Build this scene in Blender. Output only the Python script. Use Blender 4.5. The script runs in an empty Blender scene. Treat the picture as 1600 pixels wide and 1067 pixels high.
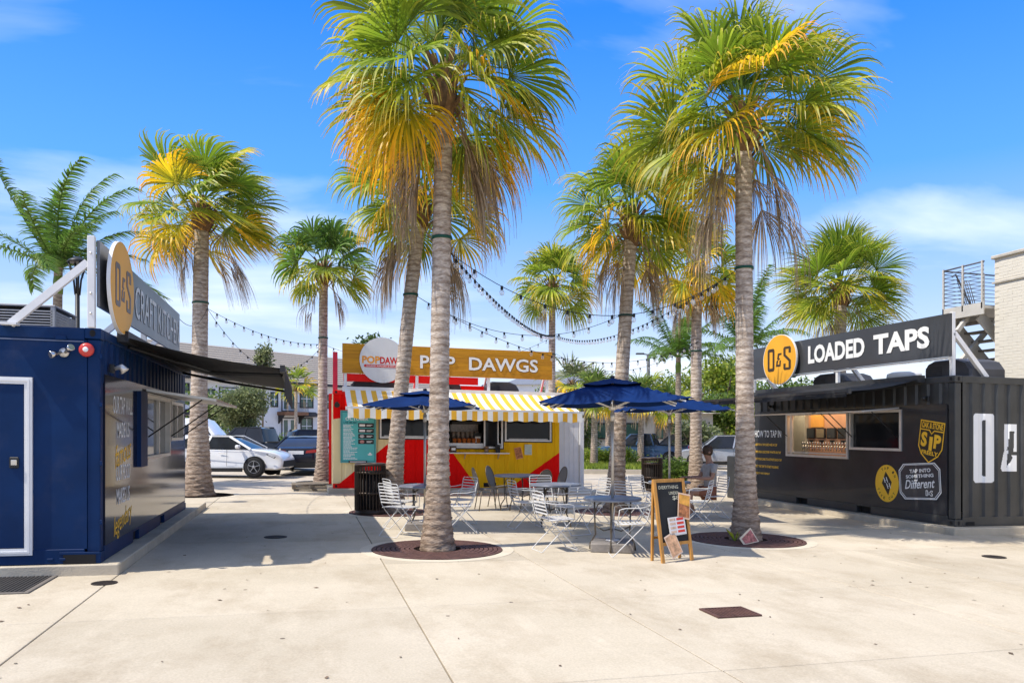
import bpy, math, random
import numpy as np
from mathutils import Vector, Matrix
R = math.radians
random.seed(7); rng = np.random.default_rng(7)
scene = bpy.context.scene
COL = scene.collection

# ------------------------------------------------------------------ camera, sky, sun, exposure
CAM_H = 1.58
cd = bpy.data.cameras.new('camera'); cam = bpy.data.objects.new('camera', cd); COL.objects.link(cam)
cam.location = (0, 0, CAM_H); cam.rotation_euler = (R(90), 0, R(-15))
cd.sensor_width = 36; cd.lens = 27; cd.shift_y = 140.5 / 1600; cd.clip_end = 2000; cd.clip_start = .05
scene.camera = cam
SUN_EL, SUN_AZ = 58, 11          # the light travels towards +X, turned SUN_AZ degrees towards +Y
world = bpy.data.worlds.new('World'); scene.world = world; world.use_nodes = True
nt = world.node_tree; nt.nodes.clear()
def N(tree, kind, **kw):
    n = tree.nodes.new(kind)
    for k, v in kw.items(): setattr(n, k, v)
    return n
sky = N(nt, 'ShaderNodeTexSky', sky_type='NISHITA', sun_disc=False)
sky.sun_elevation = R(SUN_EL); sky.sun_rotation = R(-101); sky.altitude = 0
sky.air_density = 1.0; sky.dust_density = .35; sky.ozone_density = 3.2
tc = N(nt, 'ShaderNodeTexCoord'); sx = N(nt, 'ShaderNodeSeparateXYZ')
nt.links.new(tc.outputs['Generated'], sx.inputs[0])
zc = N(nt, 'ShaderNodeMath', operation='MAXIMUM'); zc.inputs[1].default_value = .05
nt.links.new(sx.outputs['Z'], zc.inputs[0])
zadd = N(nt, 'ShaderNodeMath', operation='ADD'); zadd.inputs[1].default_value = .12
nt.links.new(zc.outputs[0], zadd.inputs[0])
dv = N(nt, 'ShaderNodeVectorMath', operation='DIVIDE'); cz = N(nt, 'ShaderNodeCombineXYZ')
for i in range(3): nt.links.new(zadd.outputs[0], cz.inputs[i])
nt.links.new(tc.outputs['Generated'], dv.inputs[0]); nt.links.new(cz.outputs[0], dv.inputs[1])
mp = N(nt, 'ShaderNodeMapping'); mp.inputs['Scale'].default_value = (.55, 1.0, .3); mp.inputs['Location'].default_value = (3.1, .4, 0)
nt.links.new(dv.outputs[0], mp.inputs[0])
cn = N(nt, 'ShaderNodeTexNoise'); cn.inputs['Scale'].default_value = 1.15; cn.inputs['Detail'].default_value = 7; cn.inputs['Roughness'].default_value = .52
cn.inputs['Distortion'].default_value = .25
nt.links.new(mp.outputs[0], cn.inputs['Vector'])
cr = N(nt, 'ShaderNodeValToRGB'); cr.color_ramp.elements[0].position = .475; cr.color_ramp.elements[1].position = .80
cr.color_ramp.elements[1].color = (.70, .70, .70, 1)
nt.links.new(cn.outputs['Fac'], cr.inputs[0])
gr_ = N(nt, 'ShaderNodeValToRGB'); ge = gr_.color_ramp.elements      # sky colour by elevation up to a whitened zenith, blended with the physical sky
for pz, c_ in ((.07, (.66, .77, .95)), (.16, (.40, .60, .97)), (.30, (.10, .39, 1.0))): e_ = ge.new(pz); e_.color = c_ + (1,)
ge[0].color = (.80, .85, .94, 1); ge[-1].color = (.60, .66, .82, 1)  # last stop: unseen zenith whitened and brightened as added fill for the shade
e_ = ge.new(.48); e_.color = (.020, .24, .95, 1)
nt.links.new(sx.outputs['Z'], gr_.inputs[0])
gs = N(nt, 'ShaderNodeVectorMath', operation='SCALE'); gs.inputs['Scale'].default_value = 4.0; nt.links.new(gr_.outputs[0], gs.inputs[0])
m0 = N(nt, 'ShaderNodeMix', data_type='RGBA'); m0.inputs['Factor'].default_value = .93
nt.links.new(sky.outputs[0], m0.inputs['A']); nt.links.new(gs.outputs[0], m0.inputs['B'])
mx = N(nt, 'ShaderNodeMix', data_type='RGBA'); mx.inputs['B'].default_value = (5.0, 5.15, 5.4, 1)
nt.links.new(cr.outputs[0], mx.inputs['Factor']); nt.links.new(m0.outputs['Result'], mx.inputs['A'])
bg = N(nt, 'ShaderNodeBackground'); bg.inputs['Strength'].default_value = .15
wo = N(nt, 'ShaderNodeOutputWorld')
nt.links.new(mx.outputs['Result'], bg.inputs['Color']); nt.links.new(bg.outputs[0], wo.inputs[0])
sl = bpy.data.lights.new('sun', 'SUN'); sl.energy = 2.95; sl.angle = R(.53); sl.color = (1, .94, .85)
so = bpy.data.objects.new('sun', sl); COL.objects.link(so)
ldir = Vector((math.cos(R(SUN_EL)) * math.cos(R(SUN_AZ)), math.cos(R(SUN_EL)) * math.sin(R(SUN_AZ)), -math.sin(R(SUN_EL))))
so.rotation_euler = ldir.to_track_quat('-Z', 'Y').to_euler(); so.location = (-20, -5, 30)
vs = scene.view_settings
vs.view_transform = 'Standard'; vs.look = 'None'; vs.gamma = 1; vs.use_curve_mapping = False; vs.exposure = .96

# ------------------------------------------------------------------ ground slope: the plaza drains gently to the right
K, GX0 = .015, -1.94
def g(x): return -K * (x - GX0)

# ------------------------------------------------------------------ materials
MATS = {}
def mat(name, col, rough=.55, metal=0, var=.12, scale=4, bump=0, bscale=60, coat=0, spec=.4, ior=1.45, emit=0, stretch=(1, 1, 1), dirt=0):
    if name in MATS: return MATS[name]
    m = bpy.data.materials.new(name); m.use_nodes = True; t = m.node_tree
    b = t.nodes['Principled BSDF']
    b.inputs['Roughness'].default_value = rough; b.inputs['Metallic'].default_value = metal
    b.inputs['Coat Weight'].default_value = coat; b.inputs['Coat Roughness'].default_value = .04
    b.inputs['IOR'].default_value = ior; b.inputs['Specular IOR Level'].default_value = spec
    tcn = N(t, 'ShaderNodeTexCoord'); mpn = N(t, 'ShaderNodeMapping'); mpn.inputs['Scale'].default_value = stretch
    t.links.new(tcn.outputs['Object'], mpn.inputs[0])
    no = N(t, 'ShaderNodeTexNoise'); no.inputs['Scale'].default_value = scale; no.inputs['Detail'].default_value = 6; no.inputs['Roughness'].default_value = .6
    t.links.new(mpn.outputs[0], no.inputs['Vector'])
    rp = N(t, 'ShaderNodeValToRGB'); e = rp.color_ramp.elements
    e[0].position, e[1].position = .3, .7
    e[0].color = tuple(max(0, c * (1 - var)) for c in col[:3]) + (1,)
    e[1].color = tuple(min(1, c * (1 + var)) for c in col[:3]) + (1,)
    t.links.new(no.outputs['Fac'], rp.inputs[0])
    out = rp.outputs[0]
    if dirt:
        n2 = N(t, 'ShaderNodeTexNoise'); n2.inputs['Scale'].default_value = 1.7; n2.inputs['Detail'].default_value = 9; n2.inputs['Roughness'].default_value = .7
        t.links.new(tcn.outputs['Object'], n2.inputs['Vector'])
        r2 = N(t, 'ShaderNodeValToRGB'); r2.color_ramp.elements[0].position = .52; r2.color_ramp.elements[1].position = .75
        r2.color_ramp.elements[1].color = (dirt, dirt, dirt, 1)
        t.links.new(n2.outputs['Fac'], r2.inputs[0])
        mm = N(t, 'ShaderNodeMix', data_type='RGBA'); mm.inputs['B'].default_value = (.17, .14, .11, 1)
        t.links.new(r2.outputs[0], mm.inputs['Factor']); t.links.new(out, mm.inputs['A']); out = mm.outputs['Result']
    t.links.new(out, b.inputs['Base Color'])
    if emit:
        t.links.new(out, b.inputs['Emission Color']); b.inputs['Emission Strength'].default_value = emit
    if bump:
        nb = N(t, 'ShaderNodeTexNoise'); nb.inputs['Scale'].default_value = bscale; nb.inputs['Detail'].default_value = 5
        t.links.new(mpn.outputs[0], nb.inputs['Vector'])
        bp = N(t, 'ShaderNodeBump'); bp.inputs['Strength'].default_value = bump; bp.inputs['Distance'].default_value = .02
        t.links.new(nb.outputs['Fac'], bp.inputs['Height']); t.links.new(bp.outputs[0], b.inputs['Normal'])
    MATS[name] = m
    return m

def leaf_mat(name, ramp, trans=.5, rough=.45):
    """foliage: colour runs along the leaf (attribute 'u'), each leaflet a little different ('r')"""
    if name in MATS: return MATS[name]
    m = bpy.data.materials.new(name); m.use_nodes = True; t = m.node_tree
    b = t.nodes['Principled BSDF']; b.inputs['Roughness'].default_value = rough
    at = N(t, 'ShaderNodeAttribute', attribute_name='u'); ar = N(t, 'ShaderNodeAttribute', attribute_name='r')
    ad = N(t, 'ShaderNodeMath', operation='MULTIPLY_ADD'); ad.inputs[1].default_value = .34; 
    sb = N(t, 'ShaderNodeMath', operation='SUBTRACT'); sb.inputs[1].default_value = .5
    t.links.new(ar.outputs['Fac'], sb.inputs[0]); t.links.new(sb.outputs[0], ad.inputs[0]); t.links.new(at.outputs['Fac'], ad.inputs[2])
    rp = N(t, 'ShaderNodeValToRGB'); els = rp.color_ramp.elements
    while len(els) < len(ramp): els.new(.5)
    for e, (p, c) in zip(els, ramp): e.position = p; e.color = c + (1,)
    t.links.new(ad.outputs[0], rp.inputs[0])
    hv = N(t, 'ShaderNodeHueSaturation')
    mr = N(t, 'ShaderNodeMapRange'); mr.inputs['To Min'].default_value = .55; mr.inputs['To Max'].default_value = 1.35
    t.links.new(ar.outputs['Fac'], mr.inputs['Value']); t.links.new(mr.outputs[0], hv.inputs['Value']); t.links.new(rp.outputs[0], hv.inputs['Color'])
    t.links.new(hv.outputs[0], b.inputs['Base Color'])
    tr = N(t, 'ShaderNodeBsdfTranslucent'); t.links.new(hv.outputs[0], tr.inputs['Color'])
    ms = N(t, 'ShaderNodeMixShader'); ms.inputs[0].default_value = trans
    t.links.new(b.outputs[0], ms.inputs[1]); t.links.new(tr.outputs[0], ms.inputs[2])
    t.links.new(ms.outputs[0], t.nodes['Material Output'].inputs['Surface'])
    MATS[name] = m
    return m

# ------------------------------------------------------------------ mesh builder
class MB:
    def __init__(s): s.v = []; s.f = []; s.sm = []; s.mi = []; s.cur = 0
    def add(s, vs, fs, smooth=False):
        o = len(s.v); s.v += [tuple(p) for p in vs]
        for f in fs: s.f.append(tuple(i + o for i in f)); s.sm.append(smooth); s.mi.append(s.cur)
        return s
    def box(s, x0, x1, y0, y1, z0, z1, c=0):
        if c <= 0:
            return s.add([(x, y, z) for z in (z0, z1) for y in (y0, y1) for x in (x0, x1)],
                         [(0, 2, 3, 1), (4, 5, 7, 6), (0, 1, 5, 4), (2, 6, 7, 3), (0, 4, 6, 2), (1, 3, 7, 5)])
        vs = []; idx = {}
        for i, x in enumerate((x0, x1)):
            for j, y in enumerate((y0, y1)):
                for k, z in enumerate((z0, z1)):
                    sx_, sy_, sz_ = (c if i == 0 else -c), (c if j == 0 else -c), (c if k == 0 else -c)
                    for a, p in enumerate(((x, y + sy_, z + sz_), (x + sx_, y, z + sz_), (x + sx_, y + sy_, z))):
                        idx[i, j, k, a] = len(vs); vs.append(p)
        fs = []
        q = lambda *t: fs.append(tuple(idx[a] for a in t))
        for i in (0, 1):
            q((i, 0, 0, 0), (i, 1, 0, 0), (i, 1, 1, 0), (i, 0, 1, 0)); q((0, i, 0, 1), (1, i, 0, 1), (1, i, 1, 1), (0, i, 1, 1)); q((0, 0, i, 2), (1, 0, i, 2), (1, 1, i, 2), (0, 1, i, 2))
            for j in (0, 1):
                q((i, j, 0, 0), (i, j, 1, 0), (i, j, 1, 1), (i, j, 0, 1)); q((i, 0, j, 0), (i, 1, j, 0), (i, 1, j, 2), (i, 0, j, 2)); q((0, i, j, 1), (1, i, j, 1), (1, i, j, 2), (0, i, j, 2))
                for k in (0, 1): q((i, j, k, 0), (i, j, k, 1), (i, j, k, 2))
        return s.add(vs, fs)
    def bar(s, p, q, w, h, up=(0, 0, 1)):
        p, q = Vector(p), Vector(q); d = (q - p).normalized(); u = Vector(up)
        if abs(d.dot(u)) > .98: u = Vector((1, 0, 0))
        a = d.cross(u).normalized(); b = a.cross(d).normalized()
        vs = [e + a * (i * w / 2) + b * (j * h / 2) for e in (p, q) for i, j in ((-1, -1), (1, -1), (1, 1), (-1, 1))]
        return s.add(vs, [(3, 2, 1, 0), (4, 5, 6, 7), (0, 1, 5, 4), (1, 2, 6, 5), (2, 3, 7, 6), (3, 0, 4, 7)])
    def tube(s, pts, r, n=6, closed=False, cap=True):
        pts = [Vector(p) for p in pts]; m = len(pts); rs = r if isinstance(r, (list, tuple)) else [r] * m
        vs = []; pa = None
        for i, p in enumerate(pts):
            if closed: d = pts[(i + 1) % m] - pts[i - 1]
            else: d = pts[min(i + 1, m - 1)] - pts[max(i - 1, 0)]
            d = d.normalized() if d.length > 1e-9 else Vector((0, 0, 1))
            if pa is None:
                u = Vector((0, 0, 1)) if abs(d.z) < .9 else Vector((1, 0, 0)); pa = d.cross(u).normalized()
            else:
                pa = (pa - d * pa.dot(d)); pa = pa.normalized() if pa.length > 1e-6 else d.orthogonal().normalized()
            b = d.cross(pa)
            for k in range(n):
                t = 2 * math.pi * k / n; vs.append(p + (pa * math.cos(t) + b * math.sin(t)) * rs[i])
        fs = []
        for i in range(m if closed else m - 1):
            j = (i + 1) % m
            for k in range(n): fs.append((i * n + k, i * n + (k + 1) % n, j * n + (k + 1) % n, j * n + k))
        s.add(vs, fs, True)
        if cap and not closed: s.f += [tuple(len(s.v) - len(vs) + k for k in reversed(range(n))), tuple(len(s.v) - n + k for k in range(n))]; s.sm += [False] * 2; s.mi += [s.cur] * 2
        return s
    def lathe(s, prof, n=24, c=(0, 0, 0), axis='z', smooth=True):
        vs = []
        for r, z in prof:
            for k in range(n):
                t = 2 * math.pi * k / n; a, b = r * math.cos(t), r * math.sin(t)
                p = {'z': (a, b, z), 'x': (z, a, b), 'y': (b, z, a)}[axis]
                vs.append((p[0] + c[0], p[1] + c[1], p[2] + c[2]))
        fs = []
        for i in range(len(prof) - 1):
            for k in range(n): fs.append((i * n + k, i * n + (k + 1) % n, (i + 1) * n + (k + 1) % n, (i + 1) * n + k))
        if prof[0][0] > 1e-6: fs.append(tuple(reversed(range(n))))
        if prof[-1][0] > 1e-6: fs.append(tuple(range((len(prof) - 1) * n, len(prof) * n)))
        return s.add(vs, fs, smooth)
    def prism(s, poly, fn, t):
        """poly: 2D outline; fn(a, b, d) -> 3D; thickness t along d"""
        n = len(poly); vs = [fn(a, b, 0) for a, b in poly] + [fn(a, b, t) for a, b in poly]
        return s.add(vs, [tuple(reversed(range(n))), tuple(range(n, 2 * n))] + [(i, (i + 1) % n, n + (i + 1) % n, n + i) for i in range(n)])
    def ring(s, outer, inner, fn, t):
        n = len(outer); vs = [fn(a, b, d) for d in (0, t) for P in (outer, inner) for a, b in P]
        fs = []
        for i in range(n):
            j = (i + 1) % n
            fs += [(i, j, n + j, n + i), (2 * n + j, 2 * n + i, 3 * n + i, 3 * n + j), (i, 2 * n + i, 2 * n + j, j), (n + j, 3 * n + j, 3 * n + i, n + i)]
        return s.add(vs, fs)

def mesh_obj(name, verts, faces, m, parent=None, smooth=None, mi=None, attrs=None):
    me = bpy.data.meshes.new(name); me.from_pydata([tuple(map(float, p)) for p in verts], [], faces)
    for q in (m if isinstance(m, (list, tuple)) else [m]): me.materials.append(q)
    if smooth is not None: me.polygons.foreach_set('use_smooth', smooth if isinstance(smooth, list) else [smooth] * len(faces))
    if mi is not None and any(mi): me.polygons.foreach_set('material_index', mi)
    if attrs:
        for k, a in attrs.items():
            at = me.attributes.new(k, 'FLOAT', 'POINT'); at.data.foreach_set('value', np.asarray(a, dtype=np.float32))
    me.update()
    o = bpy.data.objects.new(name, me); COL.objects.link(o); o.parent = parent
    return o
ROOTS = {}
def root_of(o):
    while o.parent: o = o.parent
    return o
def part(name, mb, m, parent, flat=True):
    """flat: coordinates are plaza x, y and height above the sloping ground; otherwise local to the thing"""
    v = mb.v
    if flat:
        r = root_of(parent).location
        v = [(x - r.x, y - r.y, h + g(x) - r.z) for x, y, h in v]
    return mesh_obj(name, v, mb.f, m, parent, mb.sm, mb.mi)
def part_islands(name, mb, m, parent, flat=True):
    """one part for every letter (connected piece) of a lettering mesh"""
    par = list(range(len(mb.v)))
    def find(a):
        while par[a] != a: par[a] = par[par[a]]; a = par[a]
        return a
    key = {}
    for i, v in enumerate(mb.v):
        k = tuple(round(c, 5) for c in v); j = key.setdefault(k, i)
        if j != i: par[find(i)] = find(j)
    for f in mb.f:
        for a in f[1:]: par[find(a)] = find(f[0])
    groups = {}
    for f in mb.f: groups.setdefault(find(f[0]), []).append(f)
    out = []
    for fs in groups.values():
        ids = sorted({i for f in fs for i in f}); mp_ = {a: k for k, a in enumerate(ids)}; b = MB(); b.add([mb.v[i] for i in ids], [tuple(mp_[i] for i in f) for f in fs]); out.append(part(name, b, m, parent, flat))
    return out
def thing(name, label, cat, x, y, rz=0, group=None, h=0):
    o = bpy.data.objects.new(name, None); COL.objects.link(o); o.empty_display_size = .2
    o.location = (x, y, g(x) + h); o.rotation_euler = (0, 0, rz); tag(o, label, cat, group)
    return o
def tag(o, label, cat, group=None):
    o['label'] = label; o['category'] = cat
    if group: o['group'] = group
    return o
def struct(name, mb, m, parent=None):
    o = mesh_obj(name, [(x, y, h + g(x)) for x, y, h in mb.v], mb.f, m, parent, mb.sm, mb.mi)
    if parent is None: o['kind'] = 'structure'
    return o
def copy_tree(o, parent=None):
    c = o.copy(); COL.objects.link(c); c.parent = parent
    for ch in o.children: copy_tree(ch, c)
    return c
def placed(o, x, y, rz, label, h=0):
    o.location = (x, y, g(x) + h); o.rotation_euler = (0, 0, rz); o['label'] = label
    return o

_tc = {}
def text_geo(s, bold=.0, shear=0):
    key = (s, bold, shear)
    if key not in _tc:
        cu = bpy.data.curves.new('t', 'FONT'); cu.body = s; cu.offset = bold; cu.shear = shear; cu.resolution_u = 3; cu.fill_mode = 'FRONT'
        ob = bpy.data.objects.new('t', cu); me = bpy.data.meshes.new_from_object(ob)
        v = np.array([p.co[:2] for p in me.vertices]); f = [tuple(p.vertices) for p in me.polygons]
        bpy.data.objects.remove(ob); bpy.data.curves.remove(cu); bpy.data.meshes.remove(me)
        v = (v - v.min(0)) / (v.max(0) - v.min(0)); _tc[key] = (v, f)
    return _tc[key]
def put_text(mb, s, a0, b0, w, h, fn, bold=.0, rot=0, shear=0, d=0):
    """lettering fitted to the box (a0, b0, w, h); fn(a, b, d) -> 3D"""
    v, f = text_geo(s, bold, shear); ca, sa = math.cos(rot), math.sin(rot); out = []
    for p in v:
        x, y = (p[0] - .5) * w, (p[1] - .5) * h
        out.append(fn(a0 + w / 2 + x * ca - y * sa, b0 + h / 2 + x * sa + y * ca, d))
    mb.add(out, f)
def ell(ca, cb, ra, rb, n=40): return [(ca + ra * math.cos(2 * math.pi * i / n), cb + rb * math.sin(2 * math.pi * i / n)) for i in range(n)]
def rrect(a0, b0, a1, b1, r, n=4):
    out = []
    for (cx, cy, s0) in ((a1 - r, b0 + r, -90), (a1 - r, b1 - r, 0), (a0 + r, b1 - r, 90), (a0 + r, b0 + r, 180)):
        for i in range(n + 1):
            t = R(s0 + 90 * i / n); out.append((cx + r * math.cos(t), cy + r * math.sin(t)))
    return out
# emblem letters O & S in a unit box 0..1 x 0..1 (each letter given its own place)
def emblem_os(mb, a0, b0, w, h, fn, d=.0, t=.012, line=.27):
    W = w * .30
    o_out = rrect(a0, b0, a0 + W, b0 + h, W * .22); k = W * line
    o_in = rrect(a0 + k, b0 + k, a0 + W - k, b0 + h - k, W * .05)
    f2 = lambda a, b, dd: fn(a, b, d + dd)
    mb.ring(o_out, o_in, f2, t)
    ax, ay, aw, ah = a0 + w * .36, b0 + h * .17, w * .26, h * .62
    amp = [(.95, .95), (.35, .95), (.22, .55), (.38, .5), (.12, .42), (.02, .02), (.78, .02), (.86, .44), (.62, .44), (.58, .16), (.3, .16), (.4, .44), (.72, .55), (.52, .62), (.58, .82), (.92, .82)]
    mb.prism([(ax + p * aw, ay + q * ah) for p, q in amp], f2, t)
    sx0 = a0 + w * .68; sw = w * .32
    S = [(.98, .72), (.98, .93), (.86, 1), (.16, 1), (.02, .93), (.02, .62), (.70, .36), (.70, .10), (.30, .10), (.30, .28), (.02, .28), (.02, .06), (.14, 0), (.86, 0), (.98, .06), (.98, .40), (.30, .66), (.30, .90), (.70, .90), (.70, .72)]
    mb.prism([(sx0 + p * sw, b0 + q * h) for p, q in S], f2, t)

# ------------------------------------------------------------------ ground
def ground_mat(name, c0, c1, c2, rough=.85, big=.35, speck=.14):
    m = bpy.data.materials.new(name); m.use_nodes = True; t = m.node_tree; b = t.nodes['Principled BSDF']
    b.inputs['Roughness'].default_value = rough; b.inputs['IOR'].default_value = 1.35
    gm = N(t, 'ShaderNodeNewGeometry')
    def noise(scale, det, ro, st=(1, 1, 1)):
        mpn = N(t, 'ShaderNodeMapping'); mpn.inputs['Scale'].default_value = st; t.links.new(gm.outputs['Position'], mpn.inputs[0])
        n = N(t, 'ShaderNodeTexNoise'); n.inputs['Scale'].default_value = scale; n.inputs['Detail'].default_value = det; n.inputs['Roughness'].default_value = ro
        t.links.new(mpn.outputs[0], n.inputs['Vector']); return n.outputs['Fac']
    def ramp(src, p0, p1, a, bb):
        r = N(t, 'ShaderNodeValToRGB'); e = r.color_ramp.elements; e[0].position, e[1].position = p0, p1; e[0].color = a; e[1].color = bb
        t.links.new(src, r.inputs[0]); return r.outputs[0]
    def mixc(fac, A, B, mode='MIX'):
        mm = N(t, 'ShaderNodeMix', data_type='RGBA', blend_type=mode)
        for nm, x in (('Factor', fac), ('A', A), ('B', B)):
            if hasattr(x, 'is_linked'): t.links.new(x, mm.inputs[nm])
            else: mm.inputs[nm].default_value = x
        return mm.outputs['Result']
    base = ramp(noise(big, 8, .62, (1, 1.35, 1)), .34, .68, c0 + (1,), c1 + (1,))
    st = ramp(noise(1.1, 10, .72, (1, .6, 1)), .47, .70, (0, 0, 0, 1), (.85, .85, .85, 1))
    col = mixc(st, base, c2 + (1,))
    wear = ramp(noise(2.9, 6, .6, (1.4, .35, 1)), .56, .78, (0, 0, 0, 1), (.45, .45, .45, 1))
    col = mixc(wear, col, tuple(min(1, c * 1.12) for c in c1) + (1,))
    sp = ramp(noise(55, 4, .7), .35, .72, (1 - speck, 1 - speck, 1 - speck, 1), (1.08, 1.08, 1.08, 1))
    col = mixc(1.0, col, sp, 'MULTIPLY')
    vo = N(t, 'ShaderNodeTexVoronoi'); vo.inputs['Scale'].default_value = 2.1; t.links.new(gm.outputs['Position'], vo.inputs['Vector'])
    lt = N(t, 'ShaderNodeMath', operation='LESS_THAN'); lt.inputs[1].default_value = .042; t.links.new(vo.outputs['Distance'], lt.inputs[0])
    sel = N(t, 'ShaderNodeSeparateColor'); t.links.new(vo.outputs['Color'], sel.inputs[0])
    gt = N(t, 'ShaderNodeMath', operation='GREATER_THAN'); gt.inputs[1].default_value = .42; t.links.new(sel.outputs[0], gt.inputs[0])
    mu = N(t, 'ShaderNodeMath', operation='MULTIPLY'); t.links.new(lt.outputs[0], mu.inputs[0]); t.links.new(gt.outputs[0], mu.inputs[1])
    col = mixc(mu.outputs[0], col, (.14, .11, .085, 1))
    oi = N(t, 'ShaderNodeObjectInfo'); mr_ = N(t, 'ShaderNodeMapRange'); mr_.inputs['To Min'].default_value = .90; mr_.inputs['To Max'].default_value = 1.05; t.links.new(oi.outputs['Random'], mr_.inputs['Value'])
    hv = N(t, 'ShaderNodeHueSaturation'); t.links.new(mr_.outputs[0], hv.inputs['Value']); t.links.new(col, hv.inputs['Color']); col = hv.outputs[0]
    t.links.new(col, b.inputs['Base Color'])
    bp = N(t, 'ShaderNodeBump'); bp.inputs['Strength'].default_value = .25; bp.inputs['Distance'].default_value = .008
    t.links.new(noise(90, 4, .7), bp.inputs['Height']); t.links.new(bp.outputs[0], b.inputs['Normal'])
    MATS[name] = m; return m
M_CONC = ground_mat('plaza_concrete', (.475, .41, .305), (.575, .50, .385), (.385, .315, .22))
M_ROAD = ground_mat('road_concrete', (.45, .385, .30), (.53, .46, .365), (.37, .305, .22))
M_BASE = mat('joint_dirt', (.10, .085, .07), .9, var=.2)
M_PLINTH = mat('plinth_concrete', (.50, .43, .32), .85, var=.14, scale=2.5, bump=.3, dirt=.35)
M_COLLAR = mat('collar_concrete', (.57, .50, .385), .85, var=.08, scale=3, bump=.15, bscale=90)
M_GRATE = mat('cast_iron_rust', (.105, .052, .042), .75, metal=.1, var=.35, scale=9, bump=.3, bscale=80)
M_GRATE_DK = mat('cast_iron_dark', (.045, .035, .03), .7, metal=.3, var=.3, scale=9, bump=.2)
M_SOIL = mat('soil', (.06, .035, .025), .95, var=.4, scale=14, bump=.6)

gb = MB(); S_ = 420
gb.add([(x, y, -.06) for y in (-60, S_) for x in (-S_, S_)], [(0, 1, 3, 2)])
struct('ground', gb, M_ROAD)
pv = MB(); pv.add([(x, y, -.03) for y in (-14, 20.55) for x in (-16, 15)], [(0, 1, 3, 2)])
pave = struct('plaza_pavement', pv, M_BASE)
XJ = [-16, -12.2, -9.2, -5.6, -2.0, .92, 2.78, 5.80, 7.66, 10.62, 15]
YJ = [-14, -9, -4.6, -.1, 2.4, 4.75, 7.12, 9.50, 11.62, 14.1, 16.9, 20.55]
for i in range(len(XJ) - 1):
    for j in range(len(YJ) - 1):
        b = MB(); b.box(XJ[i] + .006, XJ[i + 1] - .006, YJ[j] + .005, YJ[j + 1] - .005, -.05, 0, .004)
        struct('slab', b, M_CONC, pave)
# apron beyond the plaza joint: roadway with its edge strip
b = MB(); b.box(-40, 40, 20.56, 21.0, -.06, -.008, .006); struct('road_edge_strip', b, M_COLLAR)

def tree_pit(x, y, r, soil=False):
    """round concrete collar, with an iron grate laid in rings and sector plates"""
    b = MB(); n = 64
    b.ring(ell(x, y, r * 1.17, r * 1.17, n), ell(x, y, r + .004, r + .004, n), lambda a, c, d: (a, c, d), .004)
    col = struct('tree_collar', b, M_COLLAR); 
    b = MB(); b.lathe([(.0, .002), (r, .002)], 48, (x, y, 0)); struct('tree_soil', b, M_SOIL)
    if soil: return
    t = thing('tree_grate', GRATE_LABELS.pop(0), 'tree grate', x, y, group='round tree grates')
    for q in range(8):
        a0, a1 = q * math.pi / 4 + .012, (q + 1) * math.pi / 4 - .012
        b = MB()
        for k in range(9):
            r0 = r * (.36 + .64 * k / 9) + (.004 if k == 0 else .006); r1 = r * (.36 + .64 * (k + 1) / 9) - (.004 if k == 8 else .009)
            ns = 6; V = []
            for zz in (.004, .014):
                for rr in (r0, r1):
                    for s in range(ns + 1):
                        th = a0 + (a1 - a0) * s / ns; V.append((x + rr * math.cos(th), y + rr * math.sin(th), zz))
            m = ns + 1; Fs = []
            for s in range(ns):
                Fs += [(2 * m + s, 2 * m + s + 1, 3 * m + s + 1, 3 * m + s), (s, 2 * m + s, 2 * m + s + 1, s + 1), (m + s, m + s + 1, 3 * m + s + 1, 3 * m + s)]
            b.add(V, Fs)
        for th in (a0, (a0 + a1) / 2, a1):
            c_, s_ = math.cos(th), math.sin(th)
            b.bar((x + r * .36 * c_, y + r * .36 * s_, .0085), (x + r * .998 * c_, y + r * .998 * s_, .0085), .022, .012)
        part('plate', b, M_GRATE, t)
GRATE_LABELS = ['round rust brown iron grate around the tall palm nearest the camera', 'round rust brown iron grate around the palm by the slatted litter bin',
                'round rust brown iron grate around the palm between the two blue umbrellas', 'dark brown round iron grate around the palm beside the chalkboard']

def flat_disc(name, label, cat, x, y, r, m, z=.004, group=None):
    t = thing(name, label, cat, x, y, group=group)
    b = MB(); b.lathe([(r, 0), (r, .008), (r * .93, .010), (r * .90, .007), (0, .007)], 32, (x, y, 0)); cv = part('rim', b, m, t)
    b = MB()
    for i in range(-3, 4):
        hw = math.sqrt(max(0, (r * .84) ** 2 - (i * r * .23) ** 2))
        b.box(x - hw, x + hw, y + i * r * .23 - r * .06, y + i * r * .23 + r * .06, .007, .011)
    part('rib', b, m, t)
flat_disc('manhole_cover', 'small round iron cleanout cover in front of the blue container', 'drain cover', -2.03, 8.82, .125, M_GRATE_DK)
flat_disc('manhole_cover', 'round iron cover lying in the shade of the blue container', 'drain cover', -.45, 12.19, .17, M_GRATE_DK)
flat_disc('manhole_cover', 'small round iron cover on the paving in front of the black container', 'drain cover', 9.26, 8.6, .15, M_GRATE_DK)
def bar_grate(name, label, x0, x1, y0, y1, nx, m):
    t = thing(name, label, 'floor grate', (x0 + x1) / 2, (y0 + y1) / 2)
    b = MB(); b.box(x0, x1, y0, y1, .001, .003); part('well', b, M_SOIL, t)
    b = MB(); w = .02
    b.box(x0, x1, y0, y0 + w, .003, .016); b.box(x0, x1, y1 - w, y1, .003, .016); b.box(x0, x0 + w, y0 + w, y1 - w, .003, .016); b.box(x1 - w, x1, y0 + w, y1 - w, .003, .016)
    part('frame', b, m, t)
    for i in range(nx):
        b = MB(); xx = x0 + w + (x1 - x0 - 2 * w) * (i + .5) / nx; b.box(xx - .008, xx + .008, y0 + w, y1 - w, .003, .013); part('slat', b, m, t)
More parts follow.
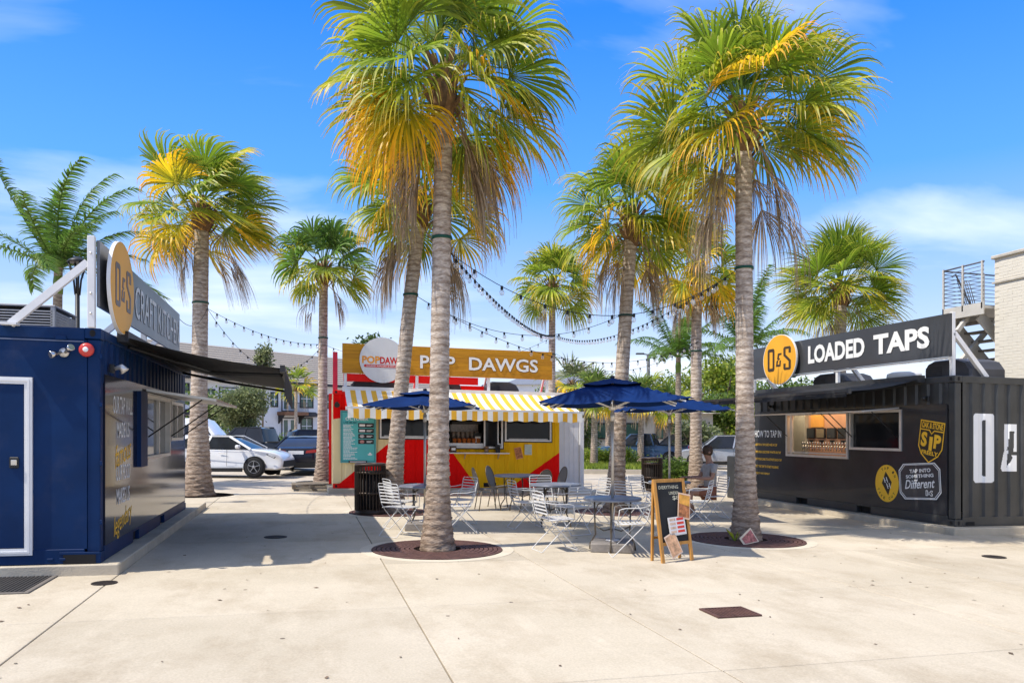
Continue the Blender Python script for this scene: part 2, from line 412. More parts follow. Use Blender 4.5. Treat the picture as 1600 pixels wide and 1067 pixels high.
bar_grate('drain_grate', 'rusty rectangular drain grate in the open sunlit paving', 3.54, 3.98, 6.12, 6.47, 12, M_GRATE)
def mat_thing():
    t = thing('door_mat', 'dark grey ribbed mat lying at the blue container door', 'mat', -3.3, 8.95)
    M_MAT = mat('rubber_mat', (.045, .042, .04), .85, var=.2); ME = mat('mat_edge', (.16, .14, .12), .8)
    b = MB(); b.box(-4.4, -2.65, 8.45, 9.36, .001, .008); part('backing', b, M_MAT, t)
    b = MB(); b.box(-4.4, -2.65, 8.40, 8.45, .001, .014, .003); b.box(-2.65, -2.60, 8.40, 9.36, .001, .014, .003); part('edge', b, ME, t)
    for i in range(44):
        b = MB(); x = -4.38 + i * .0395; b.box(x, x + .024, 8.46, 9.35, .008, .016); part('rib', b, M_MAT, t)
mat_thing()

# ------------------------------------------------------------------ container helpers
def corr(mb, fn, a0, a1, h0, h1, depth=.034, per=.278):
    """trapezoid-corrugated sheet; fn(a, h, d) -> plaza coords, d outward"""
    prof = []; a = a0
    ph = [(0, 0), (.25, 0), (.37, -1), (.63, -1), (.75, 0)]
    k = 0
    while a < a1:
        for p, d in ph:
            x = a0 + (k + p) * per
            if x <= a1: prof.append((x, d * depth))
        k += 1; a = a0 + k * per
    prof.append((a1, 0))
    n = len(prof); V = [fn(p, h, d) for h in (h0, h1) for p, d in prof]
    mb.add(V, [(i, i + 1, n + i + 1, n + i) for i in range(n - 1)])
def corr_depth(a, a0, depth=.034, per=.278):
    p = ((a - a0) / per) % 1
    if p < .25: return 0
    if p < .37: return -depth * (p - .25) / .12
    if p < .63: return -depth
    if p < .75: return -depth * (1 - (p - .63) / .12)
    return 0
def frame_rect(mb, fn, a0, a1, h0, h1, w, d0, d1):
    """window frame: four butted bars in the wall plane fn(a, h, d)"""
    def bx(x0, x1, y0, y1):
        V = [fn(x, y, d) for d in (d0, d1) for y in (y0, y1) for x in (x0, x1)]
        mb.add(V, [(0, 2, 3, 1), (4, 5, 7, 6), (0, 1, 5, 4), (2, 6, 7, 3), (0, 4, 6, 2), (1, 3, 7, 5)])
    bx(a0, a1, h0, h0 + w); bx(a0, a1, h1 - w, h1); bx(a0, a0 + w, h0 + w, h1 - w); bx(a1 - w, a1, h0 + w, h1 - w)
def slab_on(mb, fn, a0, a1, h0, h1, d0, d1):
    V = [fn(x, y, d) for d in (d0, d1) for y in (h0, h1) for x in (a0, a1)]
    mb.add(V, [(0, 2, 3, 1), (4, 5, 7, 6), (0, 1, 5, 4), (2, 6, 7, 3), (0, 4, 6, 2), (1, 3, 7, 5)])

M_ALU = mat('aluminium', (.62, .60, .57), .35, metal=.55, var=.08, scale=8)
M_WHITEMET = mat('white_painted_metal', (.72, .71, .69), .4, var=.06, scale=3)
M_STEELD = mat('dull_steel_sheet', (.20, .20, .205), .38, metal=.8, var=.25, scale=1.5)
M_STEEL = mat('brushed_steel', (.55, .54, .53), .16, metal=1, var=.12, scale=1.2, stretch=(1, 1, 6))
M_NAVY = mat('navy_paint', (.002, .022, .085), .5, var=.22, scale=1.3, coat=.0, spec=.18, bump=.05, bscale=5, dirt=.10)
M_NAVYGLOSS = mat('navy_gloss_vinyl', (.016, .018, .032), .10, var=.2, scale=1.2, coat=.12, ior=1.45, spec=.5, bump=.05, bscale=1.1, stretch=(1, 1, .6))
M_BLACKP = mat('black_paint', (.038, .040, .041), .42, var=.3, scale=1.5, coat=.1, bump=.03, bscale=8, dirt=.12)
M_BLACKGLOSS = mat('black_gloss_vinyl', (.030, .031, .035), .24, var=.25, scale=1.2, coat=.12, ior=1.38, bump=.05, bscale=1.6)
M_BLACKFAB = mat('black_awning_fabric', (.018, .018, .02), .75, var=.25, scale=3, bump=.08, bscale=200)
M_DARK = mat('dark_void', (.012, .011, .011), .8, var=.3)
M_GLASS_DK = mat('dark_glass', (.012, .013, .015), .05, var=.3, scale=1, spec=.32, ior=1.4)
M_WHITE = mat('white_lettering', (.80, .80, .78), .5, var=.02)
M_YEL = mat('amber_panel', (.80, .38, .022), .45, var=.07, scale=2, stretch=(1, 1, .3))
M_YELTXT = mat('amber_lettering', (.92, .52, .03), .5, var=.04)
M_CHAR = mat('charcoal_panel', (.048, .05, .055), .3, var=.15, scale=1.2, coat=.2)
M_BLACKL = mat('black_lettering', (.03, .022, .015), .5, var=.05)
M_RUB = mat('black_plastic', (.02, .02, .021), .5, var=.2)
M_RED = mat('signal_red', (.80, .010, .007), .5, var=.08, scale=2, spec=.2)
M_ACU = mat('dark_grey_housing', (.05, .05, .055), .45, var=.2, scale=3)

def plinth(name, x0, x1, y0, y1):
    b = MB(); b.box(x0, x1, y0, y1, -.05, .12, .012); o = struct(name, b, M_PLINTH); return o

# ================================================================== LEFT: blue kitchen container
LX, LY0, LY1, LZ0, LZ1 = -2.19, 9.37, 15.57, .125, 2.71
LXB = LX - 2.44
plinth('container_plinth', -6.0, -2.0, 9.31, 17.0)
lk = thing('shipping_container', 'dark blue shipping container kitchen with a white framed door at the left edge', 'container', LX, LY0)
fR = lambda a, h, d: (LX + d, a, h)               # long side, a = y
fE = lambda a, h, d: (a, LY0 - d, h)              # end wall, a = x
b = MB(); b.box(LXB, LX - .143, LY0 + .012, LY0 + .05, LZ0 + .16, LZ1 - .13); b.box(LXB, LX - .10, LY1 - .04, LY1, LZ0, LZ1 - .02); b.box(LXB, LXB + .04, LY0 + .05, LY1 - .04, LZ0, LZ1 - .02)
part('end_wall', b, M_NAVY, lk)
b = MB(); corr(b, fR, LY0 + .12, LY1 - .12, 2.12, LZ1 - .1); 
b.v = [(x - .012, y, z) for x, y, z in b.v]
part('corrugated_wall', b, M_NAVY, lk)
b = MB(); b.box(LXB, LX - .05, LY0 + .05, LY1 - .04, LZ1 - .05, LZ1 - .015); part('roof', b, M_NAVY, lk)
b = MB(); b.box(LXB + .04, LX - .05, LY0 + .05, LY1 - .04, LZ0, LZ0 + .1); part('floor', b, M_DARK, lk)
b = MB()
b.box(LXB, LX - .165, LY0, LY0 + .06, LZ1 - .13, LZ1, .006); b.box(LXB, LX - .165, LY0, LY0 + .06, LZ0 + .0, LZ0 + .16, .006)
b.box(LX - .08, LX, LY0 + .18, LY1 - .17, LZ1 - .10, LZ1, .006)
part('rail', b, M_NAVY, lk)
# bottom side rail with fork pockets
b = MB()
segs = [(LY0 + .165, 11.02), (11.38, 12.94), (13.3, LY1 - .165)]
for a0, a1 in segs: b.box(LX - .10, LX - .002, a0, a1, LZ0, LZ0 + .17, .006)
for a0, a1 in ((11.02, 11.38), (12.94, 13.3)): b.box(LX - .10, LX - .002, a0, a1, LZ0 + .135, LZ0 + .17)
part('bottom_rail', b, M_NAVY, lk)
for a0, a1 in ((11.02, 11.38), (12.94, 13.3)):
    b = MB(); b.box(LX - .13, LX - .101, a0, a1, LZ0, LZ0 + .135); part('fork_pocket', b, M_DARK, lk)
for (x0, x1) in ((LX - .165, LX),):
    for (y0, y1) in ((LY0, LY0 + .165), (LY1 - .165, LY1)):
        b = MB(); b.box(x0 + .02, x1 - .01, y0 + .02, y1 - .02, LZ0 + .12, LZ1 - .12, .01); part('corner_post', b, M_NAVY, lk)
        for z0 in (LZ0 - .003, LZ1 - .115):
            b = MB(); b.box(x0, x1, y0 - .004, y1, z0, z0 + .118, .008); cc = part('corner_casting', b, M_NAVY, lk)
            b = MB(); b.prism(ell((x0 + x1) / 2, z0 + .06, .03, .038, 14), lambda a, h, d: (a, y0 - .0045 - d, h), .004); part('casting_hole', b, M_DARK, cc)
# hinge pins up the corner post
for hz in (.55, 1.2, 1.85, 2.38):
    b = MB(); b.box(LX - .012, LX + .012, LY0 - .008, LY0 + .02, hz, hz + .05, .003); part('hinge_pin', b, M_NAVY, lk)
# recess at the foot of the end wall
b = MB(); b.box(-2.56, -2.24, LY0 - .012, LY0 - .004, LZ0, LZ0 + .10); part('fork_pocket', b, M_DARK, lk)
b = MB(); b.box(-2.60, -2.20, LY0 - .012, LY0 + .0, LZ0 + .10, LZ0 + .128, .003); part('pocket_lip', b, M_NAVY, lk)
# door with aluminium frame
b = MB(); frame_rect(b, fE, -3.72, -2.86, .23, 2.15, .075, -.021, .018); frame_rect(b, fE, -3.695, -2.885, .255, 2.125, .02, .018, .028); dr = part('door_frame', b, M_WHITEMET, lk)
b = MB(); b.box(-3.64, -2.94, LY0 - .012, LY0 + .02, .31, 2.07, .004); dd = part('door', b, M_NAVY, lk)
b = MB(); b.box(-3.075, -2.985, LY0 - .03, LY0 - .012, 1.17, 1.29, .008); part('door_handle', b, M_RUB, dd)
b = MB(); b.box(-3.06, -3.0, LY0 - .042, LY0 - .03, 1.2, 1.26, .006); part('latch_paddle', b, M_STEEL, dd)
b = MB()
for xx in (-2.72, -2.60): b.box(xx, xx + .06, LY0 - .016, LY0 + .02, .165, .19, .004)
b.box(-2.64, -2.53, LY0 - .02, LY0 + .02, 2.57, 2.615, .006)
part('lug', b, M_NAVY, lk)
b = MB(); b.box(LXB, LX - .17, LY0 - .002, LY0 + .02, 2.555, 2.565); part('seam', b, mat('worn_edge', (.16, .19, .28), .5), lk)
# red alarm bell, twin flood light
bell = thing('alarm_bell', 'round red alarm bell on the end wall of the blue container', 'bell', -2.33, LY0 - .01, h=2.47)
b = MB(); b.lathe([(.077, 0), (.077, -.012), (.07, -.03), (.05, -.042), (.028, -.046)], 28, axis='y'); part('dome', b, mat('bell_red', (.55, .045, .035), .4, coat=.3), bell, False)
b = MB(); b.lathe([(.028, -.046), (.028, -.05), (.012, -.053), (0, -.053)], 16, axis='y'); part('hub', b, M_WHITE, bell, False)
fl = thing('flood_light', 'silver twin head flood light beside the red alarm bell', 'light', -2.55, LY0 - .01, h=2.43)
b = MB(); b.lathe([(.05, 0), (.05, -.02), (0, -.03)], 16, axis='y'); part('mount', b, M_ALU, fl, False)
for s in (-1, 1):
    b = MB(); p0 = Vector((s * .02, -.04, .0)); p1 = Vector((s * .10, -.12, -.04 if s < 0 else .05))
    d = (p1 - p0); b.tube([p0, p0 + d * .45, p0 + d * .5, p1, p1 + d * .03], [.016, .018, .034, .040, .036], 14); part('lamp_head', b, M_STEEL, fl, False)
# glossy cladding on the long side (around the window openings)
WIN = (11.68, 13.66, 1.18, 2.10); WIN2 = (13.78, 15.05, 1.42, 2.08)
b = MB()
cl = [(LY0 + .17, WIN[0], LZ0 + .17, 2.22), (WIN[0], WIN[1], LZ0 + .17, WIN[2]), (WIN[1], WIN2[0], LZ0 + .17, 2.22), (WIN2[0], WIN2[1], LZ0 + .17, WIN2[2]), (WIN2[1], LY1 - .17, LZ0 + .17, 2.22), (WIN[0], WIN[1], WIN[3], 2.22), (WIN2[0], WIN2[1], WIN2[3], 2.22)]
for a0, a1, h0, h1 in cl: slab_on(b, fR, a0, a1, h0, h1, -.02, .004)
part('cladding', b, M_NAVYGLOSS, lk)
for (a0, a1, h0, h1) in (WIN, WIN2):
    b = MB(); frame_rect(b, fR, a0, a1, h0, h1, .05, -.06, .035); w = part('window_frame', b, M_ALU, lk)
    b = MB(); slab_on(b, fR, a0 + .05, a1 - .05, h0 + .05, h1 - .05, -.05, -.04); part('pane', b, M_GLASS_DK, w)
    b = MB(); slab_on(b, fR, (a0 + a1) / 2 + .18, (a0 + a1) / 2 + .24, h0 + .05, h1 - .05, -.04, .0); part('mullion', b, M_ALU, w)
b = MB(); slab_on(b, fR, 11.22, 11.66, 1.10, 2.12, .004, .055); part('shutter', b, M_NAVY, lk)
# serving flap propped open
b = MB(); pts = [(LX + .03, 2.14), (LX + .95, 2.02)]
b.add([(x, y, h + t) for y in (11.7, 15.05) for x, h in pts for t in (0, .035)], [(0, 1, 3, 2), (4, 6, 7, 5), (0, 4, 5, 1), (2, 3, 7, 6), (1, 5, 7, 3), (0, 2, 6, 4)])
fp = part('serving_flap', b, M_ALU, lk)
for y in (11.78, 13.7, 14.95):
    b = MB(); b.tube([(LX + .04, y, 1.5), (LX + .75, y, 2.04)], .011, 6); part('strut', b, M_RUB, fp)
# lettering on the cladding
b = MB()
for s, hh, h0, w in (('OUR TAP WALL', .21, 1.79, 1.02), ('MADE US', .19, 1.50, .66), ('OUR FOOD', .19, .985, .74), ('MAKES US', .19, .70, .70)):
    put_text(b, s, 10.42 - w / 2, h0, w, hh, lambda a, h, d: fR(a, h, .006 + d), .012)
part('lettering', b, M_WHITE, lk)
b = MB()
for s, hh, h0, w in (('famous', .27, 1.19, .86), ('legendary', .30, .33, .98)):
    put_text(b, s, 10.42 - w / 2, h0, w, hh, lambda a, h, d: fR(a, h, .006 + d), .004, .14, .35)
part('script_lettering', b, M_YELTXT, lk)

def awning(parent, fn, a0, a1, h0, h1, out, fab, val, bar_m, arm_m, stripes=None, nval=.02, seg=1):
    """sloping fabric from the wall (h0) to the front bar (h1 at distance out) with a hanging valance"""
    b = MB(); nn = 10; ns = stripes or 8; V = []; Fs = []
    for i in range(nn + 1):
        t = i / nn
        for j in range(ns + 1):
            a = a0 + (a1 - a0) * j / ns; V.append(fn(a, h0 + (h1 - h0) * t - .05 * math.sin(math.pi * t), .03 + (out - .03) * t))
    for i in range(nn):
        for j in range(ns):
            b.cur = (j % 2) if stripes else 0
            b.add([V[i * (ns + 1) + j], V[i * (ns + 1) + j + 1], V[(i + 1) * (ns + 1) + j + 1], V[(i + 1) * (ns + 1) + j]], [(0, 1, 2, 3)])
    aw = part('awning_fabric', b, fab, parent)
    b = MB()
    for j in range(ns):
        b.cur = (j % 2) if stripes else 0
        x0, x1 = a0 + (a1 - a0) * j / ns, a0 + (a1 - a0) * (j + 1) / ns; m = 4
        for q in range(m):
            xa, xb = x0 + (x1 - x0) * q / m, x0 + (x1 - x0) * (q + 1) / m
            wv = lambda x: nval * math.sin((x - a0) * math.pi * 2 / .42)
            sw = lambda x: .012 * math.sin(x * 7.3)
            b.add([fn(xa, h1 - .01, out + .012), fn(xb, h1 - .01, out + .012), fn(xb, h1 - val + wv(xb), out + .012 + sw(xb)), fn(xa, h1 - val + wv(xa), out + .012 + sw(xa))], [(0, 1, 2, 3)])
    part('valance', b, fab, aw)
    b = MB(); slab_on(b, fn, a0 - .05, a1 + .05, h1 - .045, h1 + .04, out - .05, out + .01); part('front_bar', b, bar_m, aw)
    b = MB(); slab_on(b, fn, a0 - .06, a1 + .06, h0 - .08, h0 + .05, .004, .13); part('cassette', b, bar_m, aw)
    for a, s in ((a0 + .35, 1), (a1 - .35, -1)):
        b = MB(); e = (a1 - a0) * .22
        b.tube([fn(a, h0 - .10, .05), fn(a + s * e, (h0 + h1) / 2 - .14, out * .45), fn(a, h1 - .06, out - .04)], .022, 8); part('folding_arm', b, arm_m, aw)
    return aw
awning(lk, fR, 10.15, 15.25, 2.73, 2.40, 1.92, M_BLACKFAB, .36, M_RUB, M_RUB)
# work light under the awning
wl = thing('wall_lamp', 'small black wall lamp under the awning of the blue container', 'lamp', LX + .01, 9.72, h=2.3)
b = MB(); b.box(0, .05, -.04, .04, -.05, .05, .01); part('mount', b, M_RUB, wl, False)
b = MB(); b.tube([(.05, 0, 0), (.12, 0, .02), (.16, 0, -.03)], [.02, .035, .05], 12); part('lamp_head', b, M_ALU, wl, False)

# roof sign of the kitchen
ks = thing('roof_sign', 'brushed steel roof sign lettered CRAFT KITCHEN on the blue container', 'sign', LX - .02, 9.4, h=2.71)
b = MB(); slab_on(b, fR, 9.36, 14.9, 2.95, 3.68, -.04, -.01); part('sign_board', b, M_STEELD, ks)
for a in (9.31, 12.1, 14.8):
    b = MB(); b.box(LX - .115, LX - .042, a - .035, a + .035, 2.71, 3.71 if a < 10 else 3.6, .004); ps = part('sign_post', b, M_WHITEMET, ks)
    b = MB(); b.bar((LX - .115, a, 3.42), (LX - .86, a, 2.71), .06, .075); part('brace', b, M_WHITEMET, ps)
    b = MB(); b.box(LX - .96, LX - .79, a - .06, a + .06, 2.70, 2.725); part('foot_plate', b, M_WHITEMET, ps)
    if a < 10:
        for z in (2.86, 3.08, 3.52):
            b = MB(); b.lathe([(.012, 0), (.012, -.008), (0, -.01)], 8, (LX - .078, a - .035, z), 'y'); part('bolt', b, M_ALU, ps)
b = MB(); b.prism(ell(9.99, 3.27, .60, .54, 56), lambda a, h, d: fR(a, h, .05 + d), .04); bd = part('oval_badge', b, M_WHITEMET, ks)
b = MB(); b.prism(ell(9.99, 3.27, .592, .532, 56), lambda a, h, d: fR(a, h, .09 + d), .004); part('badge_face', b, M_YEL, bd)
b = MB(); slab_on(b, fR, 9.75, 10.2, 3.0, 3.55, -.01, .05); part('badge_bracket', b, M_RUB, bd)
b = MB(); emblem_os(b, 9.60, 3.02, .80, .50, fR, .094, .004); part('emblem', b, mat('bronze_lettering', (.13, .075, .05), .4), bd)
b = MB(); put_text(b, 'CRAFT KITCHEN', 11.16, 3.09, 3.64, .43, lambda a, h, d: fR(a, h, -.004 + d), .004); part_islands('letter', b, M_WHITE, ks); lt = ks
b = MB(); put_text(b, 'CRAFT KITCHEN', 11.145, 3.08, 3.655, .445, lambda a, h, d: fR(a, h, -.0075 + d), .016); part_islands('letter_return', b, M_RUB, lt)

def louvre_unit(name, label, x, y, w, dp, hh, base):
    t = thing(name, label, 'AC unit', x, y, h=base)
    b = MB(); b.box(-w / 2 + .03, w / 2 - .03, -dp / 2 + .03, dp / 2 - .03, 0, hh - .02); part('core', b, M_DARK, t, False)
    b = MB()
    for sx_ in (-1, 1):
        for sy_ in (-1, 1): b.box(sx_ * w / 2 - .025, sx_ * w / 2 + .025, sy_ * dp / 2 - .025, sy_ * dp / 2 + .025, 0, hh, .004)
    b.box(-w / 2 - .03, w / 2 + .03, -dp / 2 - .03, dp / 2 + .03, hh, hh + .025, .005); part('casing', b, mat('warm_grey_metal', (.52, .48, .43), .5), t, False)
    for i in range(11):
        z = .02 + i * (hh - .04) / 11
        b = MB(); b.bar((-w / 2, -dp / 2 - .01, z), (w / 2, -dp / 2 - .01, z), .03, .014); b.bar((w / 2 + .01, -dp / 2, z), (w / 2 + .01, dp / 2, z), .014, .03); part('louvre', b, MATS['warm_grey_metal'], t, False)
louvre_unit('rooftop_unit', 'grey louvred air conditioning unit on the roof of the blue container', -3.62, 11.35, 1.05, .9, .42, 2.705)

# ================================================================== CENTRE: hot dog container
PX0, PX1, PY, PZ0, PZ1 = .68, 6.98, 20.78, .125, 2.715
PYB = PY + 2.44
plinth('container_plinth', .56, 7.12, 20.66, 23.4)
def paint_mat():
    """painted colour fields with straight edges (object space: x along the wall, z up)"""
    m = bpy.data.materials.new('colour_field_paint'); m.use_nodes = True; t = m.node_tree; bs = t.nodes['Principled BSDF']
    bs.inputs['Roughness'].default_value = .5; bs.inputs['Specular IOR Level'].default_value = .06
    tcn = N(t, 'ShaderNodeTexCoord'); sp = N(t, 'ShaderNodeSeparateXYZ'); t.links.new(tcn.outputs['Object'], sp.inputs[0])
    def side(p, q):      # 1 on the right of the line p -> q
        (x0, z0), (x1, z1) = p, q; A, B = (z1 - z0), -(x1 - x0); C = -(A * x0 + B * z0)
        m1 = N(t, 'ShaderNodeMath', operation='MULTIPLY_ADD'); m1.inputs[1].default_value = A; m1.inputs[2].default_value = C; t.links.new(sp.outputs['X'], m1.inputs[0])
        m2 = N(t, 'ShaderNodeMath', operation='MULTIPLY_ADD'); m2.inputs[1].default_value = B; t.links.new(sp.outputs['Z'], m2.inputs[0]); t.links.new(m1.outputs[0], m2.inputs[2])
        m3 = N(t, 'ShaderNodeMath', operation='GREATER_THAN'); m3.inputs[1].default_value = 0; t.links.new(m2.outputs[0], m3.inputs[0]); return m3.outputs[0]
    def mixc(f, A, B):
        mm = N(t, 'ShaderNodeMix', data_type='RGBA'); t.links.new(f, mm.inputs['Factor'])
        for nm, x in (('A', A), ('B', B)):
            if isinstance(x, tuple): mm.inputs[nm].default_value = x + (1,)
            else: t.links.new(x, mm.inputs[nm])
        return mm.outputs['Result']
    cream, red, yel = (.86, .70, .38), (.90, .006, .005), (.88, .49, .010)
    o = PX0
    c = mixc(side((.69 - o, .12), (2.31 - o, 1.44)), cream, red)                       # cream left, red right of the first diagonal
    c = mixc(side((4.55 - o, .12), (3.75 - o, 1.22)), c, yel)                            # yellow right of the second
    c = mixc(side((5.59 - o, .11), (6.97 - o, 1.02)), c, red)
    c2 = mixc(side((1.2 - o, 0), (1.2 - o, 3)), red, c)
    top = side((2.4 - o, 2.22), (-.2 - o, 1.80))     # above the slanting edge at upper left
    lf = side((2.2 - o, 4), (2.2 - o, 0))
    mu = N(t, 'ShaderNodeMath', operation='MULTIPLY'); t.links.new(top, mu.inputs[0]); t.links.new(lf, mu.inputs[1])
    c = mixc(mu.outputs[0], c, red)
    no = N(t, 'ShaderNodeTexNoise'); no.inputs['Scale'].default_value = 1.6; no.inputs['Detail'].default_value = 8; t.links.new(tcn.outputs['Object'], no.inputs['Vector'])
    mr = N(t, 'ShaderNodeMapRange'); mr.inputs['To Min'].default_value = .82; mr.inputs['To Max'].default_value = 1.12; t.links.new(no.outputs['Fac'], mr.inputs['Value'])
    hv = N(t, 'ShaderNodeHueSaturation'); t.links.new(mr.outputs[0], hv.inputs['Value']); t.links.new(c, hv.inputs['Color'])
    t.links.new(hv.outputs[0], bs.inputs['Base Color']); return m
M_FIELD = paint_mat()
pc = thing('shipping_container', 'red, cream and yellow hot dog stand container with a striped awning', 'container', PX0, PY)
fP = lambda a, h, d: (a, PY - d, h)
WP = [(1.90, 3.66, 1.46, 2.14), (3.72, 5.30, 1.22, 2.14), (5.36, 6.72, 1.42, 2.14)]
def corr_wall(mb, fn, a0, a1, h0, h1, holes, a_ref):
    cuts = sorted(set([a0, a1] + [c for w in holes for c in w[:2]]))
    for c0, c1 in zip(cuts[:-1], cuts[1:]):
        if c1 - c0 < .02: continue
        hs_ = [w for w in holes if w[0] <= c0 + 1e-6 and w[1] >= c1 - 1e-6]
        rows = [(h0, h1)] if not hs_ else [(h0, hs_[0][2]), (hs_[0][3], h1)]
        br = [c0] + [x for k in range(60) for x in [a_ref + (k + p) * .278 for p in (0, .25, .37, .63, .75)] if c0 < x < c1] + [c1]
        br = sorted(br)
        for r0, r1 in rows:
            n = len(br); V = [fn(x, h, corr_depth(x, a_ref, .022)) for h in (r0, r1) for x in br]
            mb.add(V, [(i, i + 1, n + i + 1, n + i) for i in range(n - 1)])
b = MB(); corr_wall(b, fP, PX0 + .14, PX1 - .14, PZ0 + .16, PZ1 - .11, WP, PX0 + .14); part('front_wall', b, M_FIELD, pc)
b = MB(); b.box(PX0 + .165, PX1 - .165, PY + .0, PY + .1, PZ0, PZ0 + .16, .006); part('bottom_rail', b, M_FIELD, pc)
b = MB(); b.box(PX0 + .165, PX1 - .165, PY + .0, PY + .08, PZ1 - .11, PZ1, .006); part('top_rail', b, M_RED, pc)
for a0 in (2.55, 4.75):
    b = MB(); b.box(a0, a0 + .36, PY - .004, PY + .0, PZ0 + .02, PZ0 + .135); part('fork_pocket', b, M_DARK, pc)
for x0, x1, m_ in ((PX0, PX0 + .165, M_FIELD), (PX1 - .165, PX1, M_FIELD)):
    b = MB(); b.box(x0 + .01, x1 - .01, PY + .01, PY + .15, PZ0 + .12, PZ1 - .12, .01); part('corner_post', b, m_, pc)
    for z0 in (PZ0 - .003, PZ1 - .115):
        b = MB(); b.box(x0, x1, PY - .004, PY + .17, z0, z0 + .118, .008); cc = part('corner_casting', b, M_RED, pc)
        b = MB(); b.prism(ell((x0 + x1) / 2, z0 + .06, .03, .036, 12), lambda a, h, d: (a, PY - .0045 - d, h), .004); part('casting_hole', b, M_DARK, cc)
b = MB(); b.box(PX0 + .02, PX1 - .02, PY + .1, PYB, PZ1 - .06, PZ1 - .02); part('roof', b, M_RED, pc)
b = MB()
for x in (PX0, PX1): corr(b, (lambda X, sg: lambda a, h, d: (X + sg * d, a, h))(x + (.012 if x == PX0 else -.012), -1 if x == PX0 else 1), PY + .17, PYB, PZ0, PZ1 - .06)
part('side_wall', b, mat('cream_paint', (.80, .64, .34), .5, var=.1, spec=.15), pc)
b = MB(); b.box(PX0 + .05, PX1 - .05, PYB - .05, PYB, PZ0, PZ1 - .06); part('back_wall', b, M_RED, pc)
b = MB(); b.box(PX0 + .05, PX1 - .05, PY + 1.1, PY + 1.13, PZ0 + .1, PZ1 - .1); b.box(PX0 + .05, PX1 - .05, PY + .1, PY + 1.1, PZ0, PZ0 + .05); part('inner_wall', b, M_DARK, pc)
for k, (a0, a1, h0, h1) in enumerate(WP):
    b = MB(); frame_rect(b, fP, a0 - .03, a1 + .03, h0 - .03, h1 + .03, .03, -.03, .012); part('window_trim', b, M_RUB, pc)
    b = MB(); frame_rect(b, fP, a0, a1, h0, h1, .045, -.05, .022); w = part('window_frame', b, M_ALU, pc)
    if k != 1:
        b = MB(); slab_on(b, fP, a0 + .045, a1 - .045, h0 + .045, h1 - .045, -.04, -.032); part('pane', b, M_GLASS_DK, w)
        b = MB(); slab_on(b, fP, a0 + .12, a1 - .10, h0 + .055, h0 + .075, -.03, -.02); part('sill_strip', b, M_ALU, w)
    else:
        b = MB(); slab_on(b, fP, 4.76, 4.80, h0 + .045, h1 - .045, -.03, .01); slab_on(b, fP, 5.15, 5.18, h0 + .045, h1 - .045, -.03, .01); part('mullion', b, M_ALU, w)
        b = MB(); slab_on(b, fP, 4.80, 5.15, h0 + .045, h1 - .045, -.02, -.012); part('pane', b, M_GLASS_DK, w)
        b = MB(); slab_on(b, fP, a0 + .045, a1 - .045, h0 + .05, h0 + .13, -.3, -.05); part('track', b, M_ALU, w)
b = MB(); slab_on(b, fP, 3.55, 5.42, 1.07, 1.10, .0, .30); sh = part('serving_shelf', b, M_WHITEMET, pc)
for a in (4.2, 5.15):
    b = MB(); b.prism([(0, 0), (.22, 0), (0, -.16)], lambda u, v, d: (a + d, PY - .002 - u, 1.07 + v), .02); part('shelf_bracket', b, M_ALU, sh)
# things on / behind the counter
pw = thing('popcorn_warmer', 'glass warmer full of orange popcorn tubs in the serving window', 'popcorn warmer', 4.33, PY + .45, h=1.22)
M_CLR = mat('dull_acrylic', (.28, .24, .21), .15, var=.3, scale=20)
b = MB(); b.box(-.42, .42, -.2, .2, 0, .05, .008); part('base', b, M_ALU, pw, False)
b = MB(); b.box(-.42, .42, -.2, .2, .66, .74, .01); part('lid', b, M_RUB, pw, False)
b = MB(); b.box(-.40, .40, .15, .19, .05, .66); part('back_panel', b, M_CLR, pw, False)
for i in range(6):
    b = MB(); x = -.34 + i * .136; b.tube([(x, -.1, .05), (x + .01, -.12, .26)], [.045, .062], 12); tb = part('tub', b, mat('orange_popcorn', (.55, .17, .035), .7, var=.4, scale=40, bump=.6, bscale=60), pw, False)
    b = MB(); b.tube([(x, .04, .25), (x, .03, .45)], [.05, .055], 10); part('jar', b, M_CLR, pw, False)
def small_box(name, label, cat, x, y, h, w, d, z, m, face=None):
    t = thing(name, label, cat, x, y, h=h); b = MB(); b.box(-w / 2, w / 2, -d / 2, d / 2, 0, z, min(w, d, z) * .08); part('body', b, m, t, False)
    b = MB(); b.box(-w * .32, w * .32, -d / 2 - .004, -d / 2 - .001, z * .35, z * .75); part('face', b, face or M_ALU, t, False); return t
small_box('napkin_box', 'brown napkin box at the left end of the serving shelf', 'napkin box', 3.86, PY - .17, 1.10, .17, .14, .17, mat('brown_box', (.07, .04, .03), .6))
small_box('card_reader', 'black card terminal at the right end of the serving shelf', 'card terminal', 5.12, PY - .15, 1.10, .12, .1, .22, M_RUB, M_DARK)
small_box('menu_display', 'small black sign with a white square behind the serving window', 'display', 4.66, PY + .35, 1.24, .24, .05, .40, M_RUB, M_WHITE)
tj = thing('tip_jar', 'tan cup standing on the serving shelf by the card terminal', 'cup', 4.80, PY - .15, h=1.10)
b = MB(); b.lathe([(.05, 0), (.065, .17), (.06, .17), (.046, .01), (0, .01)], 16); part('cup', b, mat('kraft', (.30, .21, .14), .7), tj, False)
b = MB(); b.lathe([(.0535, .05), (.0635, .14)], 16); part('sleeve', b, mat('kraft_dark', (.16, .10, .07), .7), tj, False)
# striped awning
M_STW = mat('awning_white', (.82, .80, .74), .7, var=.03); M_STY = mat('awning_yellow', (.80, .42, .035), .7, var=.05)
for m_ in (M_STW, M_STY):
    bs = m_.node_tree.nodes['Principled BSDF']; bs.inputs['Roughness'].default_value = .8
awning(pc, fP, .98, 7.06, 2.76, 2.20, 1.60, [M_STW, M_STY], .25, M_WHITEMET, M_ALU, stripes=45, nval=.014)
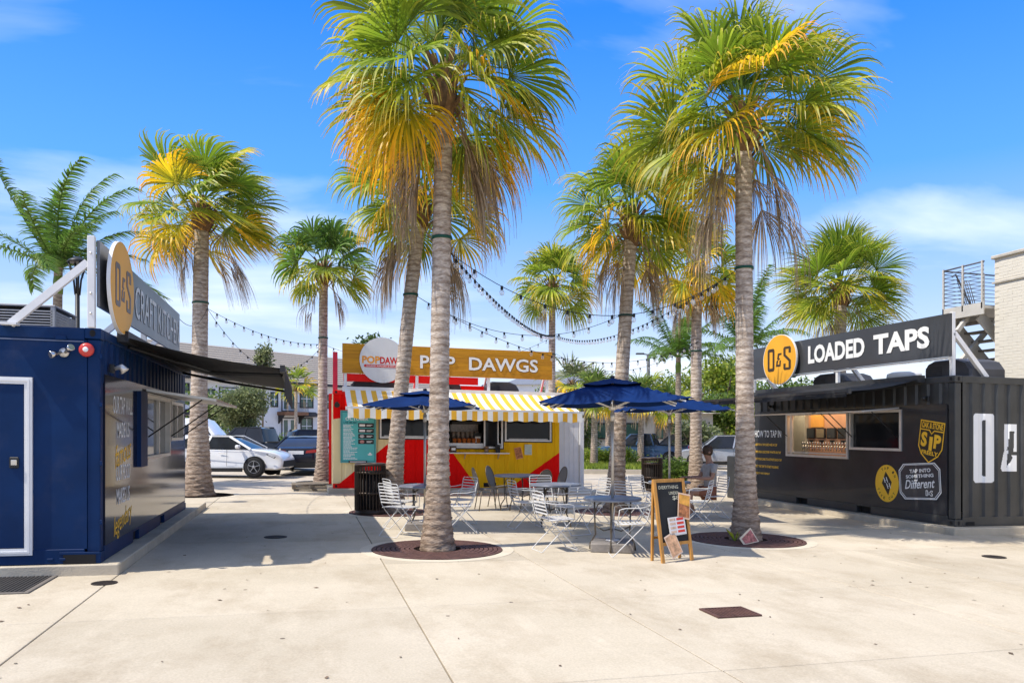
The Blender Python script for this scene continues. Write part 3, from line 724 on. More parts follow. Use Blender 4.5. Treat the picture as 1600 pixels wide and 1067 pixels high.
# corner lamp on the red post
cl_ = thing('wall_lamp', 'small black lamp on the red corner of the hot dog container', 'lamp', .78, PY - .01, h=2.36)
b = MB(); b.lathe([(.05, 0), (.05, -.03), (0, -.03)], 14, axis='y'); part('mount', b, M_RUB, cl_, False)
b = MB(); b.tube([(0, -.03, 0), (0, -.1, -.01), (0, -.17, -.05)], [.03, .05, .075], 14); part('lamp_head', b, M_RUB, cl_, False)
b = MB(); b.box(PX0 - .10, PX0 - .03, PY + .2, PY + .27, PZ0 + .1, PZ1 - .15); b.box(PX0 - .1, PX0 - .02, PY + .1, PY + .2, 2.45, 2.62, .01); part('lock_rod', b, M_RED, pc)
# schedule board
tb = thing('notice_board', 'teal live music schedule board on the cream end of the hot dog container', 'notice board', .87, PY - .05, h=.80)
fB = lambda a, h, d: (a, PY - .045 - d, h)
b = MB(); frame_rect(b, fB, .87, 1.80, .80, 2.18, .022, 0, .035); part('frame', b, mat('teal_frame', (.12, .36, .36), .4), tb)
b = MB(); slab_on(b, fB, .892, 1.778, .822, 2.158, 0, .02); part('panel', b, mat('teal_panel', (.10, .47, .46), .5, var=.05), tb)
b = MB(); frame_rect(b, fB, .905, 1.765, .835, 2.145, .012, .02, .021); part('border', b, mat('teal_dark', (.01, .12, .14), .5), tb)
b = MB(); put_text(b, 'OCTOBER', 1.0, 1.92, .6, .085, lambda a, h, d: fB(a, h, .022), .02); part('title', b, M_WHITE, tb)
b = MB(); put_text(b, 'LIVE MUSIC', .95, 1.83, .36, .065, lambda a, h, d: fB(a, h, .022), .03); part('subtitle', b, MATS['teal_dark'], tb)
b = MB()
for i in range(26):
    z = 1.79 - i * .033 - (i // 3) * .009
    w = random.uniform(.16, .33); x = .945
    while x < .945 + w:
        e = x + random.uniform(.03, .07); slab_on(b, fB, x, e, z, z + .017, .021, .022); x = e + .008
part('schedule_lines', b, M_WHITE, tb)
for i in range(4):
    z = 1.735 - i * .145
    b = MB(); slab_on(b, fB, 1.33, 1.74, z, z + .12, .021, .025); lb = part('listing', b, M_RUB, tb)
    b = MB()
    slab_on(b, fB, 1.55, 1.70, z + .062, z + .078, .0255, .0265); slab_on(b, fB, 1.55, 1.66, z + .038, z + .053, .0255, .0265); part('listing_text', b, M_WHITE, lb)
    b = MB(); b.prism(ell(1.43, z + .06, .06, .042, 16) if i > 1 else rrect(1.36, z + .03, 1.51, z + .09, .01), lambda a, h, d: fB(a, h, .0255 + d), .001); part('listing_picture', b, [M_WHITE, M_WHITE, mat('grey_print', (.45, .42, .42), .6, var=.5, scale=30), mat('pink_print', (.45, .22, .2), .6, var=.5, scale=30)][i], lb)
b = MB(); slab_on(b, fB, 1.08, 1.56, .80, .86, .036, .04); nb_ = part('footer_plate', b, M_RUB, tb)
b = MB(); slab_on(b, fB, 1.11, 1.53, .82, .84, .0405, .0415); part('footer_text', b, M_WHITE, nb_)
b = MB(); b.prism(ell(1.64, 1.02, .065, .022, 12), lambda a, h, d: fB(a, h, .021 + d), .001); b.prism(ell(1.64, 1.055, .03, .02, 10), lambda a, h, d: fB(a, h, .0225 + d), .001); part('crest', b, M_WHITE, tb)
# roof sign: planks, posts, disc, lettering
PS = thing('roof_sign', 'brown plank roof sign lettered POP DAWGS above the striped awning', 'sign', .92, PY, h=2.72)
M_PLANK = [mat('sign_plank_%d' % i, (.50 + .04 * (i % 3 - 1), .232 + .02 * (i % 3 - 1), .022), .6, spec=.15, var=.2, scale=3, stretch=(.35, 1, 9), bump=.05) for i in range(3)]
for i in range(6):
    b = MB(); h0 = 3.17 + i * .131; b.box(.92, 6.74, PY - .03, PY - .005, h0 + .0005, h0 + .1305, .002); part('plank', b, M_PLANK[i % 3], PS)
b = MB(); b.box(.925, 6.735, PY - .0045, PY - .001, 3.175, 3.95); part('backing_sheet', b, M_PLANK[0], PS)
for a in (1.0, 2.9, 4.9, 6.6):
    b = MB(); b.box(a - .04, a + .04, PY + .0005, PY + .07, 2.72, 3.9, .005); ps = part('sign_post', b, M_WHITEMET, PS)
    b = MB(); b.bar((a, PY + .05, 3.55), (a, PY + .75, 2.70), .05, .06); part('brace', b, M_WHITEMET, ps)
b = MB(); slab_on(b, fP, .95, 4.6, 2.96, 3.16, -.06, -.01); part('cross_rail', b, M_RED, PS)
b = MB(); b.box(.68, .80, PY + .0, PY + .10, 2.72, 3.72, .008); part('red_post', b, mat('bright_red_post', (.65, .02, .05), .4), PS)
b = MB(); slab_on(b, fP, 4.2, 5.5, 2.80, 2.96, -.5, -.45); part('red_panel', b, M_RED, PS)
b = MB(); b.prism(ell(1.97, 3.54, .605, .605, 56), lambda a, h, d: fP(a, h, .05 + d), .035); dc = part('round_badge', b, mat('badge_white', (.66, .66, .65), .5, var=.03), PS)
fD = lambda a, h, d: fP(a, h, .087 + d)
b = MB(); put_text(b, 'POP', 1.43, 3.44, .47, .20, fD, .035); part('emblem_lettering', b, mat('logo_orange', (.80, .30, .02), .5), dc)
b = MB(); put_text(b, 'DAWGS', 1.90, 3.44, .70, .19, fD, .035); part('emblem_lettering', b, mat('logo_red', (.58, .02, .015), .5), dc)
b = MB(); b.prism(rrect(1.48, 3.345, 2.50, 3.415, .033), lambda a, h, d: fD(a, h, d), .004); rb = part('ribbon', b, MATS['logo_red'], dc)
b = MB(); put_text(b, 'GOURMET POPCORN & HOT DOGS', 1.54, 3.362, .9, .036, lambda a, h, d: fD(a, h, .006), .02); part('ribbon_text', b, M_WHITE, rb)
b = MB(); put_text(b, 'POP', 2.98, 3.36, .96, .36, lambda a, h, d: fP(a, h, .05), .02); put_text(b, 'DAWGS', 4.33, 3.36, 1.98, .36, lambda a, h, d: fP(a, h, .05), .02); part_islands('letter', b, M_WHITE, PS); lt = PS
b = MB(); put_text(b, 'POP', 2.98, 3.345, .97, .37, lambda a, h, d: fP(a, h, .034), .03); put_text(b, 'DAWGS', 4.33, 3.345, 1.99, .37, lambda a, h, d: fP(a, h, .034), .03); part_islands('letter_return', b, mat('letter_shadow_brown', (.10, .05, .02), .6), lt)
def dome_unit(name, label, x, y, base, w, dp, hh, rz=0):
    t = thing(name, label, 'AC unit', x, y, rz, h=base)
    prof = [(-w / 2, 0), (-w / 2, hh * .62), (-w * .44, hh * .86), (-w * .3, hh), (w * .2, hh), (w * .40, hh * .82), (w * .5, hh * .45), (w / 2, 0)]
    b = MB(); n = len(prof); V = []
    for yy, s in ((-dp / 2, .94), (-dp / 2 + .05, 1), (dp / 2 - .05, 1), (dp / 2, .94)): V += [(p * s, yy, q * s) for p, q in prof]
    Fs = [tuple(range(n)), tuple(reversed(range(3 * n, 4 * n)))]
    for k in range(3):
        for i in range(n): Fs.append((k * n + i, (k + 1) * n + i, (k + 1) * n + (i + 1) % n, k * n + (i + 1) % n))
    b.add(V, Fs); part('shroud', b, M_ACU, t, False)
    for i in range(6):
        b = MB(); z = .06 + i * hh * .1; b.bar((-w * .46, -dp / 2 - .004, z), (-w * .1, -dp / 2 - .004, z), .012, .012); part('louvre', b, M_RUB, t, False)
dome_unit('rooftop_unit', 'black domed air conditioner under the round popcorn badge', 1.85, PY + .6, 2.69, 1.35, .8, .36)
dome_unit('rooftop_unit', 'black domed air conditioner below the word DAWGS on the plank sign', 5.35, PY + .6, 2.69, .98, .8, .40)
dome_unit('rooftop_unit', 'black vent box on the hot dog container hidden behind the tall palm', 3.95, PY + .6, 2.69, .5, .6, .34)
def poster(name, label, fn, cx, cz, w, h, rot, m_in, m_edge, parent_xy, hbase=0):
    t = thing(name, label, 'poster', parent_xy[0], parent_xy[1], h=hbase); ca, sa = math.cos(rot), math.sin(rot)
    q = lambda s: [(cx + (x * w * s * ca - z * h * s * sa), cz + (x * w * s * sa + z * h * s * ca)) for x, z in ((-.5, -.5), (.5, -.5), (.5, .5), (-.5, .5))]
    b = MB(); b.prism(q(1), fn, .003); part('sheet', b, m_edge, t)
    b = MB(); b.prism(q(.86), lambda a, c_, d: fn(a, c_, .0035 + d), .001); part('print', b, m_in, t)
M_FOOD = mat('food_print', (.42, .16, .06), .5, var=.75, scale=16); M_FOODY = mat('food_print_yellow', (.75, .36, .06), .5, var=.35, scale=9)
poster('poster', 'tilted food picture poster on the yellow container wall', lambda a, h, d: fP(a, h, .002 + d), 5.76, 1.09, .21, .33, .22, M_FOOD, mat('orange_border', (.75, .33, .12), .6), (5.76, PY), .9)
poster('poster', 'pale green notice sheet beside the food poster on the yellow wall', lambda a, h, d: fP(a, h, .002 + d), 6.04, 1.19, .21, .29, 0, mat('notice_print', (.50, .56, .48), .6, var=.25, scale=26, stretch=(.3, 1, 3)), mat('notice_paper', (.58, .64, .55), .6), (6.04, PY), .9)

# ================================================================== RIGHT: black tap container
RX, RY0, RY1, RZ0, RZ1 = 10.87, 10.88, 17.08, .125, 2.745
RXB = RX + 2.44
plinth('container_plinth', 10.64, 14.2, 10.66, 17.5)
rc = thing('shipping_container', 'black shipping container tap bar with corrugated end and two serving windows', 'container', RX, RY0)
fT = lambda a, h, d: (RX - d, a, h)       # long side facing the plaza, a = y
fQ = lambda a, h, d: (a, RY0 - d, h)      # end wall, a = x
W1 = (13.58, 15.71, 1.20, 2.19); W2 = (12.10, 13.54, 1.40, 2.19)
b = MB(); corr(b, lambda a, h, d: fT(a, h, d - .012), RY0 + .15, RY1 - .15, 2.24, RZ1 - .1); part('corrugated_wall', b, M_BLACKP, rc)
b = MB(); corr(b, lambda a, h, d: fQ(a, h, d - .006), RX + .17, RXB - .17, RZ0 + .16, RZ1 - .12); ew = part('corrugated_end_wall', b, M_BLACKP, rc)
# painted emblem letters follow the corrugation
def painted(shape_test, x0, x1, z0, z1):
    b = MB(); dx, dz = .011, .0125; xs = np.arange(x0, x1, dx); zs = np.arange(z0, z1, dz)
    P = lambda x, z: fQ(x, z, corr_depth(x, RX + .17) - .006 + .0022)
    for x in xs:
        run = None
        for z in list(zs) + [z1 + 1]:
            ok = z < z1 and shape_test(x + dx / 2, z + dz / 2)
            if ok and run is None: run = z
            if not ok and run is not None:
                b.add([P(x, run), P(x + dx, run), P(x + dx, z), P(x, z)], [(0, 1, 2, 3)]); run = None
    return b
def in_rr(x, z, a0, b0, a1, b1, r):
    if not (a0 <= x <= a1 and b0 <= z <= b1): return False
    cx_ = min(max(x, a0 + r), a1 - r); cz_ = min(max(z, b0 + r), b1 - r); return (x - cx_) ** 2 + (z - cz_) ** 2 <= r * r
def in_poly(x, z, P):
    c_ = False; j = len(P) - 1
    for i in range(len(P)):
        if (P[i][1] > z) != (P[j][1] > z) and x < (P[j][0] - P[i][0]) * (z - P[i][1]) / (P[j][1] - P[i][1]) + P[i][0]: c_ = not c_
        j = i
    return c_
part('painted_letter', painted(lambda x, z: in_rr(x, z, 11.27, .88, 11.76, 2.10, .07) and not in_rr(x, z, 11.495, 1.0, 11.54, 1.98, .01), 11.26, 11.77, .87, 2.11), M_WHITE, ew)
AMP = [(11.99, 1.93), (12.50, 1.93), (12.50, 1.42), (12.16, 1.42), (12.19, 1.80), (12.07, 1.80), (12.05, 1.50), (12.06, 1.46), (12.10, 1.44), (12.05, 1.38), (12.03, 1.16), (12.14, 1.34), (12.11, 1.36), (12.50, 1.36), (12.50, 1.08), (11.90, 1.08), (11.86, 1.12), (11.92, 1.40), (11.98, 1.45), (11.93, 1.52), (11.97, 1.88)]
part('painted_letter', painted(lambda x, z: in_poly(x, z, [(11.985, 1.925), (12.245, 1.925), (12.245, 1.43), (12.15, 1.43), (12.165, 1.80), (12.075, 1.80), (12.05, 1.47), (11.99, 1.45), (11.95, 1.50)]) or in_poly(x, z, [(12.0, 1.46), (12.06, 1.46), (12.03, 1.16), (12.13, 1.33), (12.10, 1.37), (12.245, 1.37), (12.245, 1.08), (11.90, 1.08), (11.865, 1.14), (11.93, 1.42)]), 11.85, 12.26, 1.07, 1.94), M_WHITE, ew)
b = MB(); b.box(RX + .05, RXB, RY0 + .05, RY1, RZ1 - .06, RZ1 - .02); part('roof', b, M_BLACKP, rc)
b = MB(); b.box(RXB - .05, RXB - .01, RY0 + .06, RY1, RZ0, RZ1 - .06); b.box(RX + .16, RXB - .05, RY1 - .05, RY1 - .01, RZ0, RZ1 - .06); part('back_wall', b, M_BLACKP, rc)
b = MB(); b.box(RX + .165, RXB - .1, RY0, RY0 + .07, RZ1 - .12, RZ1, .006); b.box(RX + .165, RXB - .1, RY0, RY0 + .07, RZ0, RZ0 + .16, .006); b.box(RX + .0, RX + .08, RY0 + .165, RY1 - .165, RZ1 - .11, RZ1, .006); part('rail', b, M_BLACKP, rc)
b = MB()
for a0, a1 in ((RY0 + .165, 12.95), (13.35, 14.95), (15.35, RY1 - .165)): b.box(RX + .002, RX + .1, a0, a1, RZ0, RZ0 + .17, .006)
for a0, a1 in ((12.95, 13.35), (14.95, 15.35)): b.box(RX + .002, RX + .1, a0, a1, RZ0 + .14, RZ0 + .17)
part('bottom_rail', b, M_BLACKP, rc)
for a0, a1 in ((12.95, 13.35), (14.95, 15.35)):
    b = MB(); b.box(RX + .101, RX + .13, a0, a1, RZ0, RZ0 + .14); part('fork_pocket', b, M_DARK, rc)
for (y0, y1) in ((RY0, RY0 + .165), (RY1 - .165, RY1)):
    b = MB(); b.box(RX + .012, RX + .15, y0 + .012, y1 - .01, RZ0 + .12, RZ1 - .12, .01); part('corner_post', b, M_BLACKP, rc)
    for z0 in (RZ0 - .003, RZ1 - .115):
        b = MB(); b.box(RX - .004, RX + .165, y0 - .004, y1, z0, z0 + .118, .008); cc = part('corner_casting', b, M_BLACKP, rc)
        b = MB(); b.prism(ell(RX + .08, z0 + .06, .022, .036, 12), lambda a, h, d: (a, y0 - .0045 - d, h), .004); b.prism(ell(y0 + .08, z0 + .06, .03, .03, 12), lambda a, h, d: (RX - .0045 - d, a, h), .004); part('casting_hole', b, M_DARK, cc)
b = MB(); b.box(RX + .23, RX + .42, RY0 - .004, RY0 - .001, RZ0 + .015, RZ0 + .075); part('fork_pocket', b, M_DARK, rc)
b = MB()
for a0, a1, h0, h1 in [(RY0 + .17, W2[0], RZ0 + .17, 2.26), (W2[0], W2[1], RZ0 + .17, W2[2]), (W2[1], W1[0], RZ0 + .17, 2.26), (W1[0], W1[1], RZ0 + .17, W1[2]), (W1[1], RY1 - .17, RZ0 + .17, 2.26), (W2[0], W2[1], W2[3], 2.26), (W1[0], W1[1], W1[3], 2.26)]:
    slab_on(b, fT, a0, a1, h0, h1, -.03, .004)
part('cladding', b, M_BLACKGLOSS, rc)
b = MB(); b.box(RX + .17, RX + .2, RY0 + 2.0, RY0 + 2.05, .9, 1.0); 
# interior of the tap room behind the large window
M_TAPWALL = mat('copper_tap_wall', (.62, .33, .20), .45, var=.15, scale=2); M_TAPW2 = mat('amber_tile', (.75, .36, .08), .5); M_TAPW3 = mat('pale_side_wall', (.42, .40, .34), .6)
b = MB(); b.box(RX + .60, RX + .64, 13.1, 16.55, .7, 2.5); part('tap_wall', b, M_TAPWALL, rc)
b = MB(); b.box(RX + .585, RX + .599, 15.15, 15.62, 1.88, 2.4); part('tile_panel', b, M_TAPW2, rc)
b = MB(); b.box(RX + .06, RX + .60, 16.56, 16.60, .7, 2.5); b.box(RX + .50, RX + .60, 15.72, 15.84, .7, 2.5); b.box(RX + .57, RX + .60, 15.84, 16.55, .7, 2.5); part('side_wall', b, M_TAPW3, rc)
b = MB(); b.box(RX + .05, RX + .60, 13.05, 13.1, .7, 2.5); b.box(RX + .05, RX + .60, 13.1, 16.55, .95, 1.0); b.box(RX + .05, RX + .60, 13.1, 16.55, 2.45, 2.5); part('counter', b, M_TAPW3, rc)
b = MB(); b.box(RX + .15, RX + .25, 13.3, 16.3, 2.40, 2.44); part('ceiling_lamp', b, mat('warm_lamp', (1, .80, .55), .5, var=.01, emit=8), rc)
for i in range(5):
    y = 15.75 - i * .37
    b = MB(); b.box(RX + .55, RX + .598, y - .30, y, 1.62, 1.86, .006); sc = part('tap_screen', b, M_RUB, rc)
    b = MB(); b.box(RX + .545, RX + .549, y - .28, y - .02, 1.64, 1.84); part('screen_face', b, mat('screen_grey' if i != 1 else 'screen_tan', (.05, .055, .06) if i != 1 else (.25, .20, .13), .2), sc)
    b = MB(); b.box(RX + .575, RX + .598, y - .22, y - .08, 1.53, 1.58, .004); part('tap_label', b, M_RUB, rc)
    for k in range(4):
        yy = y - .03 - k * .088; b = MB(); b.tube([(RX + .59, yy, 1.47), (RX + .45, yy, 1.44), (RX + .43, yy, 1.33)], [.012, .014, .008], 6); b.tube([(RX + .45, yy, 1.45), (RX + .44, yy, 1.54)], [.008, .015], 6); part('tap', b, M_STEEL, rc)
for k, (a0, a1, h0, h1) in enumerate((W1, W2)):
    b = MB(); frame_rect(b, fT, a0, a1, h0, h1, .05, -.06, .03); w = part('window_frame', b, M_ALU, rc)
    if k:
        b = MB(); slab_on(b, fT, a0 + .05, a1 - .05, h0 + .05, h1 - .05, -.05, -.04); part('pane', b, M_GLASS_DK, w)
    else:
        b = MB(); slab_on(b, fT, a1 - .2, a1 - .15, h0 + .05, h1 - .05, -.04, .01); slab_on(b, fT, a0 + .05, a1 - .05, h0 + .08, h0 + .11, -.04, .0); part('mullion', b, M_ALU, w)
for (a0, a1) in ((13.62, 16.6), (12.14, 13.5)):
    b = MB(); pts = [(RX - .035, 2.2), (RX - .86, 2.12)]
    b.add([(x, y, h + t) for y in (a0, min(a1, 15.7)) for x, h in pts for t in (0, .03)], [(0, 1, 3, 2), (4, 6, 7, 5), (0, 4, 5, 1), (2, 3, 7, 6), (1, 5, 7, 3), (0, 2, 6, 4)])
    fp = part('serving_flap', b, M_ALU, rc)
    for y in (a0 + .06, min(a1, 15.7) - .06):
        b = MB(); b.tube([(RX - .035, y, 1.66), (RX - .6, y, 2.13)], .010, 6); part('strut', b, M_RUB, fp)
awning(rc, fT, 11.6, 16.75, 2.74, 2.46, 1.62, M_BLACKFAB, .10, M_BLACKP, M_RUB, nval=.004)
# lettering on the black cladding (reading direction runs towards the camera)
fW = lambda a, h, d: fT(17.2 - a, h, .0055 + d)
b = MB(); put_text(b, 'HOW TO TAP IN', 17.2 - 17.02, 1.63, 1.10, .17, fW, .016); part('heading', b, M_WHITE, rc)
b = MB()
for i, s in enumerate(('ASK FOR A TAP CARD AND A CUP', 'EXPLORE & DISCOVER WHAT\'S ON TAP', 'TAP YOUR CARD TO ACTIVATE EACH TAP', 'TILT THE TAP TO START POURING', 'ENJOY AND REPEAT')):
    put_text(b, s, 17.2 - 17.0, 1.42 - i * .178, (.92, 1.07, 1.10, .97, .62)[i], .06, fW, .03)
part('instructions', b, M_YELTXT, rc)
# three decals
def decal(label_name, mb, m, parent): return part(label_name, mb, m, parent)
fC = lambda a, h, d: fT(a, h, .0055 + d); fCm = lambda c: (lambda a, h, d: fT(c - a, h, .0055 + d))
q = fCm(12.49)
b = MB(); b.prism(ell(0, .77, .31, .36, 44), lambda a, h, d: q(a, h, d), .002); dg = part('oval_decal', b, M_YELTXT, rc)
b = MB(); b.prism([(-.13, .77), (-.03, 1.0), (.13, .80), (.04, .54)], lambda a, h, d: q(a, h, .0025 + d), .001); part('decal_lozenge', b, M_BLACKL, dg)
b = MB()
for k in range(2):
    cx_, cz_ = -.045 + .075 * k, .83 - .11 * k
    for (p0, p1) in (((-.045, .05), (-.005, -.05)), ((.02, .06), (.06, -.04)), ((-.02, -.005), (.035, .01))):
        b.add([q(cx_ + p0[0], cz_ + p0[1], .004), q(cx_ + p0[0] + .022, cz_ + p0[1], .004), q(cx_ + p1[0] + .022, cz_ + p1[1], .004), q(cx_ + p1[0], cz_ + p1[1], .004)], [(0, 1, 2, 3)])
part('decal_monogram', b, M_WHITE, dg)
b = MB()
for s, a_start, a_end in (('TAP IN', 118, 30), ('TAKE OUT', 205, 320)):
    n = len(s)
    for i, ch in enumerate(s):
        if ch == ' ': continue
        th = R(a_start + (a_end - a_start) * i / (n - 1)); px_, pz_ = .245 * math.cos(th), .77 + .295 * math.sin(th)
        put_text(b, ch, px_ - .02, pz_ - .026, .04, .052, lambda a, h, d: q(a, h, .004), .02, th - math.pi / 2 if a_start < 150 else th + math.pi / 2)
part('decal_text', b, M_BLACKL, dg)
q2 = fCm(11.67); rt = -.06
def rot2(P, c0, ang): ca, sa = math.cos(ang), math.sin(ang); return [(c0[0] + (x - c0[0]) * ca - (z - c0[1]) * sa, c0[1] + (x - c0[0]) * sa + (z - c0[1]) * ca) for x, z in P]
def oct_(hw, hh, c): return [(-hw + c, -hh), (hw - c, -hh), (hw, -hh + c), (hw, hh - c), (hw - c, hh), (-hw + c, hh), (-hw, hh - c), (-hw, -hh + c)]
def shifted(P, x, z): return [(a + x, c_ + z) for a, c_ in P]
tz = .86; ang = .20
b = MB(); b.prism(rot2(shifted(oct_(.50, .335, .12), 0, tz), (0, tz), ang * .35), lambda a, h, d: q2(a, h, .001 + d), .002); dg = part('label_decal', b, M_CHAR, rc)
b = MB()
for s0, s1 in ((.495, .478), (.462, .452)):
    b.ring(rot2(shifted(oct_(s0, s0 * .67, .12), 0, tz), (0, tz), ang * .35), rot2(shifted(oct_(s1, s1 * .67 - .003, .117), 0, tz), (0, tz), ang * .35), lambda a, h, d: q2(a, h, .004 + d), .001)
for s, x, z, w, h_, bo, shr in (('TAP INTO', -.24, tz + .16, .50, .07, .03, 0), ('SOMETHING', -.33, tz + .065, .66, .065, .03, 0), ('Different', -.36, tz - .13, .72, .17, .015, .35)):
    put_text(b, s, x, z, w, h_, lambda a, h, d: q2(a, h, .004), bo, ang * .5, shr)
emblem_os(b, .15, tz - .25, .16, .10, lambda a, h, d: q2(a, h, d), .004, .001)
part('decal_print', b, M_WHITE, dg)
q3 = fCm(11.40); tz = 1.60; an3 = -.14
sh_ = [(-.28, .36), (.28, .36), (.28, -.12), (.20, -.26), (0, -.40), (-.20, -.26), (-.28, -.12)]
b = MB(); b.prism(rot2(shifted(sh_, 0, tz), (0, tz), an3), lambda a, h, d: q3(a, h, .004 + d), .002); dg = part('shield_decal', b, M_BLACKL, rc)
b = MB(); b.ring(rot2(shifted(sh_, 0, tz), (0, tz), an3), rot2(shifted([(x * .93, z * .94) for x, z in sh_], 0, tz), (0, tz), an3), lambda a, h, d: q3(a, h, .007 + d), .001)
q3t = lambda a, h, d: (lambda p: q3(p[0], p[1], .0075))(rot2([(a, h)], (0, tz), an3)[0])
b.prism([(-.27, .20), (-.05, .20), (0, .14), (.05, .20), (.27, .20), (.27, .18), (.06, .18), (0, .115), (-.06, .18), (-.27, .18)], lambda a, h, d: (lambda p: q3(p[0], p[1], .007 + d))(rot2([(a, h + tz)], (0, tz), an3)[0]), .001)
put_text(b, 'OAK & STONE', -.24, tz + .22, .48, .11, q3t, .03)
put_text(b, 'S', -.23, tz - .12, .14, .27, q3t, .05); put_text(b, 'I', -.035, tz - .17, .075, .25, q3t, .05); put_text(b, 'P', .07, tz - .12, .16, .25, q3t, .05)
put_text(b, 'FREELY', -.19, tz - .255, .38, .075, q3t, .03)
part('decal_print', b, M_YELTXT, dg)
# roof sign of the tap bar
ts = thing('roof_sign', 'charcoal roof sign lettered LOADED TAPS on the black container', 'sign', RX, 11.0, h=2.74)
b = MB(); slab_on(b, fT, 10.97, 17.13, 3.09, 3.84, -.03, .0); part('sign_board', b, M_CHAR, ts)
for a in (11.0, 14.0, 17.15):
    b = MB(); b.box(RX + .032, RX + .10, a - .035, a + .035, 2.74, 3.86 if a == 11.0 else 3.8, .004); ps = part('sign_post', b, M_WHITEMET, ts)
    b = MB(); b.bar((RX + .09, a, 3.5), (RX + .80, a, 2.74), .07, .08); part('brace', b, M_WHITEMET, ps)
b = MB(); slab_on(b, fT, 10.97, 17.1, 3.045, 3.085, -.06, -.02); part('bottom_angle', b, M_WHITEMET, ts)
b = MB(); b.prism(ell(15.84, 3.46, .66, .59, 56), lambda a, h, d: fT(a, h, .07 + d), .04); bd = part('oval_badge', b, M_WHITEMET, ts)
b = MB(); b.prism(ell(15.84, 3.46, .64, .575, 56), lambda a, h, d: fT(a, h, .11 + d), .004); part('badge_face', b, M_YEL, bd)
b = MB(); slab_on(b, fT, 15.5, 16.2, 3.2, 3.7, .0, .07); part('badge_bracket', b, M_RUB, bd)
b = MB(); emblem_os(b, -.46, 3.20, .92, .54, lambda a, h, d: fT(15.84 - a, h, d), .114, .004); part('emblem', b, mat('dark_brown_lettering', (.05, .03, .012), .45), bd)
b = MB()
fl_ = lambda a, h, d: fT(-a, h, .012)
put_text(b, 'LOADED', -14.9, 3.28, 1.80, .40, fl_, .04); put_text(b, 'TAPS', -12.85, 3.28, 1.42, .40, fl_, .04)
part_islands('letter', b, M_WHITE, ts)
dome_unit('rooftop_unit', 'dark domed air conditioner on the black container below the letters LO', 11.7, 13.9 + .9, 2.725, 1.1, .8, .36, R(-90))
dome_unit('rooftop_unit', 'dark domed air conditioner beside the sign post of the black container', 11.75, 11.55, 2.725, 1.05, .8, .38, R(-90))
rv = thing('roof_vent', 'round white roof vent behind the letters ED on the black container', 'vent', 11.5, 12.75, h=2.725)
b = MB(); b.lathe([(.16, 0), (.16, .12)], 24); part('neck', b, M_ALU, rv, False)
b = MB(); b.lathe([(.30, .10), (.32, .13), (.31, .20), (.22, .235), (0, .24)], 28); part('cap', b, M_WHITEMET, rv, False)
for yy, lbl in ((16.2, 'small black lamp under the far end of the black awning'), (11.45, 'small black lamp on the near wall end of the black container')):
    wl = thing('wall_lamp', lbl, 'lamp', RX - .01, yy, h=2.36)
    b = MB(); b.box(-.05, 0, -.04, .04, -.05, .05, .01); part('mount', b, M_RUB, wl, False)
    b = MB(); b.tube([(-.05, 0, 0), (-.10, 0, .02), (-.13, 0, -.02)], [.02, .03, .04], 12); part('lamp_head', b, M_RUB, wl, False)

# ================================================================== palms
def hexc(r, g_, b_): return (r, g_, b_)
L_GREEN = leaf_mat('frond_green', [(0, (.24, .32, .035)), (.4, (.20, .32, .025)), (.75, (.30, .37, .035)), (1, (.46, .42, .06))])
L_LIME = leaf_mat('frond_lime', [(0, (.28, .37, .05)), (.4, (.31, .41, .03)), (.75, (.45, .44, .03)), (1, (.62, .42, .04))])
L_GOLD = leaf_mat('frond_gold', [(0, (.40, .40, .03)), (.35, (.72, .60, .03)), (.66, (.90, .56, .02)), (1, (.82, .34, .02))])
L_DEAD = leaf_mat('frond_dead', [(0, (.30, .20, .12)), (.5, (.47, .36, .24)), (1, (.38, .27, .17))], .15, .8)
L_DEEP = leaf_mat('frond_deep_green', [(0, (.15, .24, .04)), (.5, (.10, .21, .03)), (1, (.19, .28, .05))])
L_SABAL = leaf_mat('frond_sabal', [(0, (.16, .22, .045)), (.5, (.13, .21, .035)), (1, (.24, .26, .07))])
UP = np.array([0, 0, 1.])
def nrm(v): return v / (np.linalg.norm(v, axis=-1, keepdims=True) + 1e-12)
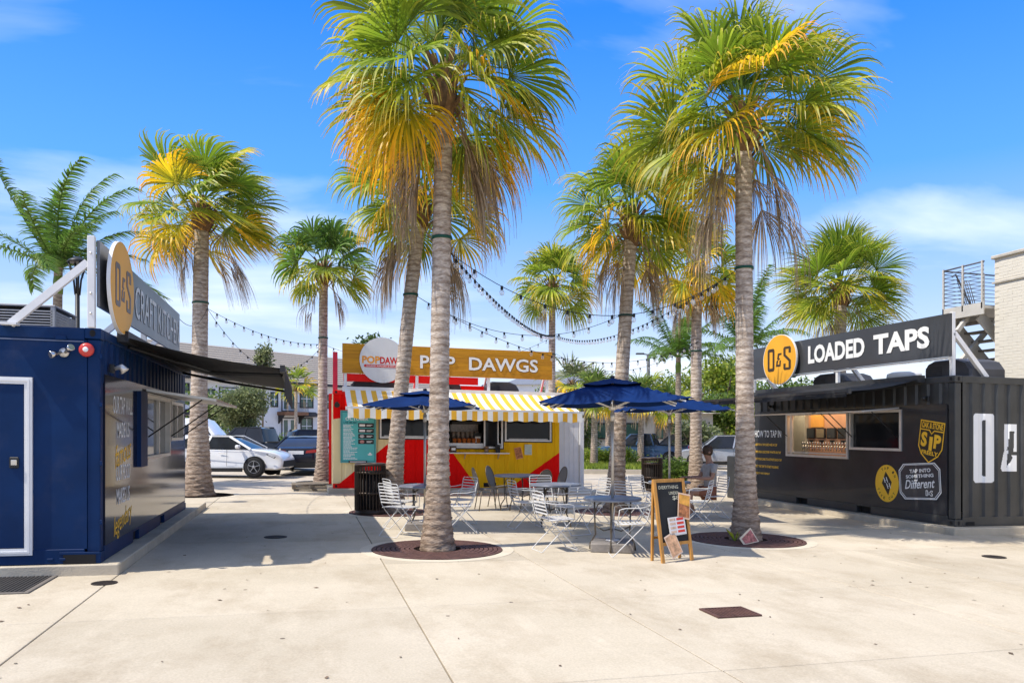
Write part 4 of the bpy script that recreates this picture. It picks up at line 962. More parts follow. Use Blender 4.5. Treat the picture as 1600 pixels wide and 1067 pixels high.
def fan_frond(az, el, Lp, Lb, droop=1.6, spread=112, nseg=30, steps=7, wind=(0, 0, 0), web=.42, fold=.18, pdroop=.5, dead=False, r0=.13, roll=0.):
    """one costapalmate leaf: stalk plus pleated fan whose finger tips hang; returns verts, faces, u, r"""
    wind = np.array(wind, float)
    hd = np.array([math.cos(az), math.sin(az), 0]); d = hd * math.cos(el) + UP * math.sin(el)
    p = hd * r0 * max(0, math.cos(el)); V = []; Fc = []; U = []; Rr = []
    lat0 = np.cross(d, UP); lat0 = lat0 / (np.linalg.norm(lat0) + 1e-9) if np.linalg.norm(lat0) > .05 else np.array([-math.sin(az), math.cos(az), 0])
    ns = 5; pts = [p.copy()]
    for i in range(ns):
        d = nrm(d + (-UP * pdroop + wind * .35) * (i + 1) / ns * .35); p = p + d * Lp / ns; pts.append(p.copy())
    for i, q in enumerate(pts):           # triangular stalk
        w = .024 * (1 - .55 * i / ns); dd = d; lat = np.cross(dd, UP); lat = lat / (np.linalg.norm(lat) + 1e-9) if np.linalg.norm(lat) > .05 else lat0
        n_ = np.cross(lat, dd)
        V += [q - lat * w, q + lat * w, q - n_ * w * 1.1]; U += [.18 if not dead else .2] * 3; Rr += [.6] * 3
        if i:
            o = (i - 1) * 3
            for k in range(3): Fc.append((o + k, o + (k + 1) % 3, o + 3 + (k + 1) % 3, o + 3 + k))
    a = d; lat = np.cross(a, UP); lat = lat / np.linalg.norm(lat) if np.linalg.norm(lat) > .15 else lat0
    n_ = nrm(np.cross(lat, a)); 
    if n_[2] < 0 and not dead: n_ = -n_
    if roll: cr_, sr_ = math.cos(roll), math.sin(roll); lat, n_ = lat * cr_ + n_ * sr_, n_ * cr_ - lat * sr_
    ph = np.radians(np.linspace(-spread, spread, nseg)) + rng.normal(0, .02, nseg)
    D = np.cos(ph)[:, None] * a + np.sin(ph)[:, None] * lat + n_ * (fold * np.abs(np.sin(ph))[:, None] + .03 * rng.normal(size=(nseg, 1)))
    D = nrm(D); L = Lb * (.78 + .22 * np.cos(ph * .8)) * rng.uniform(.9, 1.06, nseg)
    dph = math.radians(2 * spread / nseg); P = np.repeat(p[None], nseg, 0) - a * .0
    rr = rng.uniform(0, 1, nseg); tilt = np.where(np.arange(nseg) % 2 == 0, 1, -1) * .45
    gd = droop * rng.uniform(.7, 1.35, nseg)
    rows = []
    for s in range(steps + 1):
        u = s / steps
        if u <= web: w = np.full(nseg, u) * L * math.tan(dph / 2) * 1.08
        else: w = web * L * math.tan(dph / 2) * np.where((u - web) / (1 - web) < .55, 1 - .75 * (u - web) / (1 - web), .5875 * (1 - (u - web) / (1 - web)) / .45)
        w = np.maximum(w, .0025)
        side = nrm(np.cross(D, n_)); side = nrm(side + n_ * tilt[:, None])
        rows.append((P - side * w[:, None], P + side * w[:, None]))
        if s < steps:
            un = (s + 1) / steps; ff = max(0, un - web * .9) / (1 - web * .9)
            D = nrm(D + (-UP[None] * gd[:, None] + wind[None]) * (ff ** 1.15) / steps * 3.1)
            P = P + D * (L / steps)[:, None]
    base = len(V)
    arr = np.stack([np.stack(r_, 1) for r_ in rows], 1)      # nseg, steps+1, 2, 3
    V = np.concatenate([np.array(V), arr.reshape(-1, 3)])
    us = np.repeat(np.tile(np.linspace(0, 1, steps + 1), nseg), 2); U = np.concatenate([U, us]); Rr = np.concatenate([Rr, np.repeat(rr, 2 * (steps + 1))])
    m = 2 * (steps + 1)
    for k in range(nseg):
        o = base + k * m
        for s in range(steps): Fc.append((o + 2 * s, o + 2 * s + 1, o + 2 * s + 3, o + 2 * s + 2))
    return V, Fc, U, Rr
def feather_frond(az, el, Lf, nl=46, droop=.55, wind=(0, 0, 0), ll=.55, ldroop=.9):
    wind = np.array(wind, float); hd = np.array([math.cos(az), math.sin(az), 0]); d = hd * math.cos(el) + UP * math.sin(el)
    p = hd * .08; V = []; Fc = []; U = []; Rr = []; ns = nl; pts = [p.copy()]; ds = [d.copy()]
    for i in range(ns):
        d = nrm(d + (-UP * droop + wind * .6) * (i / ns) * 2.6 / ns); p = p + d * Lf / ns; pts.append(p.copy()); ds.append(d.copy())
    for i in range(0, ns + 1, 3):
        w = .03 * (1 - i / ns) + .004; lat = nrm(np.cross(ds[i], UP) + 1e-6); n_ = np.cross(lat, ds[i])
        V += [pts[i] - lat * w, pts[i] + lat * w, pts[i] - n_ * w]; U += [.1] * 3; Rr += [.8] * 3
        if len(V) > 3:
            o = len(V) - 6
            for k in range(3): Fc.append((o + k, o + (k + 1) % 3, o + 3 + (k + 1) % 3, o + 3 + k))
    for i in range(4, ns + 1):
        lat = nrm(np.cross(ds[i], UP) + 1e-6); n_ = np.cross(lat, ds[i]); tt = i / ns
        for s in (-1, 1):
            for rep in range(2):
                L = ll * (1 - .65 * max(0, tt - .3) ** 1.3) * random.uniform(.8, 1.1); dd = nrm(lat * s * .8 + ds[i] * .55 + n_ * random.uniform(-.1, .55)); q = pts[i] + (pts[i] - pts[i - 1]) * random.uniform(-1, 0); r_ = random.random()
                for st in range(5):
                    w = .022 * (1 - (st / 4) ** 1.6) + .002; sd = nrm(np.cross(dd, n_)) ; o = len(V)
                    V += [q - sd * w, q + sd * w]; U += [st / 4] * 2; Rr += [r_] * 2
                    if st: Fc.append((o - 2, o - 1, o + 1, o))
                    dd = nrm(dd + (-UP * ldroop + wind) * .32); q = q + dd * L / 4
    return np.array(V), Fc, np.array(U), np.array(Rr)

def trunk_mat(name, top, mid, low, ringscale):
    m = bpy.data.materials.new(name); m.use_nodes = True; t = m.node_tree; bs = t.nodes['Principled BSDF']; bs.inputs['Roughness'].default_value = .9
    tcn = N(t, 'ShaderNodeTexCoord'); sp = N(t, 'ShaderNodeSeparateXYZ'); t.links.new(tcn.outputs['Object'], sp.inputs[0])
    def noise(sc, st, det=6, ro=.6):
        mpn = N(t, 'ShaderNodeMapping'); mpn.inputs['Scale'].default_value = st; t.links.new(tcn.outputs['Object'], mpn.inputs[0])
        n = N(t, 'ShaderNodeTexNoise'); n.inputs['Scale'].default_value = sc; n.inputs['Detail'].default_value = det; n.inputs['Roughness'].default_value = ro
        t.links.new(mpn.outputs[0], n.inputs['Vector']); return n.outputs['Fac']
    mr = N(t, 'ShaderNodeMapRange'); mr.inputs['From Max'].default_value = 3.2; t.links.new(sp.outputs['Z'], mr.inputs['Value'])
    rp = N(t, 'ShaderNodeValToRGB'); e = rp.color_ramp.elements; e[0].color = low + (1,); e[1].color = top + (1,); e[1].position = 1; k = e.new(.42); k.color = mid + (1,)
    t.links.new(mr.outputs[0], rp.inputs[0])
    n1 = noise(4.2, (1.3, 1.3, 3.6), 8, .68); r1 = N(t, 'ShaderNodeValToRGB'); r1.color_ramp.elements[0].position = .38; r1.color_ramp.elements[1].position = .66; r1.color_ramp.elements[0].color = (.50, .44, .39, 1); r1.color_ramp.elements[1].color = (1.22, 1.2, 1.16, 1)
    t.links.new(n1, r1.inputs[0])
    mm = N(t, 'ShaderNodeMix', data_type='RGBA', blend_type='MULTIPLY'); mm.inputs['Factor'].default_value = .85; t.links.new(rp.outputs[0], mm.inputs['A']); t.links.new(r1.outputs[0], mm.inputs['B'])
    n2 = noise(22, (.8, .8, 3.2), 4); r2 = N(t, 'ShaderNodeValToRGB'); r2.color_ramp.elements[0].position = .35; r2.color_ramp.elements[1].position = .6; r2.color_ramp.elements[0].color = (.62, .58, .55, 1); r2.color_ramp.elements[1].color = (1.1, 1.1, 1.1, 1)
    t.links.new(n2, r2.inputs[0])
    m2 = N(t, 'ShaderNodeMix', data_type='RGBA', blend_type='MULTIPLY'); m2.inputs['Factor'].default_value = .8; t.links.new(mm.outputs['Result'], m2.inputs['A']); t.links.new(r2.outputs[0], m2.inputs['B'])
    wv = N(t, 'ShaderNodeTexWave', wave_type='BANDS', bands_direction='Z'); wv.inputs['Scale'].default_value = 2.9; wv.inputs['Distortion'].default_value = 3.2; wv.inputs['Detail'].default_value = 3; wv.inputs['Detail Scale'].default_value = 2.2; t.links.new(tcn.outputs['Object'], wv.inputs['Vector'])
    r3 = N(t, 'ShaderNodeValToRGB'); r3.color_ramp.elements[0].position = .08; r3.color_ramp.elements[1].position = .42; r3.color_ramp.elements[0].color = (.68, .62, .57, 1); r3.color_ramp.elements[1].color = (1.04, 1.04, 1.04, 1); t.links.new(wv.outputs['Fac'], r3.inputs[0])
    m3 = N(t, 'ShaderNodeMix', data_type='RGBA', blend_type='MULTIPLY'); m3.inputs['Factor'].default_value = .8; t.links.new(m2.outputs['Result'], m3.inputs['A']); t.links.new(r3.outputs[0], m3.inputs['B'])
    t.links.new(m3.outputs['Result'], bs.inputs['Base Color'])
    bp = N(t, 'ShaderNodeBump'); bp.inputs['Strength'].default_value = .7; bp.inputs['Distance'].default_value = .02
    ad = N(t, 'ShaderNodeMath', operation='ADD'); t.links.new(n1, ad.inputs[0]); t.links.new(n2, ad.inputs[1]); t.links.new(ad.outputs[0], bp.inputs['Height']); t.links.new(bp.outputs[0], bs.inputs['Normal'])
    return m
M_TRUNK = trunk_mat('palm_trunk', (.58, .505, .43), (.52, .435, .355), (.34, .26, .195), 1)
M_TRUNKG = trunk_mat('palm_trunk_grey', (.38, .33, .27), (.34, .29, .23), (.28, .22, .17), 1)
M_STRAP = mat('green_strap', (.01, .075, .05), .6)
def trunk_mesh(path, rad, n=30, dz=.022, rough=.0085, scars=True):
    """path: list of (x, y, z) local; rad(t) radius; ring ledges and leaf-scar bites are real relief"""
    P = np.array(path); seg = np.linalg.norm(np.diff(P, axis=0), axis=1); T = np.concatenate([[0], np.cumsum(seg)]); L = T[-1]; m = int(L / dz)
    s = np.linspace(0, L, m + 1); C = np.stack([np.interp(s, T, P[:, k]) for k in range(3)], 1)
    th = np.linspace(0, 2 * np.pi, n, endpoint=False); V = np.zeros((m + 1, n, 3)); ph1 = rng.uniform(0, 6, 3)
    per = .075
    for i in range(m + 1):
        z = s[i]; r = rad(z / L)
        low = max(0, 1 - z / 2.6)
        k = (z + .03 * np.sin(th * 2 + ph1[0]) + .02 * np.sin(th * 3 + ph1[1])) / per
        saw = (k % 1)
        led = rough * (.55 + 1.5 * low) * (1 - saw) * (1 + .6 * np.sin(th * 5 + np.floor(k) * 2.4))
        jit = rng.normal(0, rough * (.16 + .55 * low), n)
        rr = r + led + jit
        V[i, :, 0] = C[i, 0] + np.cos(th) * rr; V[i, :, 1] = C[i, 1] + np.sin(th) * rr; V[i, :, 2] = C[i, 2]
    Fc = [(i * n + k, i * n + (k + 1) % n, (i + 1) * n + (k + 1) % n, (i + 1) * n + k) for i in range(m) for k in range(n)]
    return V.reshape(-1, 3), Fc
def frond_obj(fr, m, parent, hub, name='frond'):
    V, Fc, U, Rr = fr
    return mesh_obj(name, V + np.array(hub), Fc, m, parent, None, None, {'u': U, 'r': Rr})
def fan_palm(x, y, hub, label, r_base, r_mid, r_top, scale=1, wind=(0, 0, 0), n_live=32, n_gold=10, n_dead=12, nseg=30, steps=7, strap=None, gold=1.0, droop=1.6, dead_long=1.0, live=None, base_flare=.10, bend=0):
    """hub: (dx, dy, height) of the crown's heart relative to the base"""
    t = thing('palm_tree', label, 'palm tree', x, y, group='fan palms around the plaza')
    hx, hy, hz = hub
    path = [(hx * (q ** 1.25) + bend * math.sin(math.pi * q), hy * q, -.05 + (hz + .05) * q) for q in np.linspace(0, 1, 9)]
    def rad(q):
        z = q * hz
        return r_mid + (r_base - r_mid) * math.exp(-z / .55) * (1 if z > 0 else 1) + (r_top - r_mid) * q + .035 * math.exp(-((z - 1.0) / .8) ** 2) * (r_base > .3)
    V, Fc = trunk_mesh(path, rad); mesh_obj('trunk', V, Fc, M_TRUNK, t, True)
    lv = live or (L_GREEN, L_LIME)
    b = MB(); rt_ = rad(1); b.lathe([(rt_ * .9, hz - .5), (rt_ * 1.45, hz - .25), (rt_ * 1.5, hz + .02), (rt_ * .9, hz + .26), (0, hz + .42)], 16, (hx, hy, 0))
    for q in range(26):      # old leaf bases
        a = q * 2.4; z0 = hz - .45 + .7 * q / 26; c_, s_ = math.cos(a), math.sin(a); rr = rt_ * 1.2
        b.bar((hx + rr * c_, hy + rr * s_, z0), (hx + (rr + .16) * c_, hy + (rr + .16) * s_, z0 + .22), .07 * (.6 + scale * .4), .025, (c_, s_, 0))
    part('crown_heart', b, mat('leaf_base_brown', (.20, .115, .055), .9, var=.4, scale=14, bump=.4), t, False)
    ga = 2.399963; k = 0
    for i in range(n_live):
        q = i / max(1, n_live - 1); el = R(84 - 86 * q ** .9 + random.uniform(-9, 9)); az = i * ga + random.uniform(-.35, .35)
        rn = random.random(); m_ = lv[0] if rn > q * 1.05 else (lv[1] if rn > q * .45 * gold - .05 else L_GOLD)
        frond_obj(fan_frond(az, el, scale * random.uniform(.6, .95) * (1 - .25 * (q < .15)), scale * random.uniform(.85, 1.12), droop * random.uniform(.8, 1.35), 108 - 20 * (q < .2), nseg, steps, wind, web=random.uniform(.42, .58), pdroop=.30 + .40 * q, fold=random.uniform(.05, .45), roll=random.uniform(-.7, .7)), m_, t, (hx, hy, hz + .25 * (1 - q)))
    for i in range(n_gold):
        el = R(random.uniform(-34, 14)); az = i * ga * 1.7 + random.uniform(-.4, .4)
        frond_obj(fan_frond(az, el, scale * random.uniform(.55, .95), scale * random.uniform(.85, 1.1), droop * random.uniform(1.1, 1.7), 95, nseg, steps, wind, pdroop=.75, fold=random.uniform(.1, .5), roll=random.uniform(-.8, .8)), L_GOLD if random.random() < gold else lv[1], t, (hx, hy, hz - .05))
    for i in range(n_dead):
        az = i * ga * 1.31 + random.uniform(-.5, .5); el = R(random.uniform(-55, -15))
        frond_obj(fan_frond(az, el, scale * random.uniform(.5, 1.0), scale * dead_long * random.uniform(.7, 1.15), 3.6, random.uniform(28, 55), int(nseg * .8), steps, tuple(w * .6 for w in wind), web=.3, fold=.5, pdroop=2.2, dead=True), L_DEAD, t, (hx, hy, hz - random.uniform(.05, .55)))
    if strap:
        q = strap / hz; c_ = [hx * q ** 1.25 + bend * math.sin(math.pi * q), hy * q]
        b = MB(); rr = rad(q) + .012; b.lathe([(rr, strap - .02), (rr + .008, strap - .02), (rr + .008, strap + .02), (rr, strap + .02)], 24, (c_[0], c_[1], 0)); part('strap', b, M_STRAP, t, False)
    return t
def feather_palm(x, y, hub, label, nf=14, Lf=2.6, wind=(0, 0, 0), r=.14, m=None, grp='feathery palms behind the containers', ll=.55):
    t = thing('palm_tree', label, 'palm tree', x, y, group=grp); hx, hy, hz = hub
    V, Fc = trunk_mesh([(hx * q, hy * q, -.05 + (hz + .05) * q) for q in np.linspace(0, 1, 6)], lambda q: r * (1.25 - .4 * q), 18, .08, .004); mesh_obj('trunk', V, Fc, M_TRUNKG, t, True)
    b = MB(); b.tube([(hx, hy, hz - .75), (hx, hy, hz - .4), (hx, hy, hz + .1)], [r * .9, r * 1.05, r * .5], 14); part('crownshaft', b, mat('crownshaft_green', (.13, .20, .035), .5), t, False)
    for i in range(nf):
        q = i / (nf - 1); frond_obj(feather_frond(i * 2.4 + random.uniform(-.2, .2), R(78 - 70 * q + random.uniform(-6, 6)), Lf * random.uniform(.85, 1.1), 42, .60 + .30 * q, wind, ll), m or L_DEEP, t, (hx, hy, hz))
    return t
tree_pit(1.76, 10.57, .905); tree_pit(1.67, 15.6, .85); tree_pit(6.3, 15.1, .85); tree_pit(6.71, 10.77, .905)
tree_pit(-2.58, 20.3, .85, True); tree_pit(.49, 25.2, .8, True)
fan_palm(1.76, 10.57, (.10, 0, 6.45), 'tallest palm nearest the camera with a long brown skirt and golden fronds', .255, .135, .12, 1.10, (.12, .02, 0), 36, 15, 15, 44, 8, 4.32, .85, 1.5, 1.15)
fan_palm(6.71, 10.77, (.02, .1, 6.55), 'tall palm by the chalkboard with bright green crown and orange lower fronds', .26, .14, .125, 1.16, (.12, .02, 0), 42, 7, 12, 44, 8, 4.30, .45, 1.5, 1.1)
fan_palm(1.67, 15.6, (.58, -.05, 6.25), 'leaning palm rising out of the grate beside the litter bin', .30, .15, .13, 1.08, (.15, .03, 0), 28, 8, 14, 34, 7, 4.4, .4, 1.6, 1.2)
fan_palm(-2.58, 20.3, (.08, .1, 6.95), 'wind swept palm beside the black awning of the blue container', .42, .20, .17, 1.16, (1.25, .15, .12), 36, 8, 10, 34, 7, 4.75, .55, 1.2, 1.0, base_flare=.2)
fan_palm(.49, 25.2, (.05, .1, 6.72), 'slim palm standing by the wooden pallet left of the hot dog container', .30, .155, .13, 1.05, (.3, .05, 0), 30, 4, 8, 24, 6, 4.6, .3, 1.35, .8, live=(L_DEEP, L_LIME))
fan_palm(6.3, 15.1, (.36, -.05, 6.1), 'palm behind the middle umbrella with two brown fans hanging at its neck', .29, .15, .13, 1.06, (.12, .02, 0), 34, 6, 11, 36, 7, 4.15, .35, 1.6, 1.05)
fan_palm(10.95, 20.2, (.12, .15, 6.45), 'palm behind the seated customer with its crown half hidden by a nearer crown', .30, .165, .14, 1.0, (.12, .02, 0), 22, 10, 10, 24, 6, 4.12, .8, 1.6, 1.0)
fan_palm(8.82, 27.2, (.05, .1, 7.1), 'shorter palm rising behind the right end of the plank sign', .24, .13, .12, 1.05, (.08, .02, 0), 30, 6, 4, 28, 6, 4.6, .3, 1.3, .9)
fan_palm(15.9, 20.3, (.05, 0, 6.15), 'stiff fanned green palm rising behind the letters LOADED TAPS', .30, .19, .17, 1.22, (.04, 0, 0), 40, 6, 6, 44, 7, None, .0, .60, .9, live=(L_GREEN, L_LIME))
feather_palm(-6.9, 24.4, (.1, 0, 6.15), 'feathery palm tossed by the wind behind the blue container', 17, 3.0, (.75, .1, .1), .13)
feather_palm(17.2, 27.6, (0, 0, 5.3), 'feathery palm behind the oval badge of the black container', 15, 3.1, (.2, .05, 0), .13)
feather_palm(16.2, 31.5, (0, 0, 5.2), 'feathery palm between the two right hand palm trunks', 14, 2.9, (.15, .05, 0), .13)

# ================================================================== furniture
M_CHAIRW = mat('white_chair_frame', (.60, .59, .57), .4, var=.05)
M_CHAIRD = mat('bronze_chair_frame', (.13, .105, .075), .4, metal=.5, var=.15)
M_MESHF = mat('grey_sling_mesh', (.16, .14, .12), .7, var=.1, scale=90)
M_TABLE = mat('grey_table_metal', (.20, .215, .25), .35, metal=.3, var=.12)
M_UMB = mat('navy_canvas', (.0025, .020, .095), .8, spec=.15, var=.25, scale=3, bump=.12, bscale=9)
def bistro_chair():
    """white folding armchair of bent rod with crossed legs; it faces +X"""
    t = bpy.data.objects.new('folding_chair', None); COL.objects.link(t); tag(t, 'white folding chair', 'chair', 'white folding chairs at the round tables')
    w = .215; r = .0068
    def rod(pts, name='rod', rr=r):
        b = MB(); b.tube(pts, rr, 6); return part(name, b, M_CHAIRW, t, False)
    # back frame: an arch over both uprights that runs on down to the front feet, joined there by a floor rod
    back = [(-.27, .80), (-.245, .66), (-.20, .50), (-.13, .40), (.24, .03), (.255, .012)]
    L = [(x, -w, z) for x, z in back]; Rr_ = [(x, w, z) for x, z in back]
    rod(list(reversed(L)) + [(-.282, -w + .02, .825), (-.286, 0, .83), (-.282, w - .02, .825)] + Rr_ + [(.262, w - .03, .009), (.262, -w + .03, .009), L[-1]], 'back_frame')
    rear = [(.19, .44), (.13, .40), (-.26, .03), (-.275, .012)]; wi = w - .022
    rod([(x, -wi, z) for x, z in rear] + [(-.282, -wi + .03, .009), (-.282, wi - .03, .009)] + [(x, wi, z) for x, z in reversed(rear)], 'leg_frame')
    for s in (-1, 1): rod([(-.25, s * w, .69), (-.12, s * (w + .03), .665), (.10, s * (w + .035), .66), (.17, s * (w + .03), .64), (.19, s * (w + .005), .46)], 'armrest', .0075)
    for i in range(6):
        z = .53 + i * .05; x = -.205 - (z - .50) * .205; b = MB(); b.bar((x - .004, -w, z), (x - .004, w, z), .006, .019, (.2, 0, 1)); part('back_slat', b, M_CHAIRW, t, False)
    for i in range(7):
        x = -.165 + i * .058; b = MB(); b.bar((x, -w + .01, .452 - .006 * math.sin(i / 6 * math.pi)), (x, w - .01, .452 - .006 * math.sin(i / 6 * math.pi)), .030, .006); part('seat_slat', b, M_CHAIRW, t, False)
    for s in (-1, 1): rod([(-.18, s * w, .447), (.20, s * w, .447)], 'seat_rail', .009)
    return t
def sling_chair():
    t = bpy.data.objects.new('patio_chair', None); COL.objects.link(t); tag(t, 'bronze oval back patio chair', 'chair', 'bronze oval backed chairs')
    def rod(pts, name, rr=.011, closed=False):
        b = MB(); b.tube(pts, rr, 7, closed); return part(name, b, M_CHAIRD, t, False)
    def bp(a):   # oval back
        z = .66 + .24 * math.sin(a); return (-.20 - (z - .45) * .28, .215 * math.cos(a), z)
    O = [bp(2 * math.pi * i / 24) for i in range(24)]; rod(O, 'back_hoop', .012, True)
    b = MB(); c = bp(0); V = [(-.20 - (.66 - .45) * .28 - .015, 0, .66)] + O; b.add(V, [(0, i + 1, (i + 1) % 24 + 1) for i in range(24)], True); part('back_panel', b, M_MESHF, t, False)
    S = [(.22 * math.cos(2 * math.pi * i / 20) , .225 * math.sin(2 * math.pi * i / 20), .45 + .01 * math.cos(2 * math.pi * i / 20)) for i in range(20)]; rod(S, 'seat_hoop', .011, True)
    b = MB(); b.add([(0, 0, .438)] + S, [(0, i + 1, (i + 1) % 20 + 1) for i in range(20)], True); part('seat_panel', b, M_MESHF, t, False)
    for sx_ in (-1, 1):
        for s in (-1, 1): rod([(sx_ * .17, s * .17, .45), (sx_ * .20, s * .20, .2), (sx_ * .235, s * .215, .004)], 'leg')
    for s in (-1, 1): rod([(-.21, s * .15, .45), (-.235, s * .20, .54)], 'back_stay')
    return t
def round_table(x, y, rz, label, dia=.86, leg_m=None):
    t = thing('round_table', label, 'table', x, y, rz, 'round grey tables'); r = dia / 2
    b = MB(); b.lathe([(r - .03, .705), (r - .005, .705), (r, .715), (r, .735), (r - .012, .742), (r - .03, .738), (0, .738)], 40); b.lathe([(0, .70), (r - .04, .70), (r - .03, .705)], 40); part('table_top', b, M_TABLE, t, False)
    for k in range(4):
        a = k * math.pi / 2 + .4; c_, s_ = math.cos(a), math.sin(a); q = lambda rr, z: (rr * c_, rr * s_, z)
        b = MB(); b.tube([q(r * .62, .70), q(r * .60, .3), q(r * .58, .22), q(r * .76, .09), q(r * .78, .004)], .012, 7); part('leg', b, M_CHAIRD, t, False)
        b = MB(); b.tube([q(r * .6, .34), q(r * .3, .27), q(.02, .30)], .009, 6); part('brace', b, M_CHAIRD, t, False)
        b = MB(); b.tube([q(r * .61, .52), q(r * .5, .64), q(r * .25, .695)], .009, 6); part('top_brace', b, M_CHAIRD, t, False)
    return t
def umbrella(x, y, rz, label, side, zc, zp, tilt=(0, 0), base=True, base_h=.13):
    t = thing('patio_umbrella', label, 'umbrella', x, y, rz, 'navy patio umbrellas'); hs_ = side / 2
    if base:
        b = MB(); b.box(-.30, .30, -.30, .30, 0, base_h, .015); part('base_block', b, mat('paver_base', (.23, .205, .18), .9, var=.2, scale=12, bump=.4), t, False)
        b = MB(); b.lathe([(.10, base_h), (.10, base_h + .015), (.03, base_h + .02), (.028, base_h + .30), (0, base_h + .30)], 18); part('stem', b, M_ALU, t, False)
    b = MB(); b.tube([(0, 0, base_h), (0, 0, zp - .05)], .0215, 12); part('pole', b, mat('champagne_aluminium', (.55, .49, .40), .35, metal=.6), t, False)
    def zof(u, v):
        m = max(abs(u), abs(v)); mn = min(abs(u), abs(v)); k = mn / m if m > 1e-6 else 1
        return zp + (zc - zp) * (.82 * m + .18 * m * m) - .045 * (1 - (2 * k - 1) ** 2) * m * (1.0 if m > .2 else m * 5) + tilt[0] * u + tilt[1] * v
    def xy(u, v):
        m = max(abs(u), abs(v)); mn = min(abs(u), abs(v)); k = mn / m if m > 1e-6 else 1; s = 1 - .05 * m * (1 - k * k)
        return u * hs_ * s, v * hs_ * s
    n = 16; b = MB(); V = []
    for i in range(n + 1):
        for j in range(n + 1):
            u, v = -1 + 2 * i / n, -1 + 2 * j / n; X, Y = xy(u, v); V.append((X, Y, zof(u, v)))
    ok = lambda i, j: not (abs(-1 + 2 * (i + .5) / n) < .24 and abs(-1 + 2 * (j + .5) / n) < .24)
    b.add(V, [(i * (n + 1) + j, (i + 1) * (n + 1) + j, (i + 1) * (n + 1) + j + 1, i * (n + 1) + j + 1) for i in range(n) for j in range(n) if ok(i, j)])
    cp = part('canopy', b, M_UMB, t, False)
    b = MB(); n2 = 8; V = []
    for i in range(n2 + 1):
        for j in range(n2 + 1):
            u, v = (-1 + 2 * i / n2) * .42, (-1 + 2 * j / n2) * .42; X, Y = xy(u, v); V.append((X, Y, zof(u, v) + .05 - .02 * (1 - (max(abs(u), abs(v)) / .42) ** 2)))
    b.add(V, [(i * (n2 + 1) + j, (i + 1) * (n2 + 1) + j, (i + 1) * (n2 + 1) + j + 1, i * (n2 + 1) + j + 1) for i in range(n2) for j in range(n2)], True)
    part('vent_cap', b, M_UMB, cp, False)
    b = MB(); b.lathe([(.03, zp + .02), (.035, zp + .045), (.02, zp + .06), (0, zp + .065)], 12); part('finial', b, M_RUB, t, False)
    hub_z = zc - .02; b = MB(); b.lathe([(.022, hub_z - .09), (.05, hub_z - .08), (.055, hub_z - .03), (.03, hub_z)], 14); part('hub', b, M_ALU, t, False)
    for k in range(8):
        a = k * math.pi / 4; u, v = round(math.cos(a), 3), round(math.sin(a), 3); m = max(abs(u), abs(v)); u, v = u / m, v / m
        e = xy(u * .985, v * .985); ez = zof(u * .985, v * .985) - .045; md = xy(u * .5, v * .5)
        b = MB(); b.bar((md[0] * .15, md[1] * .15, zof(u * .07, v * .07) - .06), (md[0], md[1], zof(u * .5, v * .5) - .05), .014, .02); b.bar((md[0], md[1], zof(u * .5, v * .5) - .05), (e[0], e[1], ez), .014, .02); rb = part('rib', b, M_WHITEMET, t, False)
        b = MB(); b.bar((.03 * u, .03 * v, hub_z - .05), (md[0], md[1], zof(u * .5, v * .5) - .065), .012, .016); part('strut', b, M_WHITEMET, rb, False)
    b = MB(); b.tube([(0, 0, hub_z - .24), (0, 0, hub_z - .12)], .03, 12); part('crank_collar', b, M_ALU, t, False)
    return t
def litter_bin(x, y, label):
    t = thing('litter_bin', label, 'litter bin', x, y, .2, 'brown slatted litter bins'); M_BR = mat('dark_brown_metal', (.055, .038, .028), .45, metal=.3, var=.25, scale=6); r = .29
    b = MB(); b.lathe([(.24, .06), (.24, .80)], 24); part('liner', b, M_DARK, t, False)
    b = MB(); b.lathe([(.20, 0), (r - .01, 0), (r, .02), (r, .10), (r - .02, .11)], 32); part('base_ring', b, M_BR, t, False)
    for z in (.40, .80): 
        b = MB(); b.lathe([(r - .012, z), (r + .004, z), (r + .004, z + .045), (r - .012, z + .045)], 32); part('hoop', b, M_BR, t, False)
    b = MB(); b.lathe([(r, .955), (r + .015, .965), (r + .015, .995), (r - .01, 1.005), (.17, 1.005), (.16, .99), (.16, .95)], 32); part('lid_ring', b, M_BR, t, False)
    for k in range(30):
        a = 2 * math.pi * k / 30; b = MB(); c_, s_ = math.cos(a), math.sin(a); b.bar((r * c_, r * s_, .09), (r * c_, r * s_, .96), .012, .034, (c_, s_, 0)); part('slat', b, M_BR, t, False)
    return t
litter_bin(1.22, 15.35, 'brown slatted round litter bin left of the leaning palm')
litter_bin(9.75, 20.6, 'brown slatted round litter bin behind the middle umbrella')

def cpt(px, depth):      # camera-relative bearing and depth to plaza coordinates (layout helper)
    a = (px - 800) / 1200; return (depth * (a * .9659 + .2588), depth * (-a * .2588 + .9659))
tables = {'T1': cpt(664, 12.9), 'T2': cpt(808, 16.6), 'T3': cpt(868, 13.7), 'T4': cpt(957, 10.85), 'T5': cpt(1046, 15.0)}
round_table(*tables['T1'], .2, 'round grey table half hidden behind the tallest palm')
round_table(*tables['T2'], .5, 'round grey table in front of the yellow container wall', 1.0)
round_table(*tables['T3'], .1, 'round grey table in the middle of the white folding chairs', .92)
round_table(*tables['T4'], .7, 'round grey table with the near umbrella pole through it', .82)
round_table(*tables['T5'], .3, 'round grey table under the far right umbrella', .82)
umbrella(*tables['T4'], R(-23), 'largest navy umbrella standing over the concrete paver base near the chalkboard', 1.9, 2.08, 2.40, (.02, .0))
umbrella(*tables['T1'], R(-15), 'navy umbrella behind the tallest palm in front of the striped awning', 1.8, 2.06, 2.30)
umbrella(*tables['T5'], R(-12), 'far navy umbrella beside the black awning', 1.95, 2.14, 2.42)
proto = bistro_chair()
